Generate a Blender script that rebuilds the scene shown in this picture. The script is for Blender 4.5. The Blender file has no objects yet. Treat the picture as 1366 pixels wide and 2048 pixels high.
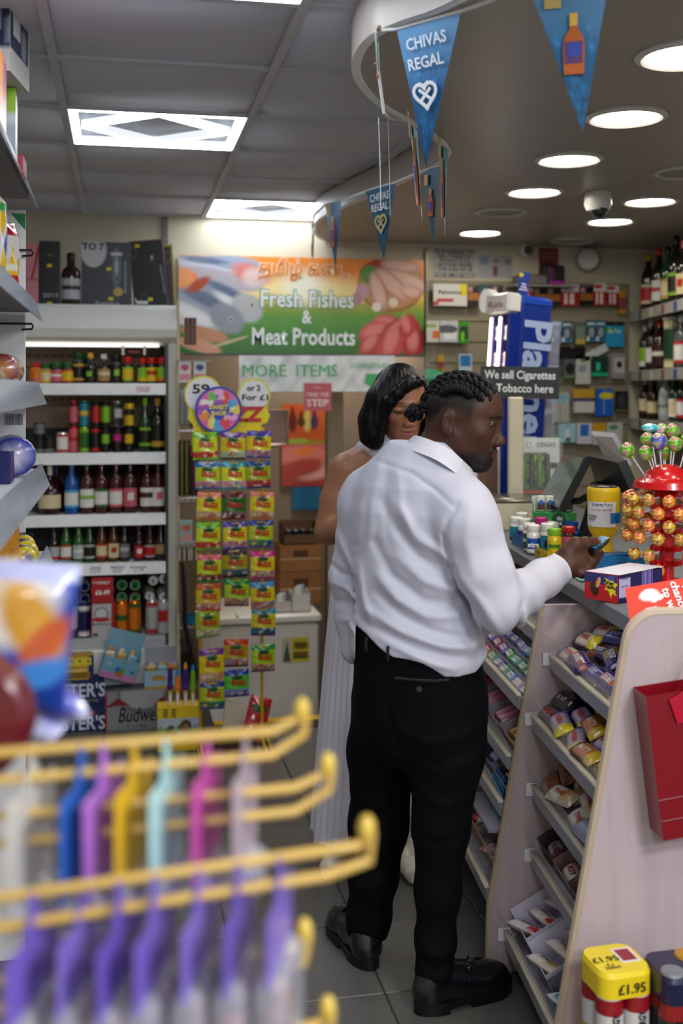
import bpy, math, random
import numpy as np
from mathutils import Vector, Matrix
# ---------------------------------------------------------------- camera, world, exposure
FP, HY, H = 2200.0, 780.0, 1.55          # focal length (px of a 1366x2048 frame), horizon row, eye height
PSI = math.radians(11.3)                  # the lens looks this far to the right of the aisle
CS, SN = math.cos(PSI), math.sin(PSI)
S = bpy.context.scene
cd = bpy.data.cameras.new('camera'); cam_ob = bpy.data.objects.new('camera', cd); S.collection.objects.link(cam_ob)
cd.sensor_fit = 'VERTICAL'; cd.sensor_height = 36; cd.sensor_width = 24
cd.lens = FP / 2048 * 36; cd.shift_y = -(1024 - HY) / 2048; cd.clip_start = .05
cam_ob.location = (0, 0, H); cam_ob.rotation_euler = (math.pi / 2, 0, -PSI)
cd.dof.use_dof = True; cd.dof.focus_distance = 3.0; cd.dof.aperture_fstop = 2.4
S.camera = cam_ob
S.view_settings.view_transform = 'Standard'; S.view_settings.look = 'None'
S.view_settings.gamma = 1; S.view_settings.use_curve_mapping = False
S.view_settings.exposure = 0.95
S.cycles.max_bounces = 8; S.cycles.transparent_max_bounces = 12; S.cycles.caustics_reflective = False; S.cycles.caustics_refractive = False
S.cycles.sample_clamp_indirect = 4
wd = bpy.data.worlds.new('world'); S.world = wd; wd.use_nodes = True
wb = wd.node_tree.nodes['Background']; wb.inputs[0].default_value = (.80, .86, 1, 1); wb.inputs[1].default_value = .42
def area(name, loc, sx, sy, watts, col=(1, .98, .95), rot=(0, 0, 0), shape='RECTANGLE', spread=180):
    l = bpy.data.lights.new(name, 'AREA'); l.shape = shape; l.size = sx; l.size_y = sy; l.energy = watts; l.color = col; l.spread = math.radians(spread)
    o = bpy.data.objects.new(name, l); o.location = loc; o.rotation_euler = rot; S.collection.objects.link(o); return o
CEIL, BULK = H + .905, H + .80
P_PANEL, P_DOWN, PANEL_E, DOWN_E = 30, 3, 16, 18
for nm, x, y in (('panel_light', 1.3, -.2), ('panel_light', .12, -1.2), ('panel_light', 1.9, -1.3)):
    area(nm, (x, y, CEIL - .045), .58, .52, P_PANEL, (.93, .96, 1))
area('recess_fill', (1.2, 6.5, CEIL - .2), .3, .3, 7, (1, .93, .85))  # added fill light, unseen, brightens the recess by the stairs; no fitting there
rnd = random.Random(7)
# ---------------------------------------------------------------- helpers
def lin(h):
    if not isinstance(h, str): return tuple(h)
    h = h.lstrip('#'); h = h if len(h) == 6 else ''.join(c * 2 for c in h); r = [int(h[i:i + 2], 16) / 255 for i in (0, 2, 4)]
    return tuple(c / 12.92 if c < .04045 else ((c + .055) / 1.055) ** 2.4 for c in r)
_m = {}
def M(col, rough=.5, metal=0, emit=0, trans=0, alpha=1, noise=.08, scale=18, bump=0, coat=0, ior=1.45, sss=0, vcol=False, sheen=0, stretch=None):
    key = (col, rough, metal, emit, trans, alpha, noise, scale, bump, coat, sss, vcol, sheen, stretch, ior)
    if key in _m: return _m[key]
    m = bpy.data.materials.new('mat'); m.use_nodes = True; nt = m.node_tree; b = nt.nodes['Principled BSDF']; L = nt.links.new
    I = b.inputs; c = lin(col)
    I['Roughness'].default_value = rough; I['Metallic'].default_value = metal; I['IOR'].default_value = ior
    I['Transmission Weight'].default_value = trans; I['Alpha'].default_value = alpha; I['Coat Weight'].default_value = coat; I['Coat Roughness'].default_value = .15
    I['Sheen Weight'].default_value = sheen
    if sss: I['Subsurface Weight'].default_value = sss; I['Subsurface Radius'].default_value = (.02, .008, .005); I['Subsurface Scale'].default_value = .3
    if emit: I['Emission Color'].default_value = (*c, 1); I['Emission Strength'].default_value = emit
    tc = nt.nodes.new('ShaderNodeTexCoord'); mp = nt.nodes.new('ShaderNodeMapping'); L(tc.outputs['Object'], mp.inputs[0])
    if stretch: mp.inputs['Scale'].default_value = stretch
    n = nt.nodes.new('ShaderNodeTexNoise'); n.inputs['Scale'].default_value = scale; n.inputs['Detail'].default_value = 4; L(mp.outputs[0], n.inputs['Vector'])
    mr = nt.nodes.new('ShaderNodeMapRange'); mr.inputs[3].default_value = 1 - noise; mr.inputs[4].default_value = 1 + noise; L(n.outputs[0], mr.inputs[0])
    mx = nt.nodes.new('ShaderNodeMix'); mx.data_type = 'RGBA'; mx.blend_type = 'MULTIPLY'; mx.inputs[0].default_value = 1
    if vcol:
        a = nt.nodes.new('ShaderNodeAttribute'); a.attribute_name = 'Col'; L(a.outputs[0], mx.inputs[6])
        if emit: L(a.outputs[0], I['Emission Color'])
    else: mx.inputs[6].default_value = (*c, 1)
    L(mr.outputs[0], mx.inputs[7]); L(mx.outputs[2], I['Base Color'])
    if bump:
        bp = nt.nodes.new('ShaderNodeBump'); bp.inputs['Strength'].default_value = bump; bp.inputs['Distance'].default_value = .004; L(n.outputs[0], bp.inputs['Height']); L(bp.outputs[0], I['Normal'])
    _m[key] = m; return m
def VC(rough=.45, **k): return M('#ffffff', rough, vcol=True, noise=k.pop('noise', .05), **k)
def cam(xc, zc, z=0.): return Vector((xc * CS + zc * SN, -xc * SN + zc * CS, z))      # camera-aligned metres -> world
def px(x, y, Z): return cam((x - 683) * Z / FP, Z, H - (y - HY) * Z / FP)              # point seen at x,y when Z metres away
def pxY(x, y, Y): return px(x, y, Y / (CS - SN * (x - 683) / FP))                       # ... when it lies on the plane Y
def pxz(x, y, z): return px(x, y, (H - z) * FP / (y - HY))                              # ... when it lies at height z
class G:
    """collects faces for one mesh"""
    def __init__(s): s.v = []; s.f = []; s.m = []; s.c = []; s.col = None; s.T = None
    def add(s, vs, fs, mi=0):
        o = len(s.v)
        if s.T is not None: vs = [tuple(s.T @ Vector(v)) for v in vs]
        s.v += [tuple(v) for v in vs]; s.f += [tuple(i + o for i in f) for f in fs]; s.m += [mi] * len(fs)
        s.c += [s.col or (1, 1, 1)] * len(vs); return s
    def box(s, x0, x1, y0, y1, z0, z1, b=0, mi=0):
        if b <= 0:
            v = [(x, y, z) for z in (z0, z1) for y in (y0, y1) for x in (x0, x1)]
            return s.add(v, [(0, 2, 3, 1), (4, 5, 7, 6), (0, 1, 5, 4), (2, 6, 7, 3), (0, 4, 6, 2), (1, 3, 7, 5)], mi)
        b = min(b, .49 * min(x1 - x0, y1 - y0, z1 - z0)); ring = [(x0 + b, y0), (x1 - b, y0), (x1, y0 + b), (x1, y1 - b), (x1 - b, y1), (x0 + b, y1), (x0, y1 - b), (x0, y0 + b)]
        cx, cy = (x0 + x1) / 2, (y0 + y1) / 2; kx = 1 - 2 * b / (x1 - x0); ky = 1 - 2 * b / (y1 - y0)
        ins = [(cx + (x - cx) * kx, cy + (y - cy) * ky) for x, y in ring]
        v = [(*p, z0) for p in ins] + [(*p, z0 + b) for p in ring] + [(*p, z1 - b) for p in ring] + [(*p, z1) for p in ins]
        f = [tuple(range(7, -1, -1)), tuple(range(24, 32))]
        for k in (0, 8, 16): f += [(k + i, k + (i + 1) % 8, k + 8 + (i + 1) % 8, k + 8 + i) for i in range(8)]
        return s.add(v, f, mi)
    def lathe(s, prof, n=16, c=(0, 0, 0), mi=0, sx=1, sy=1):
        v = []; f = []
        for r, z in prof: v += [(c[0] + r * sx * math.cos(2 * math.pi * i / n), c[1] + r * sy * math.sin(2 * math.pi * i / n), c[2] + z) for i in range(n)]
        for k in range(len(prof) - 1): f += [(k * n + i, k * n + (i + 1) % n, (k + 1) * n + (i + 1) % n, (k + 1) * n + i) for i in range(n)]
        f += [tuple(range(n - 1, -1, -1)), tuple(range((len(prof) - 1) * n, len(prof) * n))]
        return s.add(v, f, mi)
    def tube(s, pts, r, n=8, mi=0, closed=False):
        P = [Vector(p) for p in pts]; R = r if isinstance(r, (list, tuple)) else [r] * len(P); v = []; f = []; u = None; N = len(P)
        for i, p in enumerate(P):
            t = (P[(i + 1) % N] - P[i - 1]) if closed else (P[min(i + 1, N - 1)] - P[max(i - 1, 0)])
            t.normalize()
            if u is None: u = t.orthogonal().normalized()
            u = (u - t * u.dot(t)).normalized(); w = t.cross(u)
            v += [tuple(p + (u * math.cos(2 * math.pi * k / n) + w * math.sin(2 * math.pi * k / n)) * R[i]) for k in range(n)]
        for i in range(N if closed else N - 1):
            a, b = i * n, ((i + 1) % N) * n; f += [(a + k, a + (k + 1) % n, b + (k + 1) % n, b + k) for k in range(n)]
        if not closed: f += [tuple(range(n - 1, -1, -1)), tuple(range((N - 1) * n, N * n))]
        return s.add(v, f, mi)
    def prism(s, poly, a, b, ax='y', mi=0):
        """polygon (u,v) extruded from a to b along ax"""
        n = len(poly); q = {'x': lambda u, v, t: (t, u, v), 'y': lambda u, v, t: (u, t, v), 'z': lambda u, v, t: (u, v, t)}[ax]
        v = [q(*p, a) for p in poly] + [q(*p, b) for p in poly]
        return s.add(v, [tuple(range(n)), tuple(range(2 * n - 1, n - 1, -1))] + [(i, i + n, (i + 1) % n + n, (i + 1) % n) for i in range(n)], mi)
    def grid(s, fn, nu, nv, mi=0, close_u=False):
        v = [fn(i / nu, j / nv) for j in range(nv + 1) for i in range(nu + (0 if close_u else 1))]; w = nu + (0 if close_u else 1)
        return s.add(v, [(j * w + i, j * w + (i + 1) % w, (j + 1) * w + (i + 1) % w, (j + 1) * w + i) for j in range(nv) for i in range(nu)], mi)
    def ball(s, c, r, n=10, mi=0, sz=1):
        return s.lathe([(max(r * math.sin(math.pi * k / n), r * .02), -r * sz * math.cos(math.pi * k / n)) for k in range(n + 1)], n + 4, c, mi)
    def mesh(s, mats=(), ang=40):
        me = bpy.data.meshes.new('mesh'); me.from_pydata(s.v, [], s.f)
        for m in (mats if isinstance(mats, (list, tuple)) else [mats]): me.materials.append(m)
        me.polygons.foreach_set('material_index', s.m)
        if s.col is not None: colour(me, np.array([lin(c) for c in s.c]))
        finish(me, ang); return me
    def build(s, name, mats, parent=None, loc=(0, 0, 0), rot=(0, 0, 0), ang=40): return put(name, s.mesh(mats, ang), parent, loc, rot)
def colour(me, c):
    a = me.color_attributes.new('Col', 'FLOAT_COLOR', 'POINT'); d = np.ones((len(me.vertices), 4), np.float32); d[:, :3] = c; a.data.foreach_set('color', d.ravel())
def finish(me, ang=40):
    if ang:
        me.polygons.foreach_set('use_smooth', [True] * len(me.polygons)); me.set_sharp_from_angle(angle=math.radians(ang))
    me.update()
def put(name, me, parent=None, loc=(0, 0, 0), rot=(0, 0, 0)):
    o = bpy.data.objects.new(name, me); o.location = loc; o.rotation_euler = rot if isinstance(rot, (tuple, list)) else (0, 0, rot)
    S.collection.objects.link(o)
    if parent: o.parent = parent
    return o
def tag(o, label, cat, group=None):
    o['label'] = label; o['category'] = cat
    if group: o['group'] = group
    return o
def thing(name, label, cat, loc=(0, 0, 0), rz=0, group=None): return tag(put(name, None, None, loc, rz if isinstance(rz, tuple) else (0, 0, rz)), label, cat, group)
def struct(o): o['kind'] = 'structure'; return o
def dup(o, loc, rz, label=None, parent=None):
    c = o.copy(); S.collection.objects.link(c)
    if parent: c.parent = parent
    else:
        c.location = loc; c.rotation_euler = rz if isinstance(rz, tuple) else (0, 0, rz)
        if label: c['label'] = label
    for k in list(o.children): dup(k, None, None, None, c)
    return c
ORD = 'first second third fourth fifth sixth seventh eighth ninth tenth eleventh twelfth thirteenth fourteenth fifteenth sixteenth seventeenth eighteenth nineteenth twentieth'.split()
def nth(i, n=None, a='left'):
    """place in a row counted from a"""
    return ('leftmost' if a == 'left' else 'nearest' if a == 'near' else 'topmost' if a == 'top' else 'first from the ' + a) if i == 0 else ORD[i] + ' from the ' + {'left': 'left', 'near': 'near end', 'top': 'top'}.get(a, a)
_t = {}
def txt(s, size, w=None, bold=0, shear=0, depth=.0004, space=1):
    key = (s, size, w, bold, shear, space)
    if key not in _t:
        c = bpy.data.curves.new('t', 'FONT'); c.body = s; c.size = size; c.align_x = 'CENTER'; c.align_y = 'CENTER'; c.offset = bold * size; c.shear = shear; c.resolution_u = 2; c.space_line = .85; c.space_character = space
        o = bpy.data.objects.new('t', c); S.collection.objects.link(o); dg = bpy.context.evaluated_depsgraph_get()
        me = bpy.data.meshes.new_from_object(o.evaluated_get(dg)); bpy.data.objects.remove(o); bpy.data.curves.remove(c)
        n = len(me.vertices); a = np.zeros(n * 3, np.float32); me.vertices.foreach_get('co', a); a = a.reshape(-1, 3)
        if n:
            lo, hi = a.min(0), a.max(0); a[:, :2] -= (lo + hi)[:2] / 2
            if w: a[:, 0] *= w / (hi - lo)[0]
        b = np.stack([a[:, 0], -a[:, 2] - depth, a[:, 1]], 1); me.vertices.foreach_set('co', b.astype(np.float32).ravel()); me.update(); _t[key] = me
    return _t[key]
def write(parent, s, loc, size, mat, rot=(0, 0, 0), name='lettering', **k):
    """flat lettering facing local -y; one mesh per string and colour"""
    me = txt(s, size, **k); kk = (me.name, mat.name)
    if kk not in _t:
        _t[kk] = me.copy(); _t[kk].materials.clear(); _t[kk].materials.append(mat)
    return put(name, _t[kk], parent, loc, rot)
class Canvas:
    """a printed sheet w x h in local XZ facing -y, its artwork painted on a fine grid"""
    def __init__(s, w, h, nx, ny, col='#ffffff'):
        s.w, s.h, s.nx, s.ny = w, h, nx, ny; s.x, s.y = np.meshgrid(np.linspace(0, 1, nx + 1), np.linspace(0, 1, ny + 1)); s.a = w / h
        s.c = np.empty((ny + 1, nx + 1, 3)); s.c[:] = lin(col)
    def mask(s, m, col, t=1.):
        m = np.clip(m, 0, 1)[..., None] * t; s.c = s.c * (1 - m) + (np.array(lin(col)) if not isinstance(col, np.ndarray) else col) * m; return s
    def vgrad(s, stops):
        ys = [q[0] for q in stops]; cs = np.array([lin(q[1]) for q in stops])
        for k in range(3): s.c[..., k] = np.interp(s.y, ys, cs[:, k])
        return s
    def rect(s, x0, x1, y0, y1, col, t=1.): return s.mask(((s.x >= x0) & (s.x <= x1) & (s.y >= y0) & (s.y <= y1)).astype(float), col, t)
    def ell(s, cx, cy, rx, ry, col, ang=0, soft=.08, t=1.):
        u, v = (s.x - cx) * s.a, s.y - cy; c, q = math.cos(ang), math.sin(ang); u, v = u * c + v * q, -u * q + v * c
        d = np.hypot(u / rx, v / ry); return s.mask((1 - d) / soft + .5, col, t)
    def poly(s, pts, col, t=1.):
        m = np.zeros_like(s.x, bool)
        for (x0, y0), (x1, y1) in zip(pts, pts[1:] + pts[:1]):
            if y0 != y1: m ^= ((y0 > s.y) != (y1 > s.y)) & (s.x < (x1 - x0) * (s.y - y0) / (y1 - y0) + x0)
        return s.mask(m.astype(float), col, t)
    def noise(s, amt, f=9, seed=0):
        r = np.random.RandomState(seed); n = np.zeros_like(s.x)
        for k in range(10): a, b, p = r.randn(3); n += np.sin((a * s.x * s.a + b * s.y) * f + p * 6)
        s.c = np.clip(s.c * (1 + amt * n[..., None] / 3), 0, 1); return s
    def mesh(s, mat, t=.002, warp=None, ang=40, pillow=False):
        """x centred, z from 0 up, front at y=0, back at y=t"""
        X, Z = (s.x - .5) * s.w, s.y * s.h; Y = np.zeros_like(X); n = X.size; w = s.nx + 1
        a = np.stack([X, Y, Z], -1).reshape(-1, 3)
        if warp: a = warp(a)
        b = a * (np.array([1, -1, 1]) if pillow else 1) + np.array([0, t, 0]); i = np.arange(n).reshape(X.shape)
        q = lambda p, f: np.stack([p[:-1, :-1], p[:-1, 1:], p[1:, 1:], p[1:, :-1]][::f], -1).reshape(-1, 4)
        ed = np.concatenate([i[0], i[1:, -1], i[-1, -2::-1], i[-2:0:-1, 0]]); e2 = np.roll(ed, -1)
        F = np.concatenate([q(i, 1), q(i + n, -1), np.stack([ed, ed + n, e2 + n, e2], -1)])
        me = bpy.data.meshes.new('print'); me.from_pydata(np.concatenate([a, b]).tolist(), [], F.tolist()); me.materials.append(mat)
        colour(me, np.concatenate([s.c.reshape(-1, 3)] * 2)); finish(me, ang); return me
    def build(s, name, mat, parent=None, loc=(0, 0, 0), rot=(0, 0, 0), **k): return put(name, s.mesh(mat, **k), parent, loc, rot)
WHITE, BLACK = M('#f4f4f4', .45), M('#101012', .45)
# ---------------------------------------------------------------- the room
YB = 5.8                                                   # back wall
X0, X1, YN = -1.0, 3.6, -2.2
cream = M('#cfc6ac', .75, noise=.04, bump=.05)
# floor: grout bed with single porcelain tiles, open over the stair well
PX0, PX1, PY0 = .42, 1.66, 5.15
g = G(); g.box(X0, X1, YN, PY0, -.12, -.004); g.box(X0, PX0, PY0, 7, -.12, -.004); g.box(PX1, X1, PY0, 7, -.5, -.004)
floor = struct(g.build('floor', M('#34332f', .9)))
tm = [G().box(-.1835, .1835, -.1835, .1835, -.006, 0, .0025).mesh(M(c, .4, noise=.16, scale=7, bump=.02), 0) for c in ('#5b5955', '#605e59', '#565450')]
for j in range(-3, 9):
    for i in range(-5, 4):
        x, y = .664 + .371 * i - .1855, 2.75 + .371 * j - .1855
        if y + .19 > PY0 and x + .19 > PX0: continue
        if y < 1.4 or x > 1.3: continue
        put('tile', tm[rnd.randrange(3)], floor, (x, y, 0))
g = G(); g.box(PX0, PX1, PY0 - .05, PY0, -.003, .003, .001); g.box(PX0, PX1, PY0 - .012, PY0, -.02, .006, .002)
tag(g.build('step_edge_strip', M('#d8a914', .5, noise=.25)), 'worn yellow warning strip on the edge of the step down by the freezer', 'edge strip')
g = G(); g.box(PX0, PX1, PY0 + .005, 7, -.5, -.45); g.box(PX0, PX1, PY0, PY0 + .02, -.45, -.02); g.box(PX0, PX1, PY0 + .02, PY0 + .3, -.45, -.2)
struct(g.build('floor_stairwell', M('#4e4b46', .8)))
# ceiling: bare lattice, tiles laid in singly
ceil = struct(G().box(X0, X1, YN, 7, CEIL + .07, CEIL + .15).build('ceiling', M('#8a8a8d', .9)))
tl = G().box(-.291, .291, -.2595, .2595, .006, .016, .003).mesh(M('#cdcdd8', .8, noise=.07, scale=5, bump=.03))
for j in range(-2, 6):
    for i in range(-2, 5):
        if (i, j) in ((0, 1), (1, 4), (0, -2)): continue
        put('ceiling_tile', tl, ceil, (.119 + .603 * i, 3.3575 + .535 * j, CEIL))
tb = M('#c9c9ce', .55); bx = G().box(-.012, .012, -2.2, 2.2, -.004, .008).mesh(tb); by = G().box(-2.3, 2.3, -.012, .012, -.003, .008).mesh(tb)
for i in range(-3, 5): put('tee_bar', bx, ceil, (.4205 + .603 * i, 3.6, CEIL))
for j in range(-2, 6): put('tee_bar', by, ceil, (1.3, 3.09 + .535 * j, CEIL))
# walls
struct(G().box(X0 - .1, X0, YN, 7, -.1, CEIL + .05).build('wall_left', cream))
RX0, RX1 = .19, 1.66                                      # recess under the banner
zt = H - (705 - HY) * 5.9 / FP
g = G(); g.box(X0, RX0, YB, YB + .1, -.1, CEIL + .05); g.box(RX1, X1, YB, YB + .1, -.1, CEIL + .05); g.box(RX0, RX1, YB, YB + .1, zt, CEIL + .05)
struct(g.build('wall_back', cream))
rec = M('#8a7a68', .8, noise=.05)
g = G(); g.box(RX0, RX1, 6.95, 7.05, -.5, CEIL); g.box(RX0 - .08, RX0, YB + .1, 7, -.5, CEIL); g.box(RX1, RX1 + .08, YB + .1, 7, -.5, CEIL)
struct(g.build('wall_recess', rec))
g = G(); g.box(1.16, 1.25, 6.2, 6.3, -.45, zt + .3); struct(g.build('trim_recess_post', M('#9a8b78', .7)))
cn = px(1262, 780, 6.24)                                  # right corner: the spirit wall runs along the lens axis
g = G(); g.box(.28, .38, -4.6, .35, -.1, CEIL + .05)
struct(g.build('wall_right', M('#b9ad8c', .8), None, (cn.x, cn.y, 0), -PSI))
struct(G().box(-.012, .012, -.02, 0, -.1, .1).build('trim_wall_joint', M('#77746e', .5), None, pxY(331, 448, YB)))
# bulkhead over the counter
def catmull(P, n=6):
    P = [Vector(p) for p in P]; out = []
    for i in range(len(P) - 1):
        a, b, c, d = P[max(i - 1, 0)], P[i], P[i + 1], P[min(i + 2, len(P) - 1)]
        for k in range(n):
            t = k / n; out.append(.5 * (2 * b + (c - a) * t + (2 * a - 5 * b + 4 * c - d) * t * t + (3 * b - a - 3 * c + d) * t ** 3))
    return out + [P[-1]]
ol = [(1366, -190), (1180, -110), (1050, -60), (930, -10), (860, 22), (800, 42), (746, 66), (716, 95), (703, 130), (712, 165), (751, 207), (813, 243), (862, 272), (888, 300), (874, 322), (796, 365), (740, 389), (684, 413), (640, 436), (625, 457), (640, 478), (700, 494)]
ow = [pxz(x, y, BULK) for x, y in ol]; ow = [Vector((p.x, p.y)) for p in ow]
oc = catmull(ow, 6); oc = [p for p in oc if p.y < YB]
poly = [tuple(p) for p in oc] + [(oc[-1].x, YB), (X1, YB), (X1, oc[0].y)]
struct(G().prism(poly, BULK, CEIL - .001, 'z').build('ceiling_bulkhead', M('#a29a92', .38, noise=.03, scale=3), ang=30))
prof = [(0, -.002), (.022, -.002), (.026, .004), (.026, .022), (.019, .026), (.019, .044), (.030, .049), (.030, .066), (.022, .074), (0, .074)]
g = G(); v = []; n = len(prof)
for i, p in enumerate(oc):
    t = (oc[min(i + 1, len(oc) - 1)] - oc[max(i - 1, 0)]).normalized(); nn = Vector((-t.y, t.x))
    if i == 0: side = -1 if nn.y > 0 else 1
    nn = nn * -1
    v += [(p.x - nn.x * a * -1, p.y - nn.y * a * -1, BULK + z) for a, z in prof]
g.add(v, [(i * n + k, i * n + k + 1, (i + 1) * n + k + 1, (i + 1) * n + k) for i in range(len(oc) - 1) for k in range(n - 1)])
struct(g.build('trim_bulkhead_coving', M('#efefee', .4, noise=.03), ang=30))
# LED panels in the lattice
def led(x, y, lab):
    t = thing('led_ceiling_panel', lab, 'ceiling light', (x, y, CEIL + .038), 0, 'diamond frame ceiling lights')
    em = M('#f4f9ff', .5, emit=.35); eb = M('#eef5ff', .5, emit=PANEL_E); a, b = .288, .254
    g = G()
    for q in ((-a, a, -b, -b + .027), (-a, a, b - .027, b), (-a, -a + .027, -b, b), (a - .027, a, -b, b)): g.box(*q, -.04, -.012, .004)
    f = g.build('light_frame', em, t); d = G()
    for q in ((-a, a, -b, -b + .027), (-a, a, b - .027, b), (-a, -a + .027, -b + .027, b - .027), (a - .027, a, -b + .027, b - .027)): d.box(q[0] + .003, q[1] - .003, q[2] + .003, q[3] - .003, -.0412, -.0404)
    d.build('diffuser', eb, f)
    for sx in (-1, 1):
        for sy in (-1, 1):
            p, q = Vector((sx * (a - .04), 0, -.026)), Vector((0, sy * (b - .04), -.026)); d = (q - p).normalized(); nn = Vector((-d.y, d.x, 0)) * .0105
            G().prism([tuple((p + nn).xy), tuple((q + nn).xy), tuple((q - nn).xy), tuple((p - nn).xy)], -.038, -.014, 'z').build('light_bar', em, t); nn *= .8
            G().prism([tuple((p + nn).xy), tuple((q + nn).xy), tuple((q - nn).xy), tuple((p - nn).xy)], -.0396, -.0384, 'z').build('diffuser', eb, t.children[-1])
    g = G(); g.box(-a, a, -b, b, -.012, -.004); g.build('back_plate', M('#8d9096', .4), t)
    g = G(); g.box(-a - .008, a + .008, -b - .008, -b, -.03, -.004); g.box(-a - .008, a + .008, b, b + .008, -.03, -.004); g.build('rim', M('#d9dde2', .3), t)
led(.119, 3.8925, 'diamond-patterned bright LED panel in the middle of the tiled ceiling'); led(.722, 5.4975, 'diamond-patterned LED panel in the tiled ceiling close to the back wall'); led(.119, 2.2875, 'LED panel cut off by the top edge, nearest of the three in the tiled ceiling')
# downlights in the bulkhead
dl = [(1252, 232, 1, 'largest'), (1138, 317, 1, 'second'), (1069, 382, 1, 'third'), (1003, 423, 0, ''), (960, 464, 1, ''), (1300, 401, 1, ''), (1220, 441, 1, ''), (1146, 480, 0, ''), (1372, 108, 1, ''), (1372, 343, 0, '')]
dlab = ['lit round downlight nearest below the pennant with the bottle', 'lit round downlight between the large one and the smaller one in the bulkhead row', 'lit round downlight third in the long row, beside the green-backed pennants', 'unlit flat round downlight between two lit ones in the long row', 'lit round downlight farthest back, over the illegal tobacco notice', 'lit round downlight to the right of the white dome camera', 'lit round downlight directly behind the dome camera lens', 'unlit round downlight near the back wall above the small camera', 'lit round downlight cut off by the right frame edge', 'unlit round downlight cut off by the right frame edge']
R1 = G().lathe([(.118, 0), (.12, -.006), (.105, -.012), (.097, -.008), (.094, .0)], 32)
rim = R1.mesh(M('#c9c6c0', .35)); on = G().lathe([(.094, -.004), (.093, -.006)], 32).mesh(M('#fff6e8', .5, emit=DOWN_E)); off = G().lathe([(.094, -.004), (.093, -.006)], 32).mesh(M('#8e8880', .4))
for (x, y, lit, _), lab in zip(dl, dlab):
    p = pxz(x, y, BULK); t = thing('downlight', lab, 'ceiling light', p, 0, 'round downlights in the bulkhead'); put('rim', rim, t); put('diffuser', on if lit else off, t)
for x, y in ((.95, 1.5), (1.5, .9), (1.7, 1.9), (2.3, 1.6)):
    p = Vector((x, y, BULK)); area('downlight_lamp', (x, y, BULK - .02), .18, .18, P_DOWN, (1, .96, .88), shape='DISK')
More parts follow.
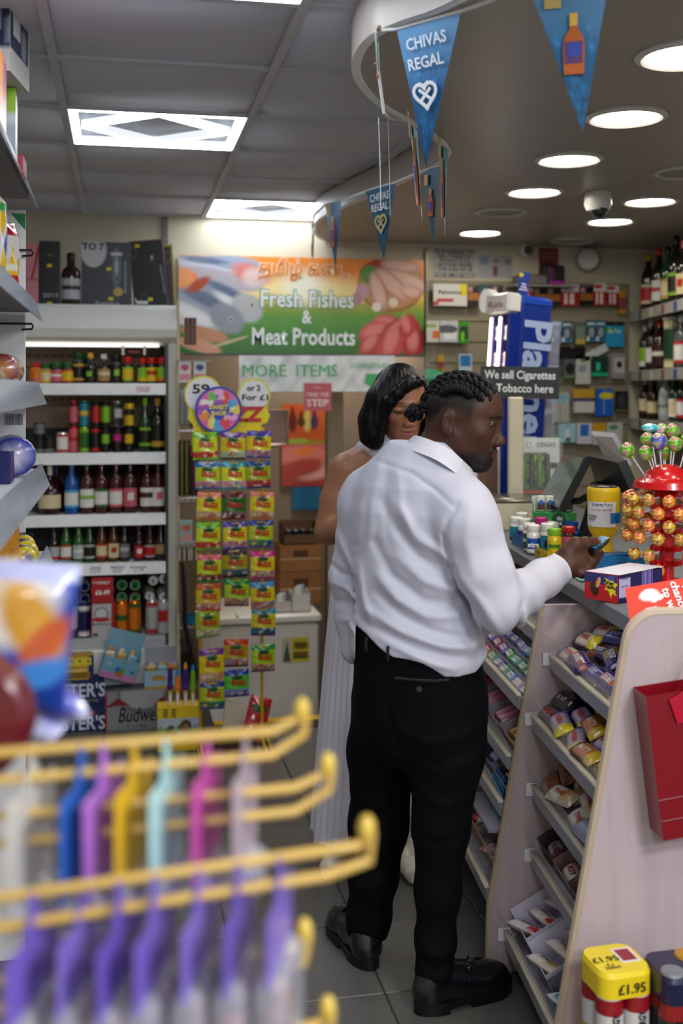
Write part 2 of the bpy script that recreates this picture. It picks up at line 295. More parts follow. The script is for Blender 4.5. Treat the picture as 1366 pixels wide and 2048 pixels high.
# ---------------------------------------------------------------- sculpting in a distance field, skinned with surface nets
def axis(*seg):
    out = []
    for a, b, s in seg: out += list(np.arange(a, b, s))
    return np.array(out + [seg[-1][1]], np.float32)
class Field:
    def __init__(s, xs, ys, zs): s.ax = (xs, ys, zs); s.d = np.full((len(xs), len(ys), len(zs)), .3, np.float32)
    def blk(s, lo, hi):
        sl = []
        for a, l, h in zip(s.ax, lo, hi): i = max(0, np.searchsorted(a, l) - 1); sl.append(slice(i, max(i + 1, min(len(a), np.searchsorted(a, h) + 1))))
        return tuple(sl), s.ax[0][sl[0]][:, None, None], s.ax[1][sl[1]][None, :, None], s.ax[2][sl[2]][None, None, :]
    def mix(s, sl, d, k, sub):
        a = s.d[sl]
        if sub: h = np.clip(.5 - .5 * (a + d) / k, 0, 1); s.d[sl] = a * (1 - h) - d * h + k * h * (1 - h)
        else: h = np.clip(.5 + .5 * (a - d) / k, 0, 1); s.d[sl] = a * (1 - h) + d * h - k * h * (1 - h)
    def cap(s, a, b, ra, rb=None, k=.02, sub=False):
        rb = ra if rb is None else rb; a, b = np.array(a, np.float32), np.array(b, np.float32); m = max(ra, rb) + .05 + k
        sl, X, Y, Z = s.blk(np.minimum(a, b) - m, np.maximum(a, b) + m); ba = b - a; L = max(float(ba @ ba), 1e-9); px_, py_, pz_ = X - a[0], Y - a[1], Z - a[2]
        t = np.clip((px_ * ba[0] + py_ * ba[1] + pz_ * ba[2]) / L, 0, 1)
        s.mix(sl, np.sqrt((px_ - t * ba[0]) ** 2 + (py_ - t * ba[1]) ** 2 + (pz_ - t * ba[2]) ** 2) - (ra + (rb - ra) * t), k, sub); return s
    def caps(s, pts, k=.02, sub=False):
        for (a, ra), (b, rb) in zip(pts, pts[1:]): s.cap(a, b, ra, rb, k, sub)
        return s
    def ell(s, c, r, k=.02, R=None, sub=False):
        c, r = np.array(c, np.float32), np.array(r, np.float32); m = r.max() + .05 + k; sl, X, Y, Z = s.blk(c - m, c + m); p = [X - c[0], Y - c[1], Z - c[2]]
        if R is not None: p = [p[0] * R[0][i] + p[1] * R[1][i] + p[2] * R[2][i] for i in range(3)]      # columns of R are the ellipsoid's axes
        k0 = np.sqrt(sum((q / e) ** 2 for q, e in zip(p, r))); k1 = np.sqrt(sum((q / e ** 2) ** 2 for q, e in zip(p, r))) + 1e-6
        s.mix(sl, k0 * (k0 - 1) / k1, k, sub); return s
    def stack(s, rows, ang, k=.02):
        """ellipses (z, cx, cy, rx, ry) piled up; rx lies along ang"""
        z = np.array([r[0] for r in rows]); o = np.argsort(z); rows = np.array(rows, np.float32)[o]; z = rows[:, 0]
        sl, X, Y, Z = s.blk((-9, -9, z[0] - .03), (9, 9, z[-1] + .03)); zz = Z.ravel(); f = [np.interp(zz, z, rows[:, i])[None, None, :] for i in (1, 2, 3, 4)]
        dx, dy = X - f[0], Y - f[1]; c, q = math.cos(ang), math.sin(ang); u, v = dx * c + dy * q, -dx * q + dy * c
        d = (np.sqrt((u / f[2]) ** 2 + (v / f[3]) ** 2) - 1) * np.minimum(f[2], f[3]); d = np.maximum(d, np.maximum(z[0] - Z, Z - z[-1])); s.mix(sl, d.astype(np.float32), k, False); return s
    def skin(s, smooth=2):
        d = s.d; xs, ys, zs = s.ax; neg = d < 0; n = [m - 1 for m in d.shape]; cnt = np.zeros(n, np.int8)
        off = [(i, j, k) for i in (0, 1) for j in (0, 1) for k in (0, 1)]
        for o in off: cnt += neg[o[0]:o[0] + n[0], o[1]:o[1] + n[1], o[2]:o[2] + n[2]]
        I = np.argwhere((cnt > 0) & (cnt < 8)); acc = np.zeros((len(I), 3)); m = np.zeros(len(I))
        P = lambda o: np.stack([xs[I[:, 0] + o[0]], ys[I[:, 1] + o[1]], zs[I[:, 2] + o[2]]], 1); V = lambda o: d[I[:, 0] + o[0], I[:, 1] + o[1], I[:, 2] + o[2]]
        for a in off:
            for e in range(3):
                if a[e]: continue
                b = tuple(v + (q == e) for q, v in enumerate(a)); va, vb = V(a), V(b); x = (va < 0) != (vb < 0); t = np.where(x, va / np.where(x, va - vb, 1), 0)
                acc += np.where(x[:, None], P(a) + (P(b) - P(a)) * t[:, None], 0); m += x
        v = acc / m[:, None]; vid = np.full(n, -1, np.int32); vid[I[:, 0], I[:, 1], I[:, 2]] = np.arange(len(I)); F = []
        for e in range(3):
            g, h = (e + 1) % 3, (e + 2) % 3; sa = [slice(None)] * 3; sb = [slice(None)] * 3; sa[e] = slice(0, -1); sb[e] = slice(1, None)
            for q in (g, h): sa[q] = sb[q] = slice(1, -1)
            A, B = neg[tuple(sa)], neg[tuple(sb)]; E = np.argwhere(A != B); E[:, g] += 1; E[:, h] += 1; fl = neg[E[:, 0], E[:, 1], E[:, 2]]; c = []
            for og, oh in ((-1, -1), (0, -1), (0, 0), (-1, 0)): J = E.copy(); J[:, g] += og; J[:, h] += oh; c.append(vid[J[:, 0], J[:, 1], J[:, 2]])
            Q = np.stack(c, 1); Q[~fl] = Q[~fl][:, ::-1]; F.append(Q)
        F = np.concatenate(F); F = F[(F >= 0).all(1)]
        for _ in range(smooth):
            a = np.zeros_like(v); w = np.zeros(len(v))
            for i in range(4):
                for j in (1, 3): np.add.at(a, F[:, i], v[F[:, (i + j) % 4]]); np.add.at(w, F[:, i], 1)
            v = v * .5 + a / np.maximum(w, 1)[:, None] * .5
        return v, F
def skinmesh(v, F, mat, col=None, base=(0, 0, 0), ang=180):
    me = bpy.data.meshes.new('skin'); me.from_pydata((v - np.array(base)).tolist(), [], F.tolist()); me.materials.append(mat)
    if col is not None: colour(me, col)
    me.polygons.foreach_set('use_smooth', [True] * len(me.polygons)); me.update(); return me
def face(Fd, O, R, sc, male):
    """head sculpted round its ear axis O; columns of R = forward, left, up"""
    O = np.array(O); R = np.array(R)
    h = lambda f, l, u: O + R @ (np.array([f, l, u]) * sc)
    E = lambda c, r, k=.02, sub=False: Fd.ell(h(*c), np.array(r) * sc, k * sc, R, sub)
    K = lambda a, b, ra, rb, k=.02, sub=False: Fd.cap(h(*a), h(*b), ra * sc, rb * sc, k * sc, sub)
    E((.006, 0, .032), (.089, .075, .077)); E((.047, 0, .04), (.056, .063, .058), .03); E((.05, 0, -.015), (.05, .057 if male else .055, .072), .03)
    E((.084, 0, -.06), (.024, .031, .032), .02)
    if male: E((.055, 0, .045), (.053, .055, .045), .02)
    for l in (-1, 1):
        K((.012, l * .05, -.035), (.07, l * .02, -.088), .022, .018, .03); E((.07, l * .042, -.016), (.022, .02, .018), .03)
        K((.094, l * .036, .03), (.1, l * .006, .027), .009, .009, .014); E((.110, l * .034, .008), (.018, .021, .0125), .012, True)
        E((.111, l * .013, -.037), (.011, .0085 if male else .007, .0085), .008); E((.116, l * .008, -.0455), (.004, .004, .003), .004, True)
        K((.089, l * .046, .010), (.101, l * .022, .0125), .0055, .005, .006); K((.09, l * .044, .0), (.099, l * .022, .001), .004, .004, .008)      # lids
        E((-.004, l * .078, -.002), (.017, .007, .031), .006); E((.0, l * .086, .002), (.010, .006, .019), .005, True); E((.006, l * .079, -.024), (.008, .006, .009), .006); K((-.012, l * .083, .015), (-.013, l * .083, -.01), .004, .004, .004)
    if not male:
        for l in (-1, 1): E((.0915, l * .034, .0075), (.0125, .0165, .0115), .005)
    E((.082, 0, -.09), (.02, .024, .018), .025); K((.1, 0, .014), (.114, 0, -.026), .008, .0115, .014); E((.119, 0, -.032), (.0115, .0115 if male else .0095, .0105), .012)
    E((.103, 0, -.058), (.0125, .023, .0075), .008); E((.101, 0, -.0715), (.0125, .02, .0085), .008); K((.1135, -.014, -.0655), (.1135, .014, -.0655), .0022, .0022, .004, True)
    return h
def paint(v, O, R, sc): return ((v - np.array(O)) @ np.array(R)) / sc
def blend(c, m, col): m = np.clip(m, 0, 1)[:, None]; return c * (1 - m) + np.array(lin(col)) * m
def eyeball(parent, pos, fwd, r, base, iris='#1c100a', up=(0, 0, 1)):
    g = G(); g.col = '#b8aca4'; n = 16; g.ball((0, 0, 0), r, n, 0)
    for i, q in enumerate(g.v): g.c[i] = '#060505' if q[2] > r * .94 else iris if q[2] > r * .80 else '#94877f'
    me = g.mesh(VC(.08, coat=1, noise=.01), 180); o = put('eye', me, parent, Vector(pos) - Vector(base)); o.rotation_mode = 'QUATERNION'; o.rotation_quaternion = Vector(fwd).to_track_quat('Z', 'Y'); return o
def mp(x, y, Z): return np.array(((x - 683) * Z / FP, Z, H - (y - HY) * Z / FP))
def foldfield(xs, zs, lines, Z):
    """relief (m) over the x-z plane from crease lines given as (points, width px, height m)"""
    X, Zz = np.meshgrid(xs, zs, indexing='ij'); u, w = X * FP / Z + 683, HY + (H - Zz) * FP / Z; out = np.zeros_like(u)
    for pts, wd, am in lines:
        dm = np.full(u.shape, 1e9); tt = np.zeros_like(u); n = len(pts) - 1
        for i, ((x0, y0), (x1, y1)) in enumerate(zip(pts, pts[1:])):
            L = (x1 - x0) ** 2 + (y1 - y0) ** 2; t = np.clip(((u - x0) * (x1 - x0) + (w - y0) * (y1 - y0)) / L, 0, 1); d = (u - x0 - t * (x1 - x0)) ** 2 + (w - y0 - t * (y1 - y0)) ** 2; q = d < dm; dm = np.where(q, d, dm); tt = np.where(q, (i + t) / n, tt)
        out += am * np.exp(-dm / wd ** 2) * np.sin(np.pi * (.12 + .76 * tt)) ** .7
    return out.astype(np.float32)
# ---------------------------------------------------------------- bottles, cans and jars
COL = {'black': '#15130f', 'dark': '#1d1812', 'brown': '#2e1509', 'amber': '#552c0a', 'green': '#1a6424', 'bottle-green': '#12401c', 'lime': '#86c022', 'red': '#c01f1c', 'wine-red': '#380a10', 'pink': '#d0606e', 'rose': '#481618', 'blue': '#1552a8', 'sky-blue': '#3fa2d0', 'teal': '#17889a', 'white': '#eceae4', 'cream': '#e2d3a4', 'gold': '#c99a32', 'yellow': '#e6c01c', 'orange': '#e0781c', 'silver': '#b9bcc0', 'grey': '#77797c', 'purple': '#5b2c86', 'navy': '#141c4e', 'clear': '#cfd6d6', 'magenta': '#c02080', 'tan': '#b08a58'}
def Cm(n, kind='p'):
    h = COL[n]
    if kind == 'glass': return M(h, .06, coat=.6, noise=.02) if n not in ('clear',) else M(h, .05, trans=.9, noise=0)
    if kind == 'metal': return M(h, .25, metal=.8, noise=.03)
    return M(h, .38, coat=.2, noise=.05)
PROF = {  # radius / height profiles (of r and h); the neck end feeds the cap
    'wine': ([(.9, 0), (1, .02), (1, .56), (.93, .63), (.6, .72), (.38, .79), (.36, .93)], .36, .88, 1.02, (.12, .46)),
    'spirit': ([(.92, 0), (1, .02), (1, .60), (.85, .68), (.42, .75), (.38, .92)], .42, .86, 1.0, (.10, .5)),
    'beer': ([(.92, 0), (1, .02), (1, .48), (.85, .58), (.5, .72), (.42, .8), (.38, .95)], .44, .94, 1.0, (.1, .42)),
    'jar': ([(.94, 0), (1, .03), (1, .66), (.9, .74), (.72, .78)], .82, .76, 1.0, (.1, .62)),
    'syrup': ([(.9, 0), (1, .04), (1, .45), (.86, .6), (.5, .75), (.42, .84)], .5, .82, 1.0, (.1, .5)),
    'brandy': ([(.75, 0), (.95, .05), (1, .22), (.92, .42), (.5, .58), (.2, .66), (.17, .92)], .2, .7, 1.0, (.12, .36)),
    'can': ([(.8, 0), (1, .04), (1, .92), (.82, .985), (.82, 1)], 0, 0, 0, (.05, .92)),
    'tube': ([(1, 0), (1, .94)], 1.04, .93, 1.0, (.03, .92))}
_b = {}
def labelmesh(r, h, z0, z1, main, acc, kind, seed):
    g = G(); g.col = main; nu, nv = 14, 10; full = kind in ('can', 'tube'); a0 = math.pi if full else 1.25; cols = []; R = random.Random(seed)
    def fn(u, v):
        a = (u * 2 - 1) * a0; return (r * math.sin(a), -r * math.cos(a), h * (z0 + (z1 - z0) * v))
    g.grid(fn, nu, nv); st = R.randrange(4); b0 = R.uniform(.4, .6)
    for k in range(len(g.v)):
        u, v = (k % (nu + 1)) / nu, (k // (nu + 1)) / nv; c = main
        if st == 0 and b0 < v < b0 + .28: c = acc
        if st == 1 and (v < .18 or v > .86): c = acc
        if st == 2 and abs(u - .5) < .16 and abs(v - .6) < .2: c = acc
        if st == 3 and (v < .3): c = acc
        g.c[k] = c
    return g.mesh(VC(.4), 60)
def bottle(kind, h, r, glass, cap, lab, acc, seed=0):
    """meshes of a bottle, jar or can: list of (part name, mesh)"""
    key = (kind, h, r, glass, cap, lab, acc, seed % 4)
    if key in _b: return _b[key]
    p, cr, cz, ct, (l0, l1) = PROF[kind]; out = []
    pts = [(a * r, b * h) for a, b in p]
    out.append(('body', G().lathe(pts, 16).mesh(Cm(glass, 'metal' if kind == 'can' else 'glass'), 50)))
    if kind == 'can':
        g = G(); g.lathe([(r * .8, h * .99), (r * .83, h * 1.005), (r * .76, h * 1.005), (r * .74, h * .985)], 16); g.box(-r * .12, r * .12, -r * .45, r * .2, h * .985, h * 1.0); out.append(('lid', g.mesh(M('#c9ccce' if cap != 'gold' else '#c8994a', .3, metal=.35))))
    else:
        out.append(('cap', G().lathe([(cr * r, cz * h), (cr * r * 1.08, cz * h + .003), (cr * r * 1.05, ct * h - .003), (cr * r * .85, ct * h)], 14).mesh(Cm(cap), 50)))
    if lab: out.append(('label', labelmesh(r * 1.012, h, l0, l1, COL[lab], COL[acc], kind, seed)))
    _b[key] = out; return out
KW = {'wine': 'wine bottle', 'spirit': 'spirit bottle', 'beer': 'beer bottle', 'jar': 'jar', 'syrup': 'sauce bottle', 'brandy': 'round-bodied brandy bottle', 'can': 'can', 'tube': 'gift tube'}
def place(kind, h, r, glass, cap, lab, acc, loc, rz, label, group, seed=0, cat=None, rot=None):
    nm = KW[kind].replace(' ', '_').replace('-', '_').replace('round_bodied_', ''); t = thing(nm, label, cat or KW[kind].split()[-1], Vector(loc) + Vector((0, 0, .0012)), rz if rot is None else rot, group)
    for n, me in bottle(kind, h, r, glass, cap, lab, acc, seed): put(n, me, t)
    return t
def X_at(x, Y): return pxY(x, HY, Y).x
def row(items, Y, z, where, group):
    for i, (x, kind, h, r, glass, cap, lab, acc) in enumerate(items):
        kw = KW[kind]; d = f"{glass} {kw} with {lab} label, {nth(i)} {where}" if lab else f"{glass} {kw}, {nth(i)} {where}"
        place(kind, h, r, glass, cap, lab, acc, (X_at(x, Y), Y, z), rnd.uniform(-.25, .25), d, group, i)
# ---------------------------------------------------------------- open drinks chiller
FY = 5.3; zpx = lambda y, Y=FY + .02: H - (y - HY) * (Y / (CS + SN * .22)) / FP
fr = thing('drinks_chiller', 'tall white open drinks chiller with four shelves against the back wall', 'chiller', (0, FY, 0))
fw = M('#f3f4f2', .35, noise=.03); fd = M('#3c3d40', .5); xl, xr = -.86, .205
SZ = [1.578, 1.252, .963, .732]
g = G(); g.box(xl - .05, xl, -.02, .46, 0, 1.93, .004); g.build('side_panel', fw, fr)
g = G(); g.box(xr + .012, xr + .05, -.01, .46, 0, 1.93, .006); g.build('side_panel', M('#cfcdc2', .4), fr); g = G(); g.box(xr - .004, xr + .012, .0, .44, .3, 1.78); g.build('side_lining', M('#222a26', .25), fr)
g = G(); g.box(xl, xr, .44, .46, .3, 1.36); g.build('back_panel', M('#3d3f44', .6), fr); g = G(); g.box(xl, xr, .435, .46, 1.36, 1.9)
g.build('back_panel', M('#b39d8a', .6), fr)
g = G()
for z in (1.66, 1.72, 1.5): 
    for k in range(26): g.box(xl + .03 + k * .04, xl + .055 + k * .04, .43, .436, z, z + .006)
g.build('slots', M('#4a4038', .8), fr)['kind'] = 'stuff'
g = G(); g.prism([(-.074, 1.835), (-.07, 1.88), (-.05, 1.93), (-.03, 1.95), (.46, 1.95), (.46, 1.78), (.02, 1.76), (-.055, 1.80)], xl - .05, xr + .05, 'x'); c0 = g.build('canopy', fw, fr, ang=20)
g = G(); g.prism([(-.052, 1.80), (-.068, 1.825), (-.062, 1.83), (-.03, 1.81), (-.02, 1.775)], xl, xr + .03, 'x'); g.build('canopy_lip', M('#c9c7bd', .4), fr)
g = G(); g.box(xl + .1, xr - .03, -.02, .0, 1.752, 1.766, .003); g.build('lamp_tube', M('#f4f3ea', .4, emit=.6), fr)
g = G(); g.box(.0, .012, -.024, -.018, 1.715, 1.76); g.build('hinge_block', M('#e7e2d0', .5), fr); g = G(); g.box(.1, .112, -.024, -.018, 1.715, 1.76); g.build('hinge_block', M('#e7e2d0', .5), fr)
g = G(); g.box(.03, .085, -.022, -.018, 1.725, 1.735); g.build('brand_strip', M('#8e1a1c', .4), fr)
stM = M('#f2f4f6', .35)
for k, z in enumerate(SZ):
    g = G(); g.box(xl, xr, .0, .42, z - .018, z, .002); sh = g.build('shelf', M('#d6d8d6', .4), fr)
    g = G(); g.prism([(-.024, z - .05), (-.010, z + .004), (-.006, z + .004), (.0, z - .002), (.0, z - .052)], xl, xr, 'x'); g.build('price_strip', stM, sh)
    if k in (0, 3):
        for j in range(3 if k else 1):
            write(sh, ['Budweiser\n£ 1.99', 'PERONI\n£2.29', 'CIDER\n£ 2.19'][j] if k else 'CHILLED\nOFFERS', ((-.02 + .1 * -j) + (.02 if not k else 0) + .1, -.0195, z - .025), .018, M('#3a3f66' if k else '#c85a5a', .6), (-.26, 0, 0), bold=.01)
g = G(); g.box(xl, xr, -.03, .44, .33, .386, .006); g.build('base_deck', M('#b9bcc0', .3), fr); g = G(); g.box(xl - .05, xr + .05, -.05, .44, 0, .335, .01); g.build('base_plinth', fw, fr)
g = G(); g.box(xr + .012, xr + .048, -.055, -.05, .30, .345); g.build('corner_cap', M('#d8cfa8', .5), fr)
gs = 'drinks on the chiller shelves'; y0 = FY + .06
row([(72, 'jar', .10, .029, 'orange', 'red', 'orange', 'pink'), (91, 'jar', .095, .029, 'tan', 'green', 'cream', 'yellow'), (113, 'jar', .103, .03, 'brown', 'green', 'pink', 'white'), (136, 'jar', .103, .029, 'amber', 'green', 'yellow', 'orange'), (157, 'jar', .152, .028, 'black', 'bottle-green', 'black', 'gold'), (181, 'syrup', .148, .03, 'black', 'gold', 'black', 'lime'), (208, 'syrup', .142, .031, 'brown', 'silver', 'tan', 'cream'), (232, 'jar', .14, .029, 'black', 'black', 'dark', 'lime'), (255, 'jar', .13, .027, 'black', 'red', 'yellow', 'lime'), (285, 'jar', .125, .024, 'black', 'red', 'lime', 'yellow'), (303, 'jar', .128, .025, 'black', 'red', 'yellow', 'red'), (324, 'jar', .128, .026, 'black', 'red', 'lime', 'orange')], y0, SZ[0], 'on the top chiller shelf', gs)
row([(166, 'jar', .15, .026, 'bottle-green', 'green', None, 'gold'), (294, 'jar', .125, .024, 'black', 'red', 'yellow', 'red'), (317, 'jar', .125, .024, 'black', 'red', 'lime', 'red')], y0 + .08, SZ[0], 'in the back row, top chiller shelf', gs)
row([(98, 'can', .075, .029, 'dark', 'silver', 'dark', 'grey'), (125, 'can', .096, .030, 'white', 'silver', 'white', 'red'), (147, 'can', .122, .023, 'red', 'silver', 'pink', 'red'), (168, 'can', .122, .024, 'lime', 'silver', 'green', 'lime'), (191, 'can', .122, .023, 'black', 'silver', 'black', 'red'), (211, 'can', .122, .023, 'black', 'silver', 'black', 'lime'), (235, 'can', .122, .024, 'black', 'silver', 'black', 'magenta'), (258, 'can', .122, .024, 'black', 'silver', 'black', 'yellow'), (290, 'wine', .255, .030, 'bottle-green', 'lime', 'dark', 'lime'), (315, 'spirit', .258, .034, 'black', 'gold', 'black', 'gold')], y0, SZ[1], 'on the second chiller shelf', gs)
row([(79, 'can', .072, .029, 'dark', 'silver', 'dark', 'grey')], y0, SZ[1], 'on the second chiller shelf, at its very end', gs)
row([(79, 'can', .072, .029, 'dark', 'silver', 'grey', 'dark')], y0, SZ[1] + .073, 'stacked on a dark can at the shelf end', gs)
for i, (x, c, l, a) in enumerate([(147, 'red', 'pink', 'rose'), (168, 'teal', 'teal', 'yellow'), (191, 'black', 'red', 'black'), (211, 'black', 'lime', 'black'), (235, 'silver', 'dark', 'silver'), (258, 'black', 'yellow', 'black')]):
    place('can', .121, .0235, c, 'silver', l, a, (X_at(x, y0), y0, SZ[1] + .1225), .1 * i, f'{l} can stacked on another can, {nth(i)} in the upper tier', gs, i + 1, 'can')
row([(100, 'brandy', .262, .054, 'wine-red', 'white', 'cream', 'cream'), (143, 'wine', .25, .034, 'blue', 'sky-blue', 'white', 'sky-blue'), (174, 'wine', .255, .034, 'rose', 'lime', 'white', 'lime'), (203, 'wine', .255, .033, 'rose', 'pink', 'white', 'green'), (232, 'wine', .255, .033, 'rose', 'pink', 'white', 'pink'), (260, 'wine', .26, .034, 'rose', 'tan', 'pink', 'white'), (294, 'wine', .26, .034, 'rose', 'magenta', 'white', 'rose'), (316, 'wine', .26, .034, 'rose', 'magenta', 'white', 'pink')], y0, SZ[2], 'on the third chiller shelf', gs)
row([(113, 'brandy', .25, .045, 'wine-red', 'purple', None, 'cream'), (83, 'wine', .25, .034, 'wine-red', 'black', None, 'cream')], y0 + .11, SZ[2], 'in the back row, third chiller shelf', gs)
row([(108, 'beer', .185, .026, 'black', 'black', 'silver', 'red'), (132, 'beer', .205, .027, 'green', 'white', 'white', 'red'), (157, 'beer', .2, .027, 'green', 'white', 'silver', 'white'), (179, 'beer', .2, .026, 'bottle-green', 'bottle-green', 'dark', 'silver'), (203, 'beer', .208, .027, 'amber', 'amber', 'cream', 'red'), (227, 'beer', .208, .027, 'amber', 'amber', 'cream', 'red'), (249, 'beer', .2, .025, 'black', 'black', 'grey', 'silver'), (278, 'beer', .172, .026, 'wine-red', 'pink', 'red', 'white'), (300, 'beer', .178, .027, 'wine-red', 'pink', 'red', 'silver'), (322, 'beer', .185, .031, 'black', 'tan', 'tan', 'brown')], y0, SZ[3], 'on the fourth chiller shelf', gs)
row([(142, 'can', .162, .031, 'navy', 'silver', 'white', 'navy'), (168, 'can', .162, .031, 'navy', 'silver', 'navy', 'white'), (243, 'can', .165, .0305, 'orange', 'silver', 'orange', 'green'), (269, 'can', .165, .0305, 'orange', 'silver', 'orange', 'green'), (304, 'can', .168, .031, 'silver', 'gold', 'silver', 'red'), (327, 'can', .168, .031, 'silver', 'gold', 'silver', 'red')], FY + .02, .386, 'on the bottom deck of the chiller', gs)
k = 0
for x, y, c, cap, a in ((146, 1174, 'navy', 'silver', 'white'), (170, 1172, 'navy', 'silver', 'white'), (146, 1199, 'navy', 'silver', 'white'), (170, 1198, 'navy', 'silver', 'white'), (244, 1169, 'green', 'silver', 'orange'), (270, 1168, 'green', 'silver', 'orange'), (244, 1195, 'green', 'silver', 'orange'), (270, 1195, 'green', 'silver', 'orange'), (306, 1159, 'silver', 'gold', 'white'), (327, 1158, 'silver', 'gold', 'white'), (299, 1191, 'silver', 'gold', 'white'), (326, 1191, 'silver', 'gold', 'white')):
    p = pxY(x, y, FY + .05); place('can', .165, .0275, c, cap, c if c != 'silver' else 'white', a, (p.x, p.y + .165 - .02 * (k % 3), p.z), 0, f"{c} beer can on its side, {cap} end out, {['upper', 'lower'][k // 2 % 2]} row, {['near its partner', 'beside the next stack'][k % 2]}", 'beer cans on their sides', k % 4, 'can', rot=(math.pi / 2, 0, 0)); k += 1
t = thing('beer_multipack', 'red and silver cardboard beer pack between the beer cans at the chiller bottom', 'beer pack', pxY(206, 1281, FY - .02), 0)
cv = Canvas(.108, .17, 30, 40, '#bfc2c4'); cv.rect(0, 1, .93, 1, '#b3202a').rect(0, .06, 0, 1, '#b3202a').rect(.84, 1, 0, 1, '#b3202a').ell(.42, .65, .2, .2, '#8e9194').ell(.42, .66, .15, .14, '#d2d4d6').ell(.42, .5, .26, .06, '#b3202a').rect(.1, .28, .04, .14, '#50545c')
t.location.z = .388; cv.build('carton', VC(.5), t, t=.1); write(t, 'Budweiser', (-.008, -.001, .065), .02, M('#2c2f33', .5), shear=.3); 
t = thing('offer_card', 'red scalloped offer card leaning on the beer pack', 'sign', pxY(205, 1206, FY - .03))
pg = []
for i in range(40): a = 2 * math.pi * i / 40; pg.append(((.05 + .003 * math.cos(8 * a)) * max(-1, min(1, 1.35 * math.cos(a))), .062 + .058 * max(-1, min(1, 1.3 * math.sin(a)))))
G().prism(pg, 0, .003).build('card', M('#b51d24', .5), t); write(t, 'ONLY', (.008, -.0005, .095), .02, WHITE, bold=.02); write(t, 'Only', (-.03, -.0005, .095), .018, WHITE, shear=.3); write(t, '£6.49', (0, -.0005, .05), .03, WHITE, bold=.03)
# ---------------------------------------------------------------- gift boxes on top of the chiller
zt0 = 1.952; gy = FY + .06
def gbox(name, label, cat, x0, x1, h, d, canvas, rz=0, y=gy, z=zt0, rot=None, side='#15161a', t0=None):
    p0, p1 = X_at(x0, y), X_at(x1, y); t = thing(name, label, cat, ((p0 + p1) / 2, y, z), rz); 
    if rot: t.rotation_euler = rot
    w = p1 - p0; canvas.w, canvas.h = w, h; canvas.build('box_front', VC(.4), t, t=.003)
    g = G(); g.box(-w / 2, w / 2, .003, d, 0, h, .002); g.build('box_body', M(side, .4), t); return t, w
ytag = M('#e8d51c', .6)
def ptag(t, x, z, y=-.001): G().box(x - .011, x + .011, y - .001, y, z - .008, z + .008).build('price_tag', ytag, t)
t, w = gbox('gift_box', 'pink gift box at the end of the chiller top, partly hidden by the bread shelf', 'box', 50, 77, .295, .1, Canvas(1, 1, 10, 20, '#d98d96').rect(0, 1, .4, .42, '#b87078'), side='#d98d96')
G().tube([(.0, -.003, .12), (.01, -.004, .16), (.02, -.004, .2), (.03, -.003, .27)], .004, 6).build('ribbon', M('#c01848', .5), t)
t, w = gbox('whisky_gift_box', 'tall black whisky gift box dated 2015 beside the whisky bottle', 'box', 79, 119, .302, .1, Canvas(1, 1, 10, 20, '#0c0d10'))
write(t, '2015', (.005, -.001, .045), .028, M('#c9ccd2', .4), w=.07); write(t, '——◆——', (0, -.001, .235), .012, M('#a8884a', .35, metal=.6), w=.07); ptag(t, 0, .185); ptag(t, 0, .006)
t = place('spirit', .245, .044, 'brown', 'black', 'silver', 'dark', (X_at(142, gy), gy, zt0), 0, 'whisky bottle with silver label between two black gift boxes', None, 2, 'bottle')
cv = Canvas(1, 1, 40, 60, '#2e3138'); cv.ell(.24, .86, .26, .26, '#c9cbcd').ell(.7, .6, .1, .32, '#5f646d').rect(.6, .8, .8, .84, '#c8ccd0').ell(.7, .62, .03, .15, '#aeb4ba').ell(.73, .22, .1, .07, '#c9a24a').rect(.86, .88, .2, .7, '#8aa0b8')
t, w = gbox('glass_gift_box', 'dark grey boxed whisky glass set with a round silver sticker', 'box', 163, 263, .303, .09, cv); write(t, 'TO 7', (-.062, -.001, .28), .045, M('#15161a', .5), bold=.03); write(t, 'Bowmore', (.005, -.001, .012), .028, M('#b8bcc2', .4)); ptag(t, .01, .175); ptag(t, .02, .033)
cv = Canvas(1, 1, 30, 40, '#0a0d0e'); cv.rect(0, .02, 0, 1, '#a0603a').rect(.97, 1, 0, 1, '#a0603a').rect(0, 1, .985, 1, '#a0603a').ell(.12, .82, .1, .1, '#5c4426').ell(.12, .82, .07, .07, '#14181a').ell(.3, .12, .12, .1, '#4c3c22').ell(.3, .12, .08, .07, '#14181a').rect(.62, .68, .7, .76, '#a9adb0')
t, w = gbox('leaning_gift_box', 'black and copper gift box leaning askew on the chiller top', 'box', 268, 336, .315, .06, cv, rot=(0, -.09, -.12), z=zt0 + .004); ptag(t, -.04, .29); ptag(t, .0, .03); write(t, 'SINGLE MALT WHISKY', (.066, -.001, .12), .014, M('#c8ccd0', .5), (0, math.pi / 2 * .96, 0))
cv = Canvas(1, 1, 20, 40, '#222a2a'); cv.rect(.9, 1, 0, 1, '#b09a2a').rect(0, 1, .975, 1, '#b09a2a').ell(.6, .8, .3, .1, '#5c4e26').ell(.6, .8, .2, .07, '#222a2a')
t, w = gbox('leaning_gift_box', 'narrow dark green gift box with gold edge behind the leaning copper one', 'box', 326, 352, .31, .06, cv, rot=(0, -.06, 0), y=gy + .1, z=zt0 + .004)
t = thing('display_clip', 'small clear plastic clip in front of the leaning box', 'clip', (X_at(283, gy - .1), gy - .09, zt0)); g = G(); g.box(-.03, .03, 0, .04, 0, .004); g.box(-.03, .03, 0, .003, 0, .018); g.box(-.03, -.024, 0, .02, 0, .03); g.build('clip', M('#d2d6da', .2), t)
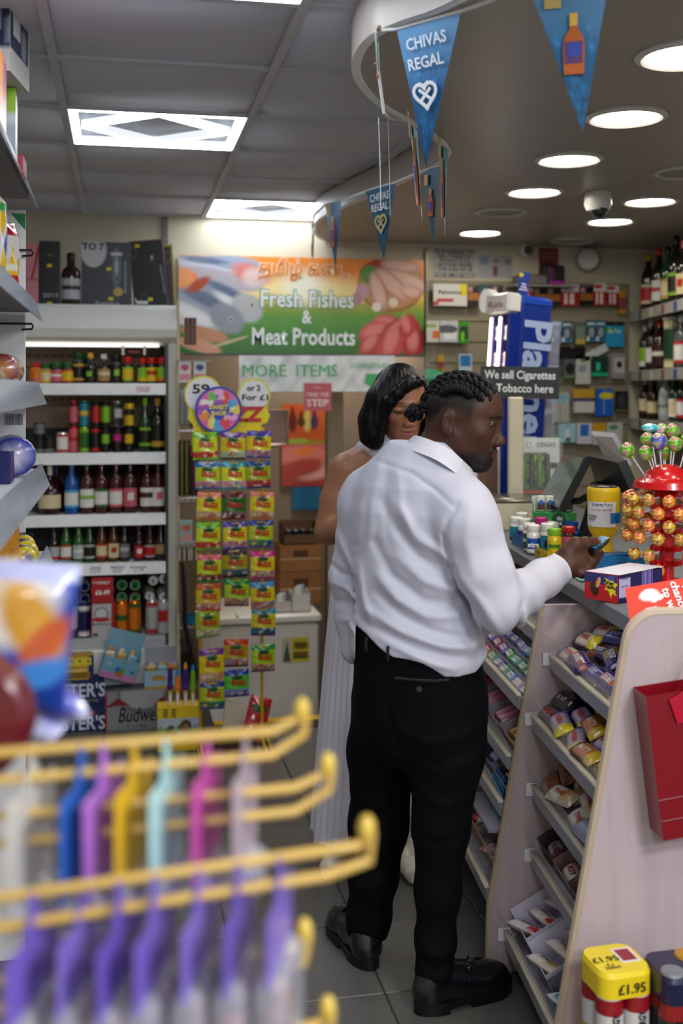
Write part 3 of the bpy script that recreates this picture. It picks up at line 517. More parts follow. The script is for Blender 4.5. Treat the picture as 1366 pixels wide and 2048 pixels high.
# ---------------------------------------------------------------- crates on the floor in front of the chiller
CY = 5.12
def crate(name, label, cat, x0, x1, y0, y1, canvas, d, side, Y=CY, rz=0, z=None):
    a, b = pxY(x0, y1, Y), pxY(x1, y0, Y); w, h = b.x - a.x, b.z - a.z; t = thing(name, label, cat, ((a.x + b.x) / 2, Y, a.z if z is None else z), rz)
    canvas.w, canvas.h = w, h; canvas.build('printed_front', VC(.5), t, t=.002); g = G(); g.box(-w / 2, w / 2, .002, d, 0, h, .002); g.build('carton', M(side, .6), t); return t, w, h
nav = '#16265c'
for k, (ya, yb, z) in enumerate(((1396, 1455, 0), (1338, 1396, None))):
    cv = Canvas(1, 1, 50, 30, nav); cv.rect(0, 1, 0, .05, '#101a44')
    if k == 0: cv.poly([(.6, .62), (.72, .75), (.8, .72), (.9, .8), (.84, .66), (.92, .6), (.8, .62), (.74, .5), (.72, .6)], '#b0202c')
    t, w, h = crate('beer_crate', f"navy cardboard beer crate with white lettering, {['lower', 'upper'][k]} of the stack of two", 'beer crate', 72, 208, ya, yb, cv, .11, nav, z=z if k == 0 else ztop)
    write(t, "FOSTER'S", (.015, -.001, h * (.35 if k == 0 else .62)), .085, M('#d8dce8', .5), w=w * .94, bold=.02)
    if k: write(t, 'THE AMBER NECTAR', (.06, -.001, h * .2), .014, M('#c0a860', .5))
    ztop = t.location.z + h + .001
t = thing('can_pack', 'shrink-wrapped gold pack of cans standing on the navy beer crate', 'can pack', (X_at(151, CY), CY + .01, ztop)); w = X_at(187, CY) - X_at(115, CY); h = .108
cv = Canvas(w, h, 40, 24, '#c39a34'); cv.rect(.86, 1, 0, 1, nav).rect(.08, .9, .05, .32, '#8a6b22').rect(0, .8, .36, .42, '#e0c878').rect(.3, .95, .6, .95, '#e2cf3a').noise(.12, 12); cv.build('wrap_front', VC(.25), t, t=.003)
G().box(-w / 2, w / 2, .003, .1, 0, h, .01).build('cans', M('#b58f30', .3), t);
for k in range(3): write(t, '4', (-.02 + .038 * k, -.001, h * .78), .024, M('#6b5a12', .5), bold=.02)
cv = Canvas(1, 1, 60, 40, '#8e9093'); cv.rect(0, .025, 0, 1, '#b0202a').ell(.6, .85, .42, .42, '#6d7074').ell(.6, .9, .36, .36, '#a8abae').poly([(.0, .62), (.2, .84), (.4, .64)], '#7e1f28').poly([(.78, .62), (.95, .84), (1, .62)], '#7e1f28').rect(.02, 1, .0, .06, '#7d8083')
t, w, h = crate('beer_crate', 'silver and grey cardboard beer crate with black script lettering', 'beer crate', 211, 334, 1371, 1456, cv, .13, '#777a7d', Y=CY - .02, z=0); write(t, 'Budweiser', (.05, -.001, h * .4), .095, BLACK, shear=.25, bold=.01, w=w * .95); write(t, '24 x 330ml', (.0, -.001, h * .12), .02, BLACK)
def opentray(name, label, x, y, Y, w, h, d, front, rim, inside, rot, art, z=None, lid=None):
    p = pxY(x, y, Y); t = thing(name, label, 'box', p, 0)
    if z is not None: t.location.z = z
    t.rotation_euler = rot; cv = Canvas(w, h, 40, 24, front); art(cv); cv.build('printed_front', VC(.5), t, loc=(0, -d / 2, 0), t=.002)
    g = G(); g.box(-w / 2, -w / 2 + .002, -d / 2, d / 2, 0, h * 1.2); g.box(w / 2 - .002, w / 2, -d / 2, d / 2, 0, h * 1.2); g.box(-w / 2, w / 2, d / 2 - .002, d / 2, 0, h * (lid or 1.9)); g.box(-w / 2, w / 2, -d / 2 + .002, d / 2, 0, .003); g.build('tray', M(rim, .6), t); return t
def a1(c): c.vgrad([(0, '#cf8fc4'), (.3, '#cf8fc4'), (.33, '#7db8d8'), (1, '#7db8d8')]).ell(.52, .42, .2, .16, '#8a6aa8').ell(.46, .5, .12, .14, '#3a78b8').ell(.6, .48, .1, .13, '#6aa84a').ell(.52, .28, .18, .14, '#b07a3a').rect(.82, .92, .4, .55, '#4a78a8').ell(.2, .7, .14, .1, '#a8d0e0')
e1 = opentray('sweet_display_box', 'blue and pink open sweet box tipped forward on the silver crate', 234, 1348, CY + .06, .165, .10, .12, '#7db8d8', '#8fc0da', '', (.2, .27, 0), a1)
def a2(c): c.rect(0, 1, 0, .26, '#c9a238').ell(.4, .62, .34, .2, '#c0904a').ell(.4, .5, .3, .08, '#9cc0d6')
e2 = opentray('sweet_display_box', 'pale blue open sweet box with raised lid next to the bubble wands', 325, 1376, CY + .06, .165, .096, .13, '#9cc4da', '#a9aeb6', '', (0, 0, -.04), a2, lid=1.85)
for k, (q, nm) in enumerate(((e1, 'tipped'), (e2, 'lidded'))):
    for i in range(6):
        g = G(); g.box(-.022, .022, -.009, .009, -.025, .025, .006); c = ['#e4dcc8', '#d8b26a', '#a9c8da', '#d0a05a'][(i + k) % 4]
        o = g.build('wrapped_sweet', M(c, .5), None, q.matrix_basis @ Vector((-.055 + .05 * (i % 3), -.02 + .045 * (i // 3), .088)), (.3, .2 * i, .3 * i)); tag(o, f"small wrapped sweet in the {nm} open box, {['front', 'back'][i // 3]} row, {nth(i % 3)}", 'sweet', 'sweets in the open boxes')
# bubble wands in their display box
BY = 4.77; a, b = pxY(315, 1490, BY), pxY(398, 1397, BY); w, h = b.x - a.x, b.z - a.z
t = thing('bubble_wand_box', 'yellow display box with slotted top for bubble wands, on the floor', 'display box', ((a.x + b.x) / 2, BY, 0))
cv = Canvas(w, h, 60, 60, '#e2bd1e'); cv.rect(0, 1, .34, .74, '#b8c4cc').noise(.05, 14)
for i in range(14): cv.ell((.1, .2, .32, .43, .9, .15, .27, .95, .8, .06, .38, .7, .55, .9)[i], .38 + .16 * ((i * 7) % 5) / 5, .09, .08, ('#5c8a3c', '#7aa04e', '#3f6c34', '#88a8c4')[i % 4])
cv.ell(.68, .57, .13, .13, '#5c4034').ell(.67, .5, .09, .1, '#9c6c54').rect(0, 1, .0, .33, '#e8c31e').rect(0, 1, .74, 1, '#e8c31e').ell(.25, .2, .2, .08, '#f0dc8a')
cv.build('printed_front', VC(.45), t, t=.003)
for i in range(2):
    for j in range(5): G().box(-.37 * w + .1 * w * 2 * i, -.25 * w + .1 * w * 2 * i, -.002, 0, h * (.78 + .04 * j), h * (.795 + .04 * j)).build('slot', BLACK, t)
g = G(); g.box(-w / 2, w / 2, .003, .1, 0, h, .002); g.build('carton', M('#d8b41c', .5), t); write(t, 'bubbles', (-.25 * w, -.001, .2 * h), .02, M('#d09a20', .5))
for i, (x, c1, c2, y1) in enumerate(((341, '#3c1a78', '#e87428', 1328), (356, '#f07a20', '#1d80b8', 1344), (372, '#3f1a86', '#f0982c', 1330), (387, '#7ac01e', '#1d86c0', 1334))):
    p = pxY(x, 1418, BY - .006); hh = (1418 - y1) * .00216; o = thing('bubble_wand', f"{['purple and orange', 'orange and blue', 'purple and yellow', 'lime green and blue'][i]} bubble wand standing in the yellow display box", 'bubble wand', (p.x, BY + .035, p.z), 0, 'bubble wands'); q = .0085
    G().lathe([(q, 0), (q, .07), (q * .8, .075)], 10).build('tube', M('#e0b43a', .2), o); G().lathe([(q * .9, .07), (q * 1.5, .074), (q * 1.6, .09), (q * 1.1, .098), (q * 1.25, .11), (q * 1.2, hh - .035), (q * .7, hh - .02)], 10).build('cap', M(c1, .35), o)
    G().lathe([(q * .95, hh - .03), (q * .8, hh - .01), (q * .3, hh)], 10).build('tip', M(c2, .35), o); G().box(-.005, .005, -q - .001, -q, .01, .055).build('label', M('#e6e2ee', .4), o)
# ---------------------------------------------------------------- banner and notices
def sheet(name, label, cat, x0, x1, y0, y1, Y, nx, ny, col, t=.002, rough=.4, art=None, group=None, warp=None, dy=0):
    a, b = pxY(x0, y1, Y), pxY(x1, y0, Y); w, h = b.x - a.x, H - (y0 - HY) * (H - a.z) / (y1 - HY) - a.z if y1 != HY else b.z - a.z
    h = abs(pxY((x0 + x1) / 2, y0, Y).z - pxY((x0 + x1) / 2, y1, Y).z); z = pxY((x0 + x1) / 2, y1, Y).z
    o = thing(name, label, cat, ((a.x + b.x) / 2, Y + dy, z), 0, group); cv = Canvas(w, h, nx, ny, col)
    if art: art(cv)
    cv.build('sheet', VC(rough), o, t=t, warp=warp); o['w'] = w; return o, w, h
def banner_art(c):
    c.vgrad([(0, '#2f6a22'), (.2, '#3f8428'), (.4, '#5f9a34'), (.52, '#a8a83c'), (.6, '#f2c455'), (.72, '#f7a02e'), (.88, '#ef8a2a'), (1, '#ee8f3c')]).noise(.03, 20)
    c.ell(.5, .67, .7, .13, '#fff0b0', soft=1, t=.8).ell(.5, .69, .2, .16, '#fffbe6', soft=1, t=.9)
    for i, (x, y, rx, ry, an, q) in enumerate(((.12, .9, .5, .11, -.12, '#c8ccd4'), (.22, .93, .4, .09, -.1, '#9aa6b8'), (.16, .76, .62, .12, -.18, '#b8aeb4'), (.02, .72, .22, .16, -.1, '#d8703a'), (.2, .55, .46, .16, -.5, '#8d98a8'), (.09, .47, .56, .19, -.45, '#9aa2ac'), (.03, .36, .35, .1, -.3, '#d8d2d0'), (.1, .2, .34, .09, -.2, '#c88a62'), (.08, .08, .32, .08, -.25, '#d89a78'), (.2, .12, .28, .02, .3, '#c8b48a'))):
        c.ell(x, y, rx * .72, ry * .8, q, an, .2)
    for x, y, rx, ry, an in ((.2, .62, .34, .05, -.5), (.1, .56, .4, .07, -.45), (.1, .95, .3, .04, -.1)): c.ell(x, y, rx * .75, ry * .9, '#4e5e78', an, .6, .8)
    for x, y, rx, ry, an in ((.06, .4, .4, .08, -.45), (.22, .5, .3, .06, -.55)): c.ell(x, y, rx * .75, ry * .8, '#eceae8', an, .7, .85)
    c.ell(.285, .82, .2, .1, '#d8847a', -.3, .5).ell(.3, .78, .12, .1, '#e8dcd4', 0, .6, .7).ell(.27, .47, .17, .14, '#b8b8b8', -.6, .3).ell(.19, .36, .19, .14, '#8e929a', -.6, .3)
    for x, y in ((.29, .5), (.205, .35)): c.ell(x, y, .024, .024, '#d8d0b8').ell(x, y, .015, .015, '#16161a')
    c.ell(.02, .76, .12, .1, '#f09a58', .4, .6).ell(.08, .7, .13, .05, '#a84420', .6, .6)
    c.ell(.86, .74, .36, .30, '#9c6a38').ell(.86, .75, .34, .27, '#c09058').ell(.79, .93, .17, .05, '#b02a20', .4).ell(.77, .84, .1, .1, '#5a8c34').ell(.74, .66, .07, .08, '#c89aa8').ell(.72, .58, .05, .07, '#b8848c')
    for x, y, rx, ry, an in ((.9, .93, .32, .1, -.1), (.93, .78, .42, .12, -.35), (.87, .73, .36, .13, -.75), (.81, .66, .31, .115, -1.25), (.945, .66, .18, .1, -.2)): c.ell(x, y, rx * .66, ry * .72, '#b87c6c', an, .2).ell(x - .004, y + .01, rx * .58, ry * .55, '#e2b8a8', an, .6)
    c.ell(.8, .5, .05, .05, '#efe0d4').ell(.87, .55, .05, .05, '#e8d4c8')
    for i, (x, y, rx, ry) in enumerate(((.84, .32, .2, .12), (.8, .22, .24, .15), (.9, .24, .28, .16), (.78, .1, .2, .12), (.87, .12, .28, .15), (.96, .12, .2, .14), (.93, .3, .17, .1))):
        c.ell(x, y, rx * .8, ry * .85, ('#b83a38', '#c84a48', '#a82e30')[i % 3], .2 * i, .2).ell(x - .008, y + .03, rx * .55, ry * .45, '#e08a84', .3 * i, .7, .8)
bn, bw, bh = sheet('banner', 'large printed banner for fresh fish and meat with an orange sunset', 'banner', 357, 848, 515, 708, YB - .03, 260, 100, '#ffffff', .004, .3, banner_art)
gr = M('#2f9a3c', .4)
def btext(s, x, z, size, w, bold=.02, fm=WHITE, om=gr):
    write(bn, s, (x, -.0015, z), size, om, bold=bold + .035, w=w * 1.02); write(bn, s, (x, -.0035, z), size, fm, bold=bold, w=w)
btext('Fresh Fishes', .02, bh * .57, .125, bw * .38); btext('&', .015, bh * .385, .1, bw * .04); btext('Meat Products', -.0, bh * .18, .125, bw * .42)
btext('தமிழ் கைட', .0, bh * .87, .1, bw * .37, .014, M('#e8860c', .4), M('#fbf6e0', .4))
g = G(); g.box(-bw / 2 + .03, bw / 2, -.006, .0, -.012, .0); g.build('bottom_batten', M('#4a4a4c', .4), bn)
gM = M('#3fae62', .5)
def wr(s=0):
    return lambda a: a + np.stack([a[:, 0] * 0, .004 * np.sin(a[:, 0] * 37 + s) * np.sin(a[:, 2] * 41 + s * 2) + .002 * np.sin(a[:, 0] * 90 - a[:, 2] * 60), a[:, 0] * 0], 1)
for i, (x0, x1, s, sz, ww) in enumerate(((478, 579, 'MORE', .09, .23), (579, 688, 'ITEMS', .09, .22), (688, 790, 'DOWNSTAIRS', .04, .21))):
    o, w, h = sheet('paper_notice', f"white paper sheet with green lettering under the banner, {['left', 'middle', 'right'][i]} of the three taped together", 'notice', x0, x1, 711, 783, YB - .06, 20, 14, '#dfe3e4', .001, .5, lambda c: c.noise(.03, 9), 'taped paper notices', wr(i))
    write(o, s, (0, -.008, h * (.58 if i < 2 else .72)), sz, gM, w=ww)
    if i == 2: q = .01; G().prism([(-.03, .095), (.03, .095), (.03, .055), (.045, .055), (0, .02), (-.045, .055), (-.03, .055)], -.009, -.0075).build('arrow', gM, o, (q, 0, 0))
o, w, h = sheet('step_sign', 'small pink warning sign hanging below the white paper sheets', 'sign', 608, 663, 766, 821, YB - .075, 16, 16, '#bf5a64', .002, .4, lambda c: c.rect(.04, .96, .04, .06, '#e0a8ac').rect(.04, .96, .94, .96, '#e0a8ac').noise(.04, 8))
write(o, 'MIND THE', (0, -.001, h * .58), .03, M('#ecd2d2', .5), w=w * .8, bold=.02); write(o, 'STEP', (0, -.001, h * .28), .05, M('#ecd2d2', .5), w=w * .8, bold=.03); write(o, 'Please', (0, -.001, h * .84), .016, M('#ecd2d2', .5))
# ---------------------------------------------------------------- inside the recess by the stairs
def po(c):
    c.vgrad([(0, '#a83c34'), (.5, '#c05a50'), (.52, '#7a8a2c'), (.58, '#b8501e'), (1, '#c85a22')]).noise(.08, 10)
    for x, q, hh in ((.2, '#5c2018', .3), (.47, '#b8b060', .28), (.6, '#4a2c50', .22), (.86, '#3f8a20', .36), (.36, '#4a2a1c', .14)): c.ell(x, .78, .05, hh * .42, q, 0, .3).ell(x, .86, .025, hh * .4, q, 0, .3)
    c.ell(.5, .34, .4, .14, '#d87a70', -.1, .4).ell(.75, .2, .3, .1, '#e0a49c', .3, .4).ell(.35, .22, .3, .1, '#b04438', .2, .4).ell(.4, .42, .15, .05, '#e07a3c', .2, .4).ell(.3, .55, .14, .03, '#90a838')
o, w, h = sheet('poster', 'large orange poster with drink bottles above and pink meat below, inside the recess', 'poster', 563, 672, 808, 972, 6.93, 50, 70, '#fff', .003, .4, po)
o, w, h = sheet('poster', 'plain blue poster below the orange one in the recess', 'poster', 585, 642, 974, 1019, 6.93, 8, 8, '#1f6a92', .003, .4)
p = pxY(549, 892, 6.4); t = thing('mirror_tray', 'silver framed tray propped behind the yellow sweet rack', 'tray', p); g = G(); g.tube([(.075 * sx, 0, .11 + .1 * sz) for sx, sz in ((-1, -1), (1, -1), (1, 1), (-1, 1))], .009, 8, closed=True); g.build('rim', M('#d8c0ae', .2, metal=.9), t); G().box(-.07, .07, .003, .008, .015, .205).build('plate', M('#8a7468', .25, metal=.7), t)
G().box(-.02, .02, .008, .3, -.01, .0).build('bracket', M('#6a5a4e', .5), t)
t = thing('chest_freezer', 'low white chest freezer down the step with a yellow caution label', 'freezer', (.74, 6.0, -.45)); fm = M('#d5cfc4', .4, noise=.04)
G().box(-.33, .33, 0, .55, .02, .71, .012).build('body', fm, t); G().box(-.345, .345, -.012, .56, .715, .765, .012).build('lid', M('#e4e0d6', .35), t); g = G(); g.box(.18, .30, -.004, 0, .08, .2); g.build('vent_grille', M('#6f695c', .6), t)
cv = Canvas(.15, .135, 30, 20, '#c8b428'); cv.rect(0, .36, 0, 1, '#b9b6a0').poly([(.04, .05), (.18, .9), (.32, .05)], '#4a4a34').rect(.42, .96, .12, .4, '#6c6018').rect(.46, .92, .55, .85, '#6c6018').rect(.42, .97, .02, .06, '#e0cc40'); cv.build('caution_label', VC(.5), t, (.18 + .02, -.003, .5), t=.002); write(t, 'Caution', (.235, -.0045, .595), .028, M('#2e2a10', .5)); write(t, 'Hot to use', (.235, -.0045, .53), .02, M('#2e2a10', .5))
def carton(label, x0, x1, y0, y1, Y, d, col, tape='#c8b088', base=None):
    a, b = pxY(x0, y1, Y), pxY(x1, y0, Y); w, h = b.x - a.x, b.z - a.z; o = thing('cardboard_box', label, 'box', ((a.x + b.x) / 2, Y, a.z if base is None else base))
    G().box(-w / 2, w / 2, 0, d, 0, h, .003).build('carton', M(col, .75, noise=.12), o); G().box(-w * .18, w * .18, -.001, 0, h * .55, h * .8).build('print', M('#5c3216', .6), o); G().box(-w / 2, w / 2, -.0012, 0, h * .46, h * .5).build('tape', M(tape, .4), o); return o, h
zc = .316
_, hh = carton('brown cardboard box on the freezer lid, bottom of the pile at the back', 560, 644, 1122, 1190, 6.25, .25, '#94623a', base=zc); zc += hh + .002
_, hh = carton('brown cardboard box in the middle of the freezer pile', 560, 643, 1066, 1122, 6.25, .25, '#a06c3c', base=zc); zc += hh + .002
o = thing('open_box', 'dark open cardboard box of black goods on top of the freezer pile', 'box', (pxY(603, 1060, 6.25).x, 6.25, zc)); g = G(); w = .105
for q in ((-w, w, 0, .004), (-w, w, .2, .204), (-w, -w + .004, 0, .2), (w - .004, w, 0, .2)): g.box(*q, 0, .055 if q[2:] == (0, .004) else .12)
g.box(-w, w, 0, .2, 0, .004); g.build('carton', M('#6b4a30', .7), o)
for i in range(7): tag(G().box(-.022, .022, -.02, .02, 0, .07, .006).build('black_pack', M('#1d1b1c', .4), None, o.location + Vector((-.07 + .045 * (i % 4), .05 + .07 * (i // 4), .012)), .3 * i), f"small black pack in the open box, {nth(i % 4)} of the {['front', 'rear'][i // 4]} row", 'pack', 'black packs in the box')
for i, (x0, x1, y1, hh, q) in enumerate(((548, 585, 1212, .06, '#c8c4bc'), (583, 622, 1212, .1, '#d6d2ca'))):
    a, b = X_at(x0, 6.04), X_at(x1, 6.04); o = thing('white_tray_box', f"{['low', 'taller'][i]} white box of packets on the front of the freezer lid", 'box', ((a + b) / 2, 6.04, .318)); w = (b - a) / 2 - .002; g = G()
    for z in ((-w, w, 0, .003), (-w, w, .12, .123), (-w, -w + .003, 0, .12), (w - .003, w, 0, .12)): g.box(*z, 0, hh)
    g.box(-w, w, 0, .12, 0, .003); g.build('tray', M(q, .6), o)
    for k in range(4): tag(G().box(-.02, .02, -.003, .003, 0, hh + .03, .002).build('packet', M(['#e4e4e0', '#8a9aa4', '#d0d4d6', '#4c6a84'][k], .4), None, o.location + Vector((-.015 + .01 * k, .02 + .025 * k, .006)), .2), f"flat packet standing in the {['low', 'taller'][i]} white box, {nth(k, a='front')}", 'packet', 'packets on the freezer')
# ---------------------------------------------------------------- hanging sweet bags on the yellow rack
RY = 4.72; bz = lambda y: pxY(468, y, RY).z
t = thing('sweet_rack', 'tall yellow wire rack holding three columns of hanging sweet bags', 'rack', (X_at(470, RY), RY + .07, 0)); rx = lambda x: X_at(x, RY) - t.location.x
ym = M('#d9b01a', .35, noise=.06); cols = (416, 470, 523)
for x in (403, 528): g = G(); g.tube([(rx(x), 0, .02), (rx(x), 0, bz(868))], .007, 8); g.build('post', ym, t)
g = G(); g.tube([(rx(396), -.17, .008), (rx(541), -.17, .008), (rx(541), .1, .008), (rx(396), .1, .008)], .008, 8, closed=True); g.build('base_loop', ym, t)
for x in (403, 528): g = G(); g.tube([(rx(x), 0, .03), (rx(x) , -.17, .01)], .006, 8); g.build('foot_bar', ym, t)
G().box(rx(400), rx(533), -.003, .003, bz(872), bz(855)).build('header_rail', ym, t)
bags = [(411, 892, 'a'), (416, 951, 'b'), (417, 1012, 'c'), (417, 1072, 'a'), (418, 1137, 'd'), (417, 1195, 'e'), (417, 1247, 'f'), (425, 1331, 'g'), (425, 1391, 'h'), (466, 892, 'i'), (468, 951, 'j'), (467, 1012, 'k'), (471, 1071, 'l'), (470, 1127, 'm'), (473, 1185, 'n'), (472, 1306, 'o'), (474, 1366, 'p'), (517, 889, 'l'), (518, 949, 'q'), (523, 1011, 'c'), (522, 1068, 'h'), (525, 1130, 'r'), (526, 1191, 's'), (526, 1244, 't'), (526, 1316, 'n')]
BC = dict(a=('#6ab82a', '#c8d820', '#c0342c', '#7cc83a'), b=('#1c6aa8', '#b8cc20', '#c88aa0', '#2a7ab8'), c=('#d8806a', '#e0d020', '#c8a080', '#e08a4a'), d=('#d86a74', '#c8d420', '#7c3a2c', '#2a9a50'), e=('#c0501c', '#d8b81c', '#d0887c', '#e0502a'), f=('#8ab02a', '#a8b01e', '#c0b8a0', '#7ca83a'), g=('#6a2c8a', '#e8d020', '#d8a468', '#c8b49a'), h=('#1c3c9a', '#b8c820', '#3a8a5c', '#6a54a0'), i=('#6a3a8c', '#d8c01c', '#a8b89a', '#2a4a30'), j=('#2aa0b8', '#d8dc20', '#d0a0b0', '#1fa8a8'), k=('#5c1a24', '#2f6a24', '#7c6470', '#7a2430'), l=('#4c3ca8', '#e0cc1c', '#b090a8', '#5a4ab0'), m=('#3c1830', '#b0a01c', '#2f6a74', '#241420'), n=('#1f8a34', '#a8d020', '#c88c84', '#6a4450'), o=('#c8301c', '#c0a020', '#a88ca0', '#5c2a34'), p=('#1a3a9c', '#5cc030', '#7c8cc8', '#4a2a8a'), q=('#1a4a8c', '#a8b41c', '#b8303c', '#1f3a7a'), r=('#c81c8a', '#e8d420', '#b8a890', '#d0408a'), s=('#3a8ac8', '#e0d020', '#c07c84', '#c8a89a'), t=('#2a8aa8', '#d8c820', '#1f6a7c', '#4a2a8a'))
BN = dict(a='lime green', b='blue-topped', c='salmon-topped', d='pink-topped', e='orange', f='olive green', g='purple-topped', h='navy-topped', i='violet-topped', j='turquoise', k='dark maroon', l='violet', m='dark plum', n='green-topped', o='red', p='blue and green', q='dark blue', r='magenta', s='sky blue', t='teal')
def bag_mesh(pal, w=.105, h=.118):
    a, b, c, d = pal; cv = Canvas(w, h, 14, 18, b); cv.rect(0, 1, .80, 1, a).rect(0, 1, 0, .3, c).rect(0, 1, 0, .075, d).ell(.5, .74, .2, .1, '#1f5a2a'); R = random.Random(a)
    for _ in range(10): cv.ell(R.uniform(.1, .9), R.uniform(.1, .27), .06, .05, R.choice([c, '#e8d8c8', a, '#d04040', '#e8e4a0']))
    def wp(q):
        u, v = q[:, 0] / w * 2, q[:, 2] / h; k = np.clip(1 - u ** 2, 0, 1) ** .6 * np.clip(np.minimum(v, 1 - v) * 4.5, 0, 1) ** .7
        q[:, 1] -= .014 * k + .0015 * np.sin(v * 26 + u * 3) * k; q[:, 0] *= 1 - .04 * k; return q
    return cv.mesh(VC(.18, coat=.6), t=.001, warp=wp, pillow=True)
bm = {k: bag_mesh(v) for k, v in BC.items()}; buzz = M('#c01818', .3); bsm = M('#1a4a24', .4); hole = M('#2a2a26', .5)
cnt = [0, 0, 0]
for x, y, k in bags:
    ci = 0 if x < 440 else 1 if x < 495 else 2; big = 1.22 if y == 1331 else 1
    p = pxY(x, y, RY); o = thing('sweet_bag', f"{BN[k]} sweet bag, {nth(cnt[ci], a='top')} in the {['left', 'middle', 'right'][ci]} rack column", 'sweet bag', (p.x, RY, p.z - .059 * big), (rnd.uniform(-.06, .02), rnd.uniform(-.05, .05), rnd.uniform(-.12, .12)), 'hanging sweet bags'); cnt[ci] += 1
    q = put('bag', bm[k], o); q.scale.z = big
    write(o, 'Buzz', (.006, -.0155, .068 * big), .036, buzz, bold=.035, w=.062, space=.95); write(o, 'Sweets', (0, -.0135, .088 * big), .013, bsm, bold=.02)
    g = G(); g.tube([(-.0, .06, .116 * big + .004), (0, .0, .112 * big), (0, -.02, .112 * big), (0, -.028, .12 * big)], .0022, 6); g.tube([(-.018, -.004, .11 * big), (.018, -.004, .11 * big)], .003, 6); hk = g.build('hook', ym, t); hk.location = Vector(o.location) - Vector(t.location)
g = G(); g.tube([(0, .06, .116), (0, 0, .112), (0, -.02, .112), (0, -.03, .122)], .003, 6); hk = g.build('hook', ym, t); hk.location = Vector((X_at(474, RY), RY, bz(1234) - .112)) - Vector(t.location)
# header cards
t = thing('price_header', 'yellow header card with two white price circles on top of the sweet rack', 'sign', (X_at(459, RY), RY + .05, bz(868))); sc = (X_at(500, RY) - X_at(440, RY)) / 60; hx = lambda x: (x - 459) * sc; hz = lambda y: (868 - y) * sc
def disc(cx, cz, r, y0, y1, n=36, sx=1): return G().prism([(cx + r * sx * math.cos(2 * math.pi * i / n), cz + r * math.sin(2 * math.pi * i / n)) for i in range(n)], y0, y1)
yl = M('#e8d414', .4); yr = M('#d8d040', .4)
G().prism([(hx(x), hz(y)) for x, y in ((390, 868), (388, 850), (378, 838), (380, 815), (374, 800), (388, 792), (528, 792), (541, 800), (538, 818), (543, 832), (538, 846), (526, 850), (524, 868))], 0, .004).build('card', yl, t)
for x, y, r in ((408, 789, 38), (511, 789, 33.5)):
    disc(hx(x), hz(y), r * sc, -.002, .003).build('circle_rim', yr, t); disc(hx(x), hz(y + 1), (r - 3.5) * sc, -.004, -.002).build('circle', M('#dfe0e2', .4), t)
write(t, '59', (hx(404), -.005, hz(778)), .055, BLACK, bold=.03, w=.075); write(t, 'or 2', (hx(510), -.005, hz(776)), .035, BLACK, bold=.03); write(t, 'For £1', (hx(513), -.005, hz(795)), .035, BLACK, bold=.03, w=.115); write(t, 'BUZZ', (hx(474), -.005, hz(829)), .085, M('#c01c1c', .4), bold=.05, shear=.2, w=.255)
t = thing('sweet_shop_disc', 'round blue-rimmed sweet shop sign in front of the yellow header', 'sign', (X_at(438, RY), RY + .02, bz(867))); r = 47 * sc
disc(0, r, r, 0, .006, 48).build('rim', M('#1436a8', .3), t); cv = Canvas(2 * r * .9, 2 * r * .9, 50, 50, '#d868a0'); 
for i in range(12):
    a = 2 * math.pi * i / 12; cv.ell(.5 + .37 * math.cos(a), .5 + .37 * math.sin(a), .17, .12, ('#e8d84a', '#48a8d8', '#d83a4a', '#e8a8d8', '#6ab84a', '#e8e4e0', '#a04ab8', '#e88a2a')[i % 8], a, .2).ell(.5 + .33 * math.cos(a + .2), .5 + .33 * math.sin(a + .2), .06, .05, ('#f0f0e8', '#c83c8a', '#f0e060', '#4a4ac8')[i % 4])
cv.ell(.5, .5, .26, .24, '#1c3cb8')
def circ(a):
    x, z = a[:, 0], a[:, 2] - r * .9; d = np.hypot(x, z); m = np.maximum(np.abs(x), np.abs(z)); f = np.where(d > 0, m / np.maximum(d, 1e-6), 1); a[:, 0] = x * f; a[:, 2] = z * f + r * .9; return a
cv.build('face', VC(.3), t, (0, -.002, r * .1), t=.001, warp=circ)
write(t, 'SWEET', (0, -.004, r * 1.12), .026, M('#f0d828', .4), bold=.04); write(t, 'SHOP', (0, -.004, r * .86), .026, M('#f0d828', .4), bold=.04); write(t, 'RETRO', (0, -.004, r * 1.32), .014, M('#e85ab0', .4), bold=.03)
G().tube([(0, .006, .01), (0, .03, -.03)], .004, 6).build('clip', ym, t)
# odds and ends on the rack's base
o = thing('chocolate_box', 'flat brown chocolate box lying on the base of the yellow rack', 'box', (X_at(470, RY), RY - .02, .02), -.08); G().box(-.09, .09, -.05, .05, 0, .06, .003).build('carton', M('#4a3024', .4), o)
o = thing('crisp_packet', 'red packet slumped behind the post of the yellow rack', 'packet', (X_at(508, RY), RY + .1, .0), (-.35, .3, 0)); put('packet', bag_mesh(('#b01c24', '#c02830', '#8a1a22', '#d03840'), .1, .2), o)
o = thing('carton_flap', 'pale cardboard tray leaning at the foot of the yellow rack', 'tray', (X_at(480, RY), RY + .16, .0), (-.5, .3, .2)); G().box(-.07, .07, 0, .01, .01, .17, .002).build('tray', M('#c8bfae', .6), o)
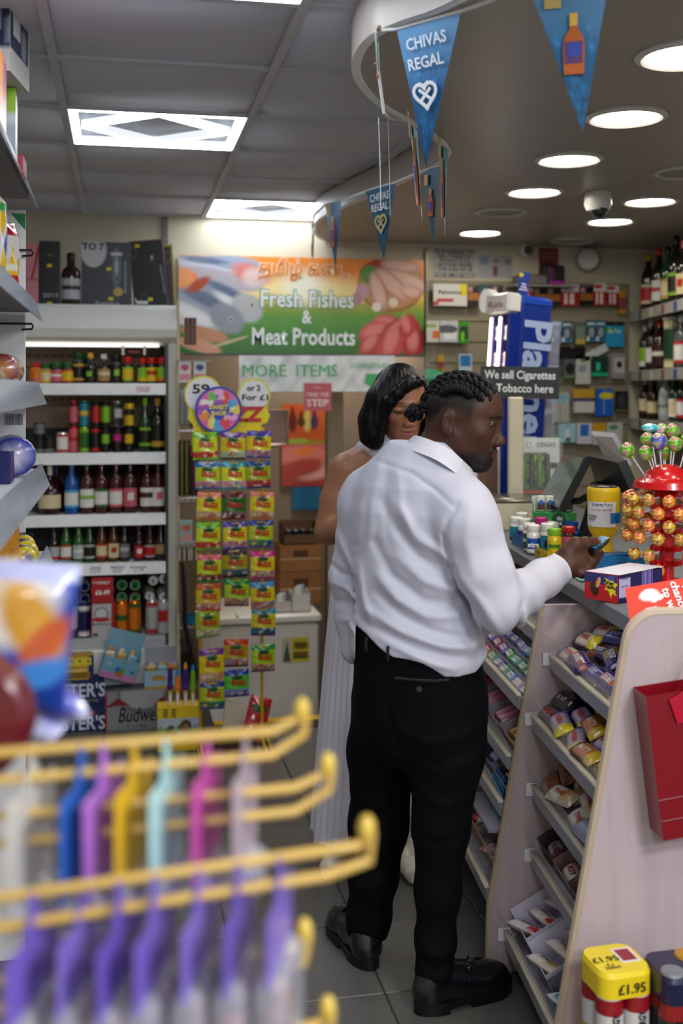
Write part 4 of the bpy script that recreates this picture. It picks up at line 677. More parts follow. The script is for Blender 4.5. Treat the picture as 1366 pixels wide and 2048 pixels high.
# ---------------------------------------------------------------- stationery stand between chiller and sweets
SY = 5.24; sx = lambda x: X_at(x, SY); sz = lambda y: pxY(370, y, SY).z
t = thing('stationery_stand', 'narrow cream upright stand with wire shelves beside the chiller', 'stand', (sx(354), SY, 0)); G().box(-.002, .012, -.01, .02, 0, sz(600), .003).build('upright', M('#cfc6a6', .5), t)
wm = M('#b8b8b4', .3, metal=.6)
for y in (722, 862, 1000, 1088, 1250):
    g = G(); w = sx(420) - sx(354); g.tube([(0, -.06, sz(y)), (w, -.06, sz(y)), (w, .08, sz(y)), (0, .08, sz(y))], .003, 6, closed=True)
    for k in range(1, 6): g.tube([(w * k / 6, -.06, sz(y)), (w * k / 6, .08, sz(y))], .002, 5)
    g.build('wire_shelf', wm, t)
def hang(label, x, y0, y1, cols, kind, Y=SY - .03):
    w = sx(x + 12) - sx(x - 12); h = sz(y0) - sz(y1); o = thing('stationery_pack', label, 'pack', (sx(x), Y, sz(y1)), 0, 'packs on the stationery stand')
    if kind == 'box':
        cv = Canvas(w, h, 10, 14, cols[0]); cv.ell(.5, .7, .2, .14, cols[1]).rect(.1, .9, .08, .4, cols[2]); cv.build('front', VC(.3), o, t=.03)
    else:
        G().box(-w / 2, w / 2, .006, .007, 0, h).build('card', M(cols[2], .4), o)
        for k in range(5):
            q = -w / 2 + w * (k + .5) / 5; g = G(); g.lathe([(.0028, .004), (.0028, h * .8), (.0012, h * .92)], 6, (q, 0, 0)); g.build('pencil', M(cols[k % 2], .35), o)
            g = G(); g.lathe([(.0034, h * .8), (.0036, h * .93), (.001, h)], 6, (q, 0, 0)); g.build('tip', M(cols[1 if k % 2 else 3], .5), o)
for i, q in enumerate((('spiky brown combs pack at the very top', 380, 636, 690, ('#8a5a4c', '#a8746a', '#5c3c34', '#6a4438'), 'p'), ('white and pink box on the top wire shelf', 369, 722, 765, ('#dcd8d4', '#c81c7a', '#e08a9a'), 'box'), ('white and blue box on the top wire shelf', 399, 722, 765, ('#d8dade', '#1c3c8a', '#c86a8a'), 'box'), ('silver cutlery pack', 369, 775, 850, ('#a8aaac', '#d0d2d4', '#4a4a4c', '#c8cacc'), 'p'), ('black and grey pen pack', 392, 790, 855, ('#3a3a3c', '#8a8a8c', '#2a2a2c', '#5a5a5c'), 'p'), ('black and yellow marker pack', 368, 880, 990, ('#1c1c1a', '#a89a2a', '#2a2a24', '#3a3a20'), 'p'), ('dark pencil pack with pink tip', 392, 890, 990, ('#2a2424', '#8a3a6a', '#2c2c2c', '#c83a8a'), 'p'), ('pale blue box', 372, 1040, 1086, ('#a8c4cc', '#d86a3c', '#e0a89a'), 'box'), ('brown brush pack with white tips', 368, 1092, 1225, ('#8a6a2c', '#7a5a24', '#8c8478', '#efeae0'), 'p'), ('second brush pack with white tips, right of the other', 392, 1092, 1225, ('#7c5c28', '#8a6a30', '#8c8478', '#efeae0'), 'p'))): hang(q[0] + ' on the stand beside the chiller', *q[1:])
t = thing('black_strap', 'long black strap hanging down beside the chiller', 'strap', (sx(362), SY - .1, 0)); G().tube([(0, 0, sz(1118)), (.01, -.005, sz(1180)), (.012, 0, sz(1240)), (.035, 0, sz(1290)), (.05, .01, sz(1318))], [.009, .01, .011, .011, .008], 6).build('strap', M('#141416', .7), t)
t = thing('blue_tub', 'clear tub of blue sweets behind the left sweet bags', 'tub', (sx(384), SY + .04, sz(1250) + .005)); G().lathe([(.05, 0), (.055, .09), (.056, .1)], 16).build('tub', M('#2a7ab0', .15, coat=.5), t); G().lathe([(.058, .1), (.058, .115), (.05, .12)], 16).build('lid', M('#d8d4c8', .4), t)
# ---------------------------------------------------------------- counter with sweet shelves
CT = 1.02; CR = -PSI + .0934; E0 = cam(.6376, 2.96)
CM = Matrix.Translation(E0) @ Matrix.Rotation(CR, 4, 'Z')
def C(x, y, z): return CM @ Vector((x, y, z))
wood = M('#b5a3a6', .5, noise=.16, scale=5, stretch=(7, 7, .6), bump=.04); edge = M('#b39f8a', .5, noise=.1)
ct = thing('shop_counter', 'long shop counter with a grey speckled top and wooden gables', 'counter', E0, CR)
g = G(); g.box(0, .62, -.60, 2.1, CT - .045, CT, .004); g.build('countertop', M('#73767b', .45, noise=.35, scale=160), ct)
g = G(); g.box(.16, .18, -.60, 2.1, 0, CT - .046); g.build('back_panel', M('#9a8e92', .6), ct)
pf = [(-.244, 0), (-.24, .176), (-.105, .925), (-.095, .974), (.16, .974), (.16, 0)]
for y in (0, .86):
    gb = G().prism(pf, y - .011, y + .011).build('gable', wood, ct); G().tube([(x - .001, y, z) for x, z in pf[:4]], .0115, 8).build('edge_strip', edge, gb)
pn = [(-.244, 0), (-.24, .176), (-.088, 1.015)] + [(-.088 + .055 * (1 - math.cos(a)) + .008 * a, 1.015 + .06 * math.sin(a)) for a in [math.pi / 2 * k / 8 for k in range(1, 9)]]
x9, z9 = pn[-1]
gb = G().prism(pn + [(.9, z9), (.9, 0)], -.625, -.603).build('end_gable', wood, ct); G().tube([(x - .001, -.614, z) for x, z in pn] + [(.9, -.614, z9)], .012, 8).build('edge_strip', edge, gb)
for x, z, r in ((.045, .62, .011), (.16, .8, .005), (.02, .33, .004)): G().ball((x, -.6255, z), r, 6, 0, 1.6).build('wood_knot', M('#4a3c34', .7), gb)
railm, cream2, clr = M('#a5a7b2', .35, metal=.5), M('#d6ccb4', .45), M('#d2d6de', .12, alpha=.22, noise=.02)
whitebd = M('#c8c4d4', .5)
def tray(name, r, z, y0, y1, dx=.24, dz=.135, lip=.062):
    t = G().add([(r + .004, y0, z - .03), (r + .004, y1, z - .03), (r + .004 + dx, y0, z - .03 + dz), (r + .004 + dx, y1, z - .03 + dz), (r + .004, y0, z - .036), (r + .004, y1, z - .036), (r + .004 + dx, y0, z - .036 + dz), (r + .004 + dx, y1, z - .036 + dz)], [(0, 2, 3, 1), (4, 5, 7, 6), (0, 1, 5, 4), (2, 6, 7, 3), (0, 4, 6, 2), (1, 3, 7, 5)]).build('sweet_shelf', M('#8e8a96', .5), ct)
    g = G(); g.box(r - .012, r + .003, y0, y1, z - .04, z - .006, .001); g.build('price_rail', railm, t)
    g = G(); g.box(r - .016, r - .002, y0, y1, z - .005, z + .002, .001); g.build('rail_bead', cream2, t)
    g = G(); g.prism([(r - .002, z + .002), (r - .03, z + lip), (r - .028, z + lip), (r + .001, z + .002)], y0 + .01, y1 - .006, 'y'); g.build('clear_lip', clr, t)
    g = G(); g.box(r - .03, r + .004, y1 - .006, y1 - .001, z - .03, z + .004); g.build('bracket', M('#dcdce6', .4), t)
    return r, z, dx, dz
NB = [tray('', r, z, -.598, -.014) for r, z in ((-.073, .845), (-.122, .687), (-.12, .50), (-.124, .325), (-.195, .117))]
FB = [tray('', r, z, .014, .846, dx=dx) for r, z, dx in ((-.06, .872, .2), (-.15, .73, .19), (-.178, .568, .3), (-.2, .445, .3), (-.238, .218, .36))]
def onT(T, y, v, lift=.004, yaw=0, tip=0):
    """matrix of a flat pack lying on a tray: its print reads towards the camera end"""
    r, z, dx, dz = T; a = math.atan2(dz, dx); n = Vector((-math.sin(a), 0, math.cos(a))); L = Vector((0, -1, 0)); U = n.cross(L)
    m = Matrix((L, -n, U)).transposed().to_4x4(); p = Vector((r + .006 + v * dx, y, z - .03 + v * dz)) + n * lift
    return CM @ Matrix.Translation(p) @ Matrix.Rotation(yaw, 4, n) @ m @ Matrix.Rotation(tip, 4, 'X')
def barmesh(pal, w, h, th, st):
    a, b, c = pal; cv = Canvas(w, h, 18, 8, a)
    if st == 0: cv.rect(.2, .74, .12, .88, b).rect(.76, 1, 0, 1, c)
    elif st == 1: cv.ell(.5, .5, 1.1, .34, b, .12).rect(.0, .06, 0, 1, c).rect(.94, 1, 0, 1, c)
    elif st == 2: cv.rect(.1, .5, .1, .9, b).ell(.72, .5, .5, .3, c)
    elif st == 3: cv.rect(0, 1, .3, .72, b).rect(.08, .16, 0, 1, c).rect(.84, .92, 0, 1, c)
    else: cv.poly([(0, 0), (.45, 0), (.62, 1), (0, 1)], b).ell(.85, .3, .4, .3, c)
    def wp(q):
        u, v = q[:, 0] / w * 2, (q[:, 2] / h - .5) * 2; k = np.clip(1 - np.abs(v) ** 2.4, 0, 1) ** .6 * np.clip((1 - np.abs(u)) * 5.5, 0, 1) ** .7
        q[:, 1] -= th * k; q[:, 2] += .0012 * np.sin(q[:, 0] * 2000) * (np.abs(u) > .85) - h / 2; return q
    return cv.mesh(VC(.22, coat=.5), t=.0006, warp=wp, pillow=True)
_bars = {}
def bar(M4, label, pal, text, tcol, w=.115, h=.036, th=.009, st=0, group='chocolate bars on the counter shelves', nm='chocolate_bar', cat='chocolate bar', ts=.02):
    k = (pal, w, h, th, st)
    if k not in _bars: _bars[k] = barmesh(*k)
    o = tag(put(nm, _bars[k]), label, cat, group); o.matrix_world = M4
    if text: write(o, text, (-.004, -th - .0012, 0), ts, M(tcol, .35), bold=.035, w=w * .46)
    return o
PB = (('#1a1a6a', '#2a3a9c', '#c8a01c'), ('#241a6e', '#8a6a3a', '#1a1460'), ('#2a1878', '#c05a2c', '#1c1258'), ('#17164e', '#7a3c2a', '#202060'))
R = random.Random(3)
def heap(T, name, nrow, ncol, pitch, pick, w, h, th):
    """bars lying over one another, filling a tray"""
    for j in range(nrow):
        for i in range(ncol):
            pal, tx, tc, st, nm = pick(i, j); bar(onT(T, -.075 - pitch * i + R.uniform(-.012, .012), .14 + .8 * j / nrow + R.uniform(-.02, .02), .022 + .014 * ((i + j) % 2) + R.uniform(0, .006), R.uniform(-.32, .32), R.uniform(-.16, .16)), f"{nm} chocolate bar, {name} shelf, {ORD[i]} from far gable, row {ORD[j]} back", pal, tx, tc, w, h, th, st)
def p0(i, j):
    if i == 0 and j < 3: return ('#2a1a70', '#e8d8c0', '#e2cc1c'), 'TWIRL', '#c82c2c', 0, 'yellow-ended navy'
    if i == 4 and j < 2: return ('#b01c28', '#e0d4d0', '#2a1a70'), 'BAR', '#e8e8ee', 2, 'red and violet'
    k = (i * 2 + j) % 4; return PB[k], ('BOOST', 'FUDGE', 'DOUBLE', 'BOOST')[k], '#c8d4e8', (k + 1) % 5, ('navy', 'blue and brown', 'violet and orange', 'dark navy')[k]
def p1(i, j):
    if i == 0: return ((('#17110f', '#2c2a4a', '#17110f'), 'MARS', '#c83a3a', 1, 'black'), (('#14100e', '#1a1a1c', '#14100e'), 'BAR', '#b8b8b8', 1, 'dark brown'), (('#1c120f', '#28306c', '#1a1412'), 'SNACK', '#d8d8e0', 1, 'black and blue'), (('#16100e', '#5a1c20', '#16100e'), 'BAR', '#c8b8b0', 1, 'black and maroon'))[j]
    if i < 4: return ((('#5030a0', '#b8a8b8', '#e2ce1c'), 'WISPA', '#c02a30', 0, 'purple and yellow') if (i + j) % 3 else (('#2a1e3a', '#c06a2c', '#d8b41c'), 'NUTTY', '#e8d8c0', 0, 'dark orange and yellow'))
    return ('#8a7a1a', '#d8c424', '#3a2a6a'), 'CRUNCH', '#a02a20', 3, 'gold yellow'
def p2(i, j): return ((('#8a5a2c', '#a8703a', '#6c3c1c'), 'TWIX', '#b82a22', 4, 'bronze'), (('#c8b8a0', '#e4dcd0', '#d0a05a'), 'TWIX', '#c02a24', 2, 'cream and gold'), (('#c8b8a0', '#e4dcd0', '#d0a05a'), 'TWIX', '#c02a24', 2, 'cream and gold'), (('#8a92b0', '#98a0bc', '#7c84a4'), '', '#fff', 3, 'plain silver-blue'), (('#30205c', '#5a3a20', '#e2c81c'), 'Nuts', '#e8d820', 0, 'purple and yellow'))[i]
heap(NB[0], 'top', 4, 5, .108, p0, .12, .05, .011); heap(NB[1], 'second', 4, 5, .11, p1, .124, .052, .011); heap(NB[2], 'third', 4, 5, .11, p2, .122, .055, .011)
def cbox(T, y0, y1, v1, h, col, label, front=None):
    """an open cardboard counter box standing on a tray"""
    r, z, dx, dz = T; a = math.atan2(dz, dx); o = thing('sweet_carton', label, 'carton', (0, 0, 0), 0, 'open cartons on the counter shelves'); w = v1 * dx / math.cos(a); d = y1 - y0; g = G()
    for q in ((0, w, 0, .002), (0, w, d - .002, d), (0, .002, 0, d), (w - .002, w, 0, d)): g.box(*q, 0, h if q[1] - q[0] > .01 else h * .8)
    g.box(0, w, 0, d, 0, .0015); g.build('carton', M(col, .55), o)
    if front: G().box(-.0012, 0, .003, d - .003, .004, h * .7).build('printed_side', M(front, .4), o)
    o.matrix_world = CM @ Matrix.Translation((r + .013 + h * .3, y0, z - .0185 + h * .15)) @ Matrix.Rotation(-a, 4, 'Y'); return o
for i, (pal, tx, tc, nm) in enumerate(((('#9a9ca8', '#c8c8d0', '#a02028'), 'PROTEIN', '#30344a', 'silver protein'), (('#d8d0cc', '#e8dcd0', '#b8241c'), 'KIT', '#b8241c', 'white and red wafer'), (('#b01c20', '#e0d0c4', '#8a1418'), 'KAT', '#b01c1c', 'red wafer'), (('#a81c22', '#c82a2a', '#d8c8c0'), 'BAR', '#e8dcd8', 'dark red'))):
    y1 = -.03 - .138 * i; cbox(NB[3], y1 - .128, y1, .95, .055, ('#4a3234', '#8a7470', '#7a6462', '#6c5856')[i], f"open cardboard carton of {nm} bars on the fourth counter shelf", ('#8a1c24', '#c8b0a8', '#2a7aa0', '#8a2a2a')[i])
    for j in range(3): bar(onT(NB[3], y1 - .066, .2 + .26 * j, .026, R.uniform(-.12, .12), R.uniform(-.1, .1)), f"{nm} bar in its carton on the fourth shelf, row {ORD[j]} back", pal, tx, tc, .1, .05, .016, (2, 1, 3, 0)[i])
for i in range(3):
    y1 = -.03 - .175 * i; cbox(NB[4], y1 - .16, y1, .95, .075, ('#c8c2d8', '#cfcae0', '#6a6f80')[i], f"open white carton on the lowest counter shelf, {ORD[i]} from the far gable", ('#d8d2dc', '#d8d2dc', '#2a2024')[i])
    for j in range(4):
        pal, tx, tc, nm = ((('#e4dcd8', '#eee8e4', '#c02a2a'), 'bueno', '#1a1414', 'white and red'), (('#e0d2c0', '#ece6e0', '#c8a050'), 'bueno', '#1a1414', 'white and gold'), (('#e0e4ea', '#1c84c0', '#2a1c1a'), 'milk', '#d8e4f0', 'blue and white'))[i]
        bar(onT(NB[4], y1 - .075 + R.uniform(-.008, .008), .2 + .2 * j, .05, .25 + R.uniform(-.15, .15), -.75), f"{nm} wafer bar standing in the lowest cartons, row {ORD[j]} back", pal, tx, tc, .125, .055, .012, (4, 2, 0)[i])
# far bay: chewing gum, rolls and small packs
GC = [('#c02a2a', 'red'), ('#b83a5a', 'rose red'), ('#7a5ac0', 'violet'), ('#4a3a9c', 'indigo'), ('#2f9a4a', 'green'), ('#3fae9a', 'turquoise'), ('#3a8ad0', 'blue'), ('#d8a8b8', 'pale pink'), ('#8ac0a8', 'mint'), ('#c8d4e8', 'white')]
gm = {}
for j in range(5):
    for i in range(8):
        q = (7 - i) // 2 * 2 + (j + i) % 3; q = min(9, max(0, q)); c, nm = GC[q]
        if c not in gm:
            g = G(); g.col = c; g.box(-.036, .036, -.016, 0, -.015, .015, .004); g.col = '#e8e8ee'; g.box(-.02, .018, -.0166, -.0158, -.009, .009); gm[c] = g.mesh(VC(.25, coat=.4))
        o = tag(put('chewing_gum', gm[c]), f"{nm} chewing gum pack in the gum tray, {ORD[i]} from the gable, row {ORD[j]} back", 'chewing gum', 'chewing gum packs'); o.matrix_world = onT(FB[1], .06 + .078 * i, .12 + .19 * j, .003, R.uniform(-.12, .12)); write(o, 'gum', (0, -.0172, 0), .012, M(c, .4), bold=.03)
for i, (pc, nm) in enumerate((('#e0a01c', 'yellow'), ('#d88aa0', 'pink'), ('#c87a8a', 'rose'), ('#b0502a', 'rust'))):
    y0 = .03 + .17 * i; cbox(FB[2], y0, y0 + .15, .8, .045, '#a8a0ac', f"open grey carton of {nm} sweet rolls in the far counter bay", pc)
    for j in range(6):
        g = G(); g.lathe([(.006, -.045), (.015, -.04), (.0155, 0), (.015, .04), (.006, .045)], 10); me = g.mesh([M(pc, .3, coat=.3)])
        o = tag(put('sweet_roll', me), f"{nm} wrapped sweet roll in its grey carton, {['front', 'back'][j // 3]} row, {ORD[j % 3]} from the gable", 'sweet roll', 'sweet rolls'); o.matrix_world = onT(FB[2], y0 + .03 + .045 * (j % 3), .25 + .34 * (j // 3), .026) @ Matrix.Rotation(0, 4, 'X')
for i, (pal, nm) in enumerate(((('#1a1816', '#c86a1c', '#141210'), 'black and orange'), (('#2a6ac0', '#c8d0e0', '#1c3c8a'), 'blue'), (('#d8c88a', '#e8e0c0', '#6a8a2a'), 'yellow and green'), (('#c8c8c4', '#8a8a84', '#c8a01c'), 'pale grey'))):
    y0 = .03 + .18 * i; cbox(FB[3], y0, y0 + .16, .75, .05, '#8a8490', f"open grey carton of {nm} packs in the far counter bay", '#77727e')
    for j in range(3): bar(onT(FB[3], y0 + .08, .2 + .24 * j, .03, R.uniform(-.15, .15)), f"{nm} pack in the third carton row of the far bay, row {ORD[j]} back", pal, '', '#fff', .1, .045, .012, (1, 0, 2, 3)[i], 'packs in the far bay', 'sweet_pack', 'sweet pack')
for i, (pal, nm, fc) in enumerate(((('#d8a8b4', '#e4c8cc', '#b02a3a'), 'pink striped', '#c8a030'), (('#e0d8d4', '#c83a3a', '#e0b0b8'), 'white and red', '#c8a030'), (('#d88a9a', '#e8d0d0', '#c85a6a'), 'rose', '#b89a3a'))):
    y0 = .03 + .22 * i; cbox(FB[4], y0, y0 + .2, .7, .085, '#a9a2a0', f"open yellow-sided carton of {nm} packs on the lowest far shelf", fc)
    for j in range(3): bar(onT(FB[4], y0 + .1, .2 + .2 * j, .045, .35 + R.uniform(-.15, .15), -.3), f"{nm} sweet pack in the lowest far carton, row {ORD[j]} back", pal, 'Candy', '#c83a4a', .15, .06, .014, (3, 4, 1)[i], 'packs in the far bay', 'sweet_pack', 'sweet pack')
for i in range(5):
    o = tag(G().lathe([(.009, 0), (.0095, .004), (.0095, .1), (.006, .108)], 10).build('sweet_tube', M('#2a86b8', .25, coat=.4), None, C(-.238 + .05, .10 + .025 * i, .3675), (0, .12, CR)), f"slim blue sweet tube above the lowest far shelf, {ORD[i]} from the gable", 'sweet tube', 'blue sweet tubes')
    G().lathe([(.0098, .094), (.0098, .1), (.0065, .109)], 10).build('cap', M('#1c5a9a', .3), o)
G().box(-.24, -.12, .03, .30, .353, .366, .002).build('tube_ledge', M('#8e8a96', .5), ct)
# newspapers in the slot under the counter top
o = None
for i in range(7):
    g = G(); g.box(-.02, .15, -.19, .19, 0, .008, .002); c = ['#7a6a60', '#1f2c5a', '#2438a0', '#8a7468', '#2a2a30', '#b0a090', '#5c4436'][i]
    tag(g.build('magazine', M(c, .3, noise=.3, scale=60), None, C(-.03 + .003 * (i % 2), .62, .905 + .0088 * i), (0, 0, CR + .03 * (i % 3 - 1))), f"{['brown', 'navy', 'blue', 'tan', 'black', 'cream', 'dark brown'][i]} magazine in the flat pile under the counter top, {ORD[i]} from the bottom", 'magazine', 'magazines under the counter')
G().box(-.05, .15, .4, .84, .893, .902).build('magazine_shelf', M('#8e8a96', .5), ct)
# ---------------------------------------------------------------- red gift bag on the end gable
gx = lambda x, y, dz=0: px(x, y, 2.36)
t = thing('gift_bag', 'glossy dark red gift bag with tag hanging on the end gable', 'bag', C(.30, -.628, .36), CR); rb = M('#7c0c18', .28, coat=.3, noise=.05)
a = [C(.0, 0, 0)]
inv = (Matrix.Translation(C(.30, -.628, .36)) @ Matrix.Rotation(CR, 4, 'Z')).inverted()
q = [inv @ px(x, y, 2.34) for x, y in ((1261, 1370), (1296, 1650), (1420, 1632), (1400, 1352))]; q = [(v.x, v.z) for v in q]
g = G(); n = []
for y in (-.075, -.004): n += [(x, y, z) for x, z in q]
g.add(n, [(0, 1, 2, 3), (7, 6, 5, 4), (1, 5, 6, 2), (0, 4, 5, 1), (3, 2, 6, 7)]); g.build('bag_body', rb, t, ang=0)
l = lambda p, r, k: tuple(np.array(p) * (1 - k) + np.array(r) * k)
for k in (.72, .865):
    A, B = l(q[0], q[1], k), l(q[3], q[2], k); g = G(); g.tube([(A[0], -.0755, A[1]), (B[0], -.0755, B[1])], .0012, 5); g.build('fold_crease', M('#6a0a14', .4), t)
g = G(); g.box(-.0, .0, 0, 0, 0, 0) if 0 else None
A = l(q[0], q[3], .58); tp = (A[0] + .055, A[1] + .10); nn = (A[0] + .10, A[1] + .0)
g.tube([(A[0], -.078, A[1]), (A[0] + .03, -.05, A[1] + .06), (tp[0] + .01, -.02, tp[1]), (nn[0], -.05, nn[1] + .06), (nn[0] + .02, -.078, nn[1])], .004, 6); g.build('ribbon_handle', M('#a81424', .35), t)
g = G(); g.prism([(A[0] - .038, A[1] - .018), (A[0] + .015, A[1] + .01), (A[0] + .035, A[1] - .05), (A[0] - .02, A[1] - .068)], -.081, -.079); g.build('gift_tag', M('#b01030', .25, coat=.3), t)
g = G(); g.tube([(tp[0] + .01, -.03, tp[1] - .004), (tp[0] + .01, -.006, tp[1] + .004), (tp[0] + .01, -.001, tp[1] + .004)], .003, 6); g.build('wall_hook', M('#3a3234', .4, metal=.6), t)
# ---------------------------------------------------------------- energy drink packs at the foot of the gable
def canpack(loc, rz, top, label, cols, price, nrow=2):
    o = thing('can_multipack', label, 'can pack', loc, rz, 'drink multipacks by the gable'); r = .0275
    for i in range(2):
        for j in range(nrow):
            c = G(); c.lathe([(r * .8, 0), (r, .006), (r, .125), (r * .85, .134)], 16, ((i - .5) * 2.05 * r, (j - .5) * 2.05 * r, 0)); k = c.build('can', M(cols[0], .3, metal=.2, noise=.05), o)
            g = G(); g.lathe([(r * 1.01, .055), (r * 1.01, .085)], 16, ((i - .5) * 2.05 * r, (j - .5) * 2.05 * r, 0)); g.build('band', M(cols[1], .3), k)
            if j == 0: write(k, 'ENERGY', ((i - .5) * 2.05 * r, -r * 2.03 - .001, .035), .02, BLACK, (0, -math.pi / 2, 0), bold=.04, w=.05)
    # shrink wrap round the top half
    g = G(); pts = []; 
    for k in range(48):
        a = 2 * math.pi * k / 48; cx, cy = (1 if math.cos(a) > 0 else -1), (1 if math.sin(a) > 0 else -1); pts.append((cx * 1.025 * r + r * 1.03 * math.cos(a), cy * 1.025 * r + r * 1.03 * math.sin(a)))
    g.prism(pts, .088, .128, 'z'); ins = [(x * .93, y * .93) for x, y in pts]; g.add([(*p, .128) for p in pts] + [(*p, .1375) for p in ins], [tuple(range(48, 96))] + [(k, (k + 1) % 48, 48 + (k + 1) % 48, 48 + k) for k in range(48)]); g.build('shrink_wrap', M(top, .3, coat=.3), o)
    if price:
        inkk = M('#2a2408', .5); write(o, '£1.95', (.005, -r * 2.05 - .003, .108), .027, inkk, bold=.02); write(o, '£1.95', (-.022, .0, .1382), .026, inkk, (-math.pi / 2, 0, 0), bold=.02); write(o, '4 x\n250ml', (-.022, -.026, .1382), .013, inkk, (-math.pi / 2, 0, 0), bold=.02)
        lb = G().box(.006, .046, -.02, .034, .1376, .1382).build('label', M('#d8d0d0', .4), o); G().box(.011, .041, -.014, .028, .1382, .1386).build('label_print', M('#8a2430', .4), lb)
    return o
YC = ('#c8c4c8', '#8a1420'); cp = cam(.545, 2.19)
for k in range(3): canpack(Vector((cp.x, cp.y, .002 + .1395 * k)), -PSI + .25, '#e0c41c', f"yellow-wrapped four-pack of energy cans priced £1.95, {ORD[k]} from the floor in the rear stack", YC, 1)
cq = cam(.517, 2.03)
for k in range(2): canpack(Vector((cq.x, cq.y, .002 + .1395 * k)), -PSI + .15, '#e0c41c', f"yellow-wrapped four-pack of energy cans in the front low stack, {ORD[k]} from the floor", YC, 1)
cs = cam(.665, 2.17)
for k in range(3): 
    o = canpack(Vector((cs.x, cs.y, .002 + .1395 * k)), -PSI + .2, '#1c1a3c', f"dark blue carton of small cans beside the yellow-wrapped packs, {ORD[k]} from the floor", ('#2a2a30', '#8a1c20'), 0)
    if k == 2:
        for i, (x, y, c) in enumerate(((-.028, -.028, '#8a8c90'), (.03, .026, '#c8922a'))): G().lathe([(.024, .137), (.022, .142), (.012, .144)], 14, (x, y, 0)).build('can_top', M(c, .3, metal=.4), o)
co = cam(.645, 2.02)
for k in range(2): canpack(Vector((co.x, co.y, .002 + .1395 * k)), -PSI + .1, '#23204a', f"navy wrapped pack of small cans in the front right corner, {ORD[k]} from the floor", ('#c8b070', '#1c2a6a'), 0)
# ---------------------------------------------------------------- things standing on the counter
PROF['tub'] = ([(.92, 0), (1, .03), (1, .68), (.84, .75), (.8, .77)], .9, .76, 1.0, (.06, .62)); KW['tub'] = 'gum tub'
def on_ct(x, y): return pxz(x, y, CT) + Vector((0, 0, .0015))
gt = [(1033, 1086, .085, .024, 'white', 'white', 'teal', 'navy'), (1050, 1090, .085, .024, 'white', 'white', 'purple', 'white'), (1059, 1103, .088, .022, 'white', 'white', 'green', 'white'), (1067, 1109, .09, .0225, 'white', 'white', 'blue', 'white'), (1082, 1098, .1, .022, 'magenta', 'magenta', 'magenta', 'orange'), (1095, 1113, .1, .0225, 'white', 'white', 'teal', 'navy'), (1109, 1119, .092, .0225, 'yellow', 'lime', 'yellow', 'lime'), (1124, 1090, .1, .023, 'magenta', 'magenta', 'magenta', 'orange'), (1141, 1096, .085, .027, 'blue', 'blue', 'blue', 'sky-blue'), (1137, 1109, .085, .0225, 'wine-red', 'red', 'pink', 'wine-red'), (1044, 1076, .085, .023, 'white', 'white', 'navy', 'teal'), (1075, 1088, .082, .023, 'white', 'white', 'sky-blue', 'white'), (1105, 1098, .085, .022, 'white', 'white', 'green', 'white')]
for i, (x, y, h, r, b, cp, lb, ac) in enumerate(gt):
    o = place('tub', h, r, b, cp, lb, ac, on_ct(x, y) + Vector((0, 0, .004)), CR - .3, f"{cp}-capped chewing gum tub with {lb} label, {ORD[i] if i < 10 else 'back row ' + ORD[i - 10]} in the counter gum display", 'gum tubs on the counter', i, 'gum tub')
    if i == 3: write(o, 'xtra', (0, -r * 1.03 - .001, h * .3), .022, WHITE, bold=.03)
    if i == 6: write(o, 'MILLIONS', (0, -r * 1.03 - .001, h * .42), .012, M('#3a4a14', .4), bold=.04, w=.034)
t = thing('gum_display_tray', 'yellow and blue cardboard tray holding the gum tubs on the counter edge', 'display tray', (0, 0, 0)); t.location = on_ct(1078, 1112)
A, B_, D_ = on_ct(1024, 1088), on_ct(1096, 1124), on_ct(1118, 1116)
def wallstrip(p, q, h, col, nm):
    d = (q - p); L = d.length; o = G().box(0, L, 0, .0015, 0, h).build(nm, M(col, .4, noise=.3, scale=50), t); o.matrix_world = Matrix.Translation(p - t.location) @ Matrix.Rotation(math.atan2(d.y, d.x), 4, 'Z'); return o
m = A.lerp(B_, .6); wallstrip(A, m, .04, '#2a6aa8', 'tray_side'); s1 = wallstrip(m, B_, .03, '#e0c41c', 'tray_side'); s2 = wallstrip(B_, D_, .03, '#e0c41c', 'tray_front'); write(s1, 'MILLIONS', (.045, -.0015, .015), .014, M('#4a4a20', .4), bold=.03, w=.07)
# weighing scale
sl = lambda x, y, z: C(x, y, z)
t = thing('weighing_scale', 'cream shop weighing scale with a tall display post on the counter', 'scale', C(.0, 1.18, CT + .002), CR); cr = M('#d2cbb0', .45, noise=.04)
g = G(); g.prism([(.015, 0), (.0, .02), (.015, .085), (.05, .1), (.30, .1), (.30, 0)], 0, .3, 'y'); g.build('body', cr, t)
g = G(); g.box(.03, .32, .0, .25, .1, .114, .004); g.build('platform', M('#8a8478', .2, metal=.7), t)
kp = G().add([(.0, .02, .03), (.0, .29, .03), (.0105, .29, .075), (.0105, .02, .075)], [(0, 1, 2, 3)]).build('key_panel', M('#c8c4c0', .4), t); kp.location.x = -.003
for r_ in range(3):
    for k in range(9): q = G().box(-.002, .002, -.011, .011, -.004, .004).build('key', M(('#5a4a48', '#2a7a8a', '#6a3a5c', '#3a3a3c')[(k // 3 + r_) % 4], .4), t, (.0015 + .0035 * r_, .04 + .028 * k, .04 + .014 * r_), (0, .23, 0))
g = G(); g.box(.17, .23, .262, .297, .1, .5, .006); g.box(.195, .205, .26, .262, .12, .48); g.build('post', cr, t)
g = G(); g.box(.10, .29, .39, .44, .44, .52, .008); g.build('post_head', cr, t) if 0 else None
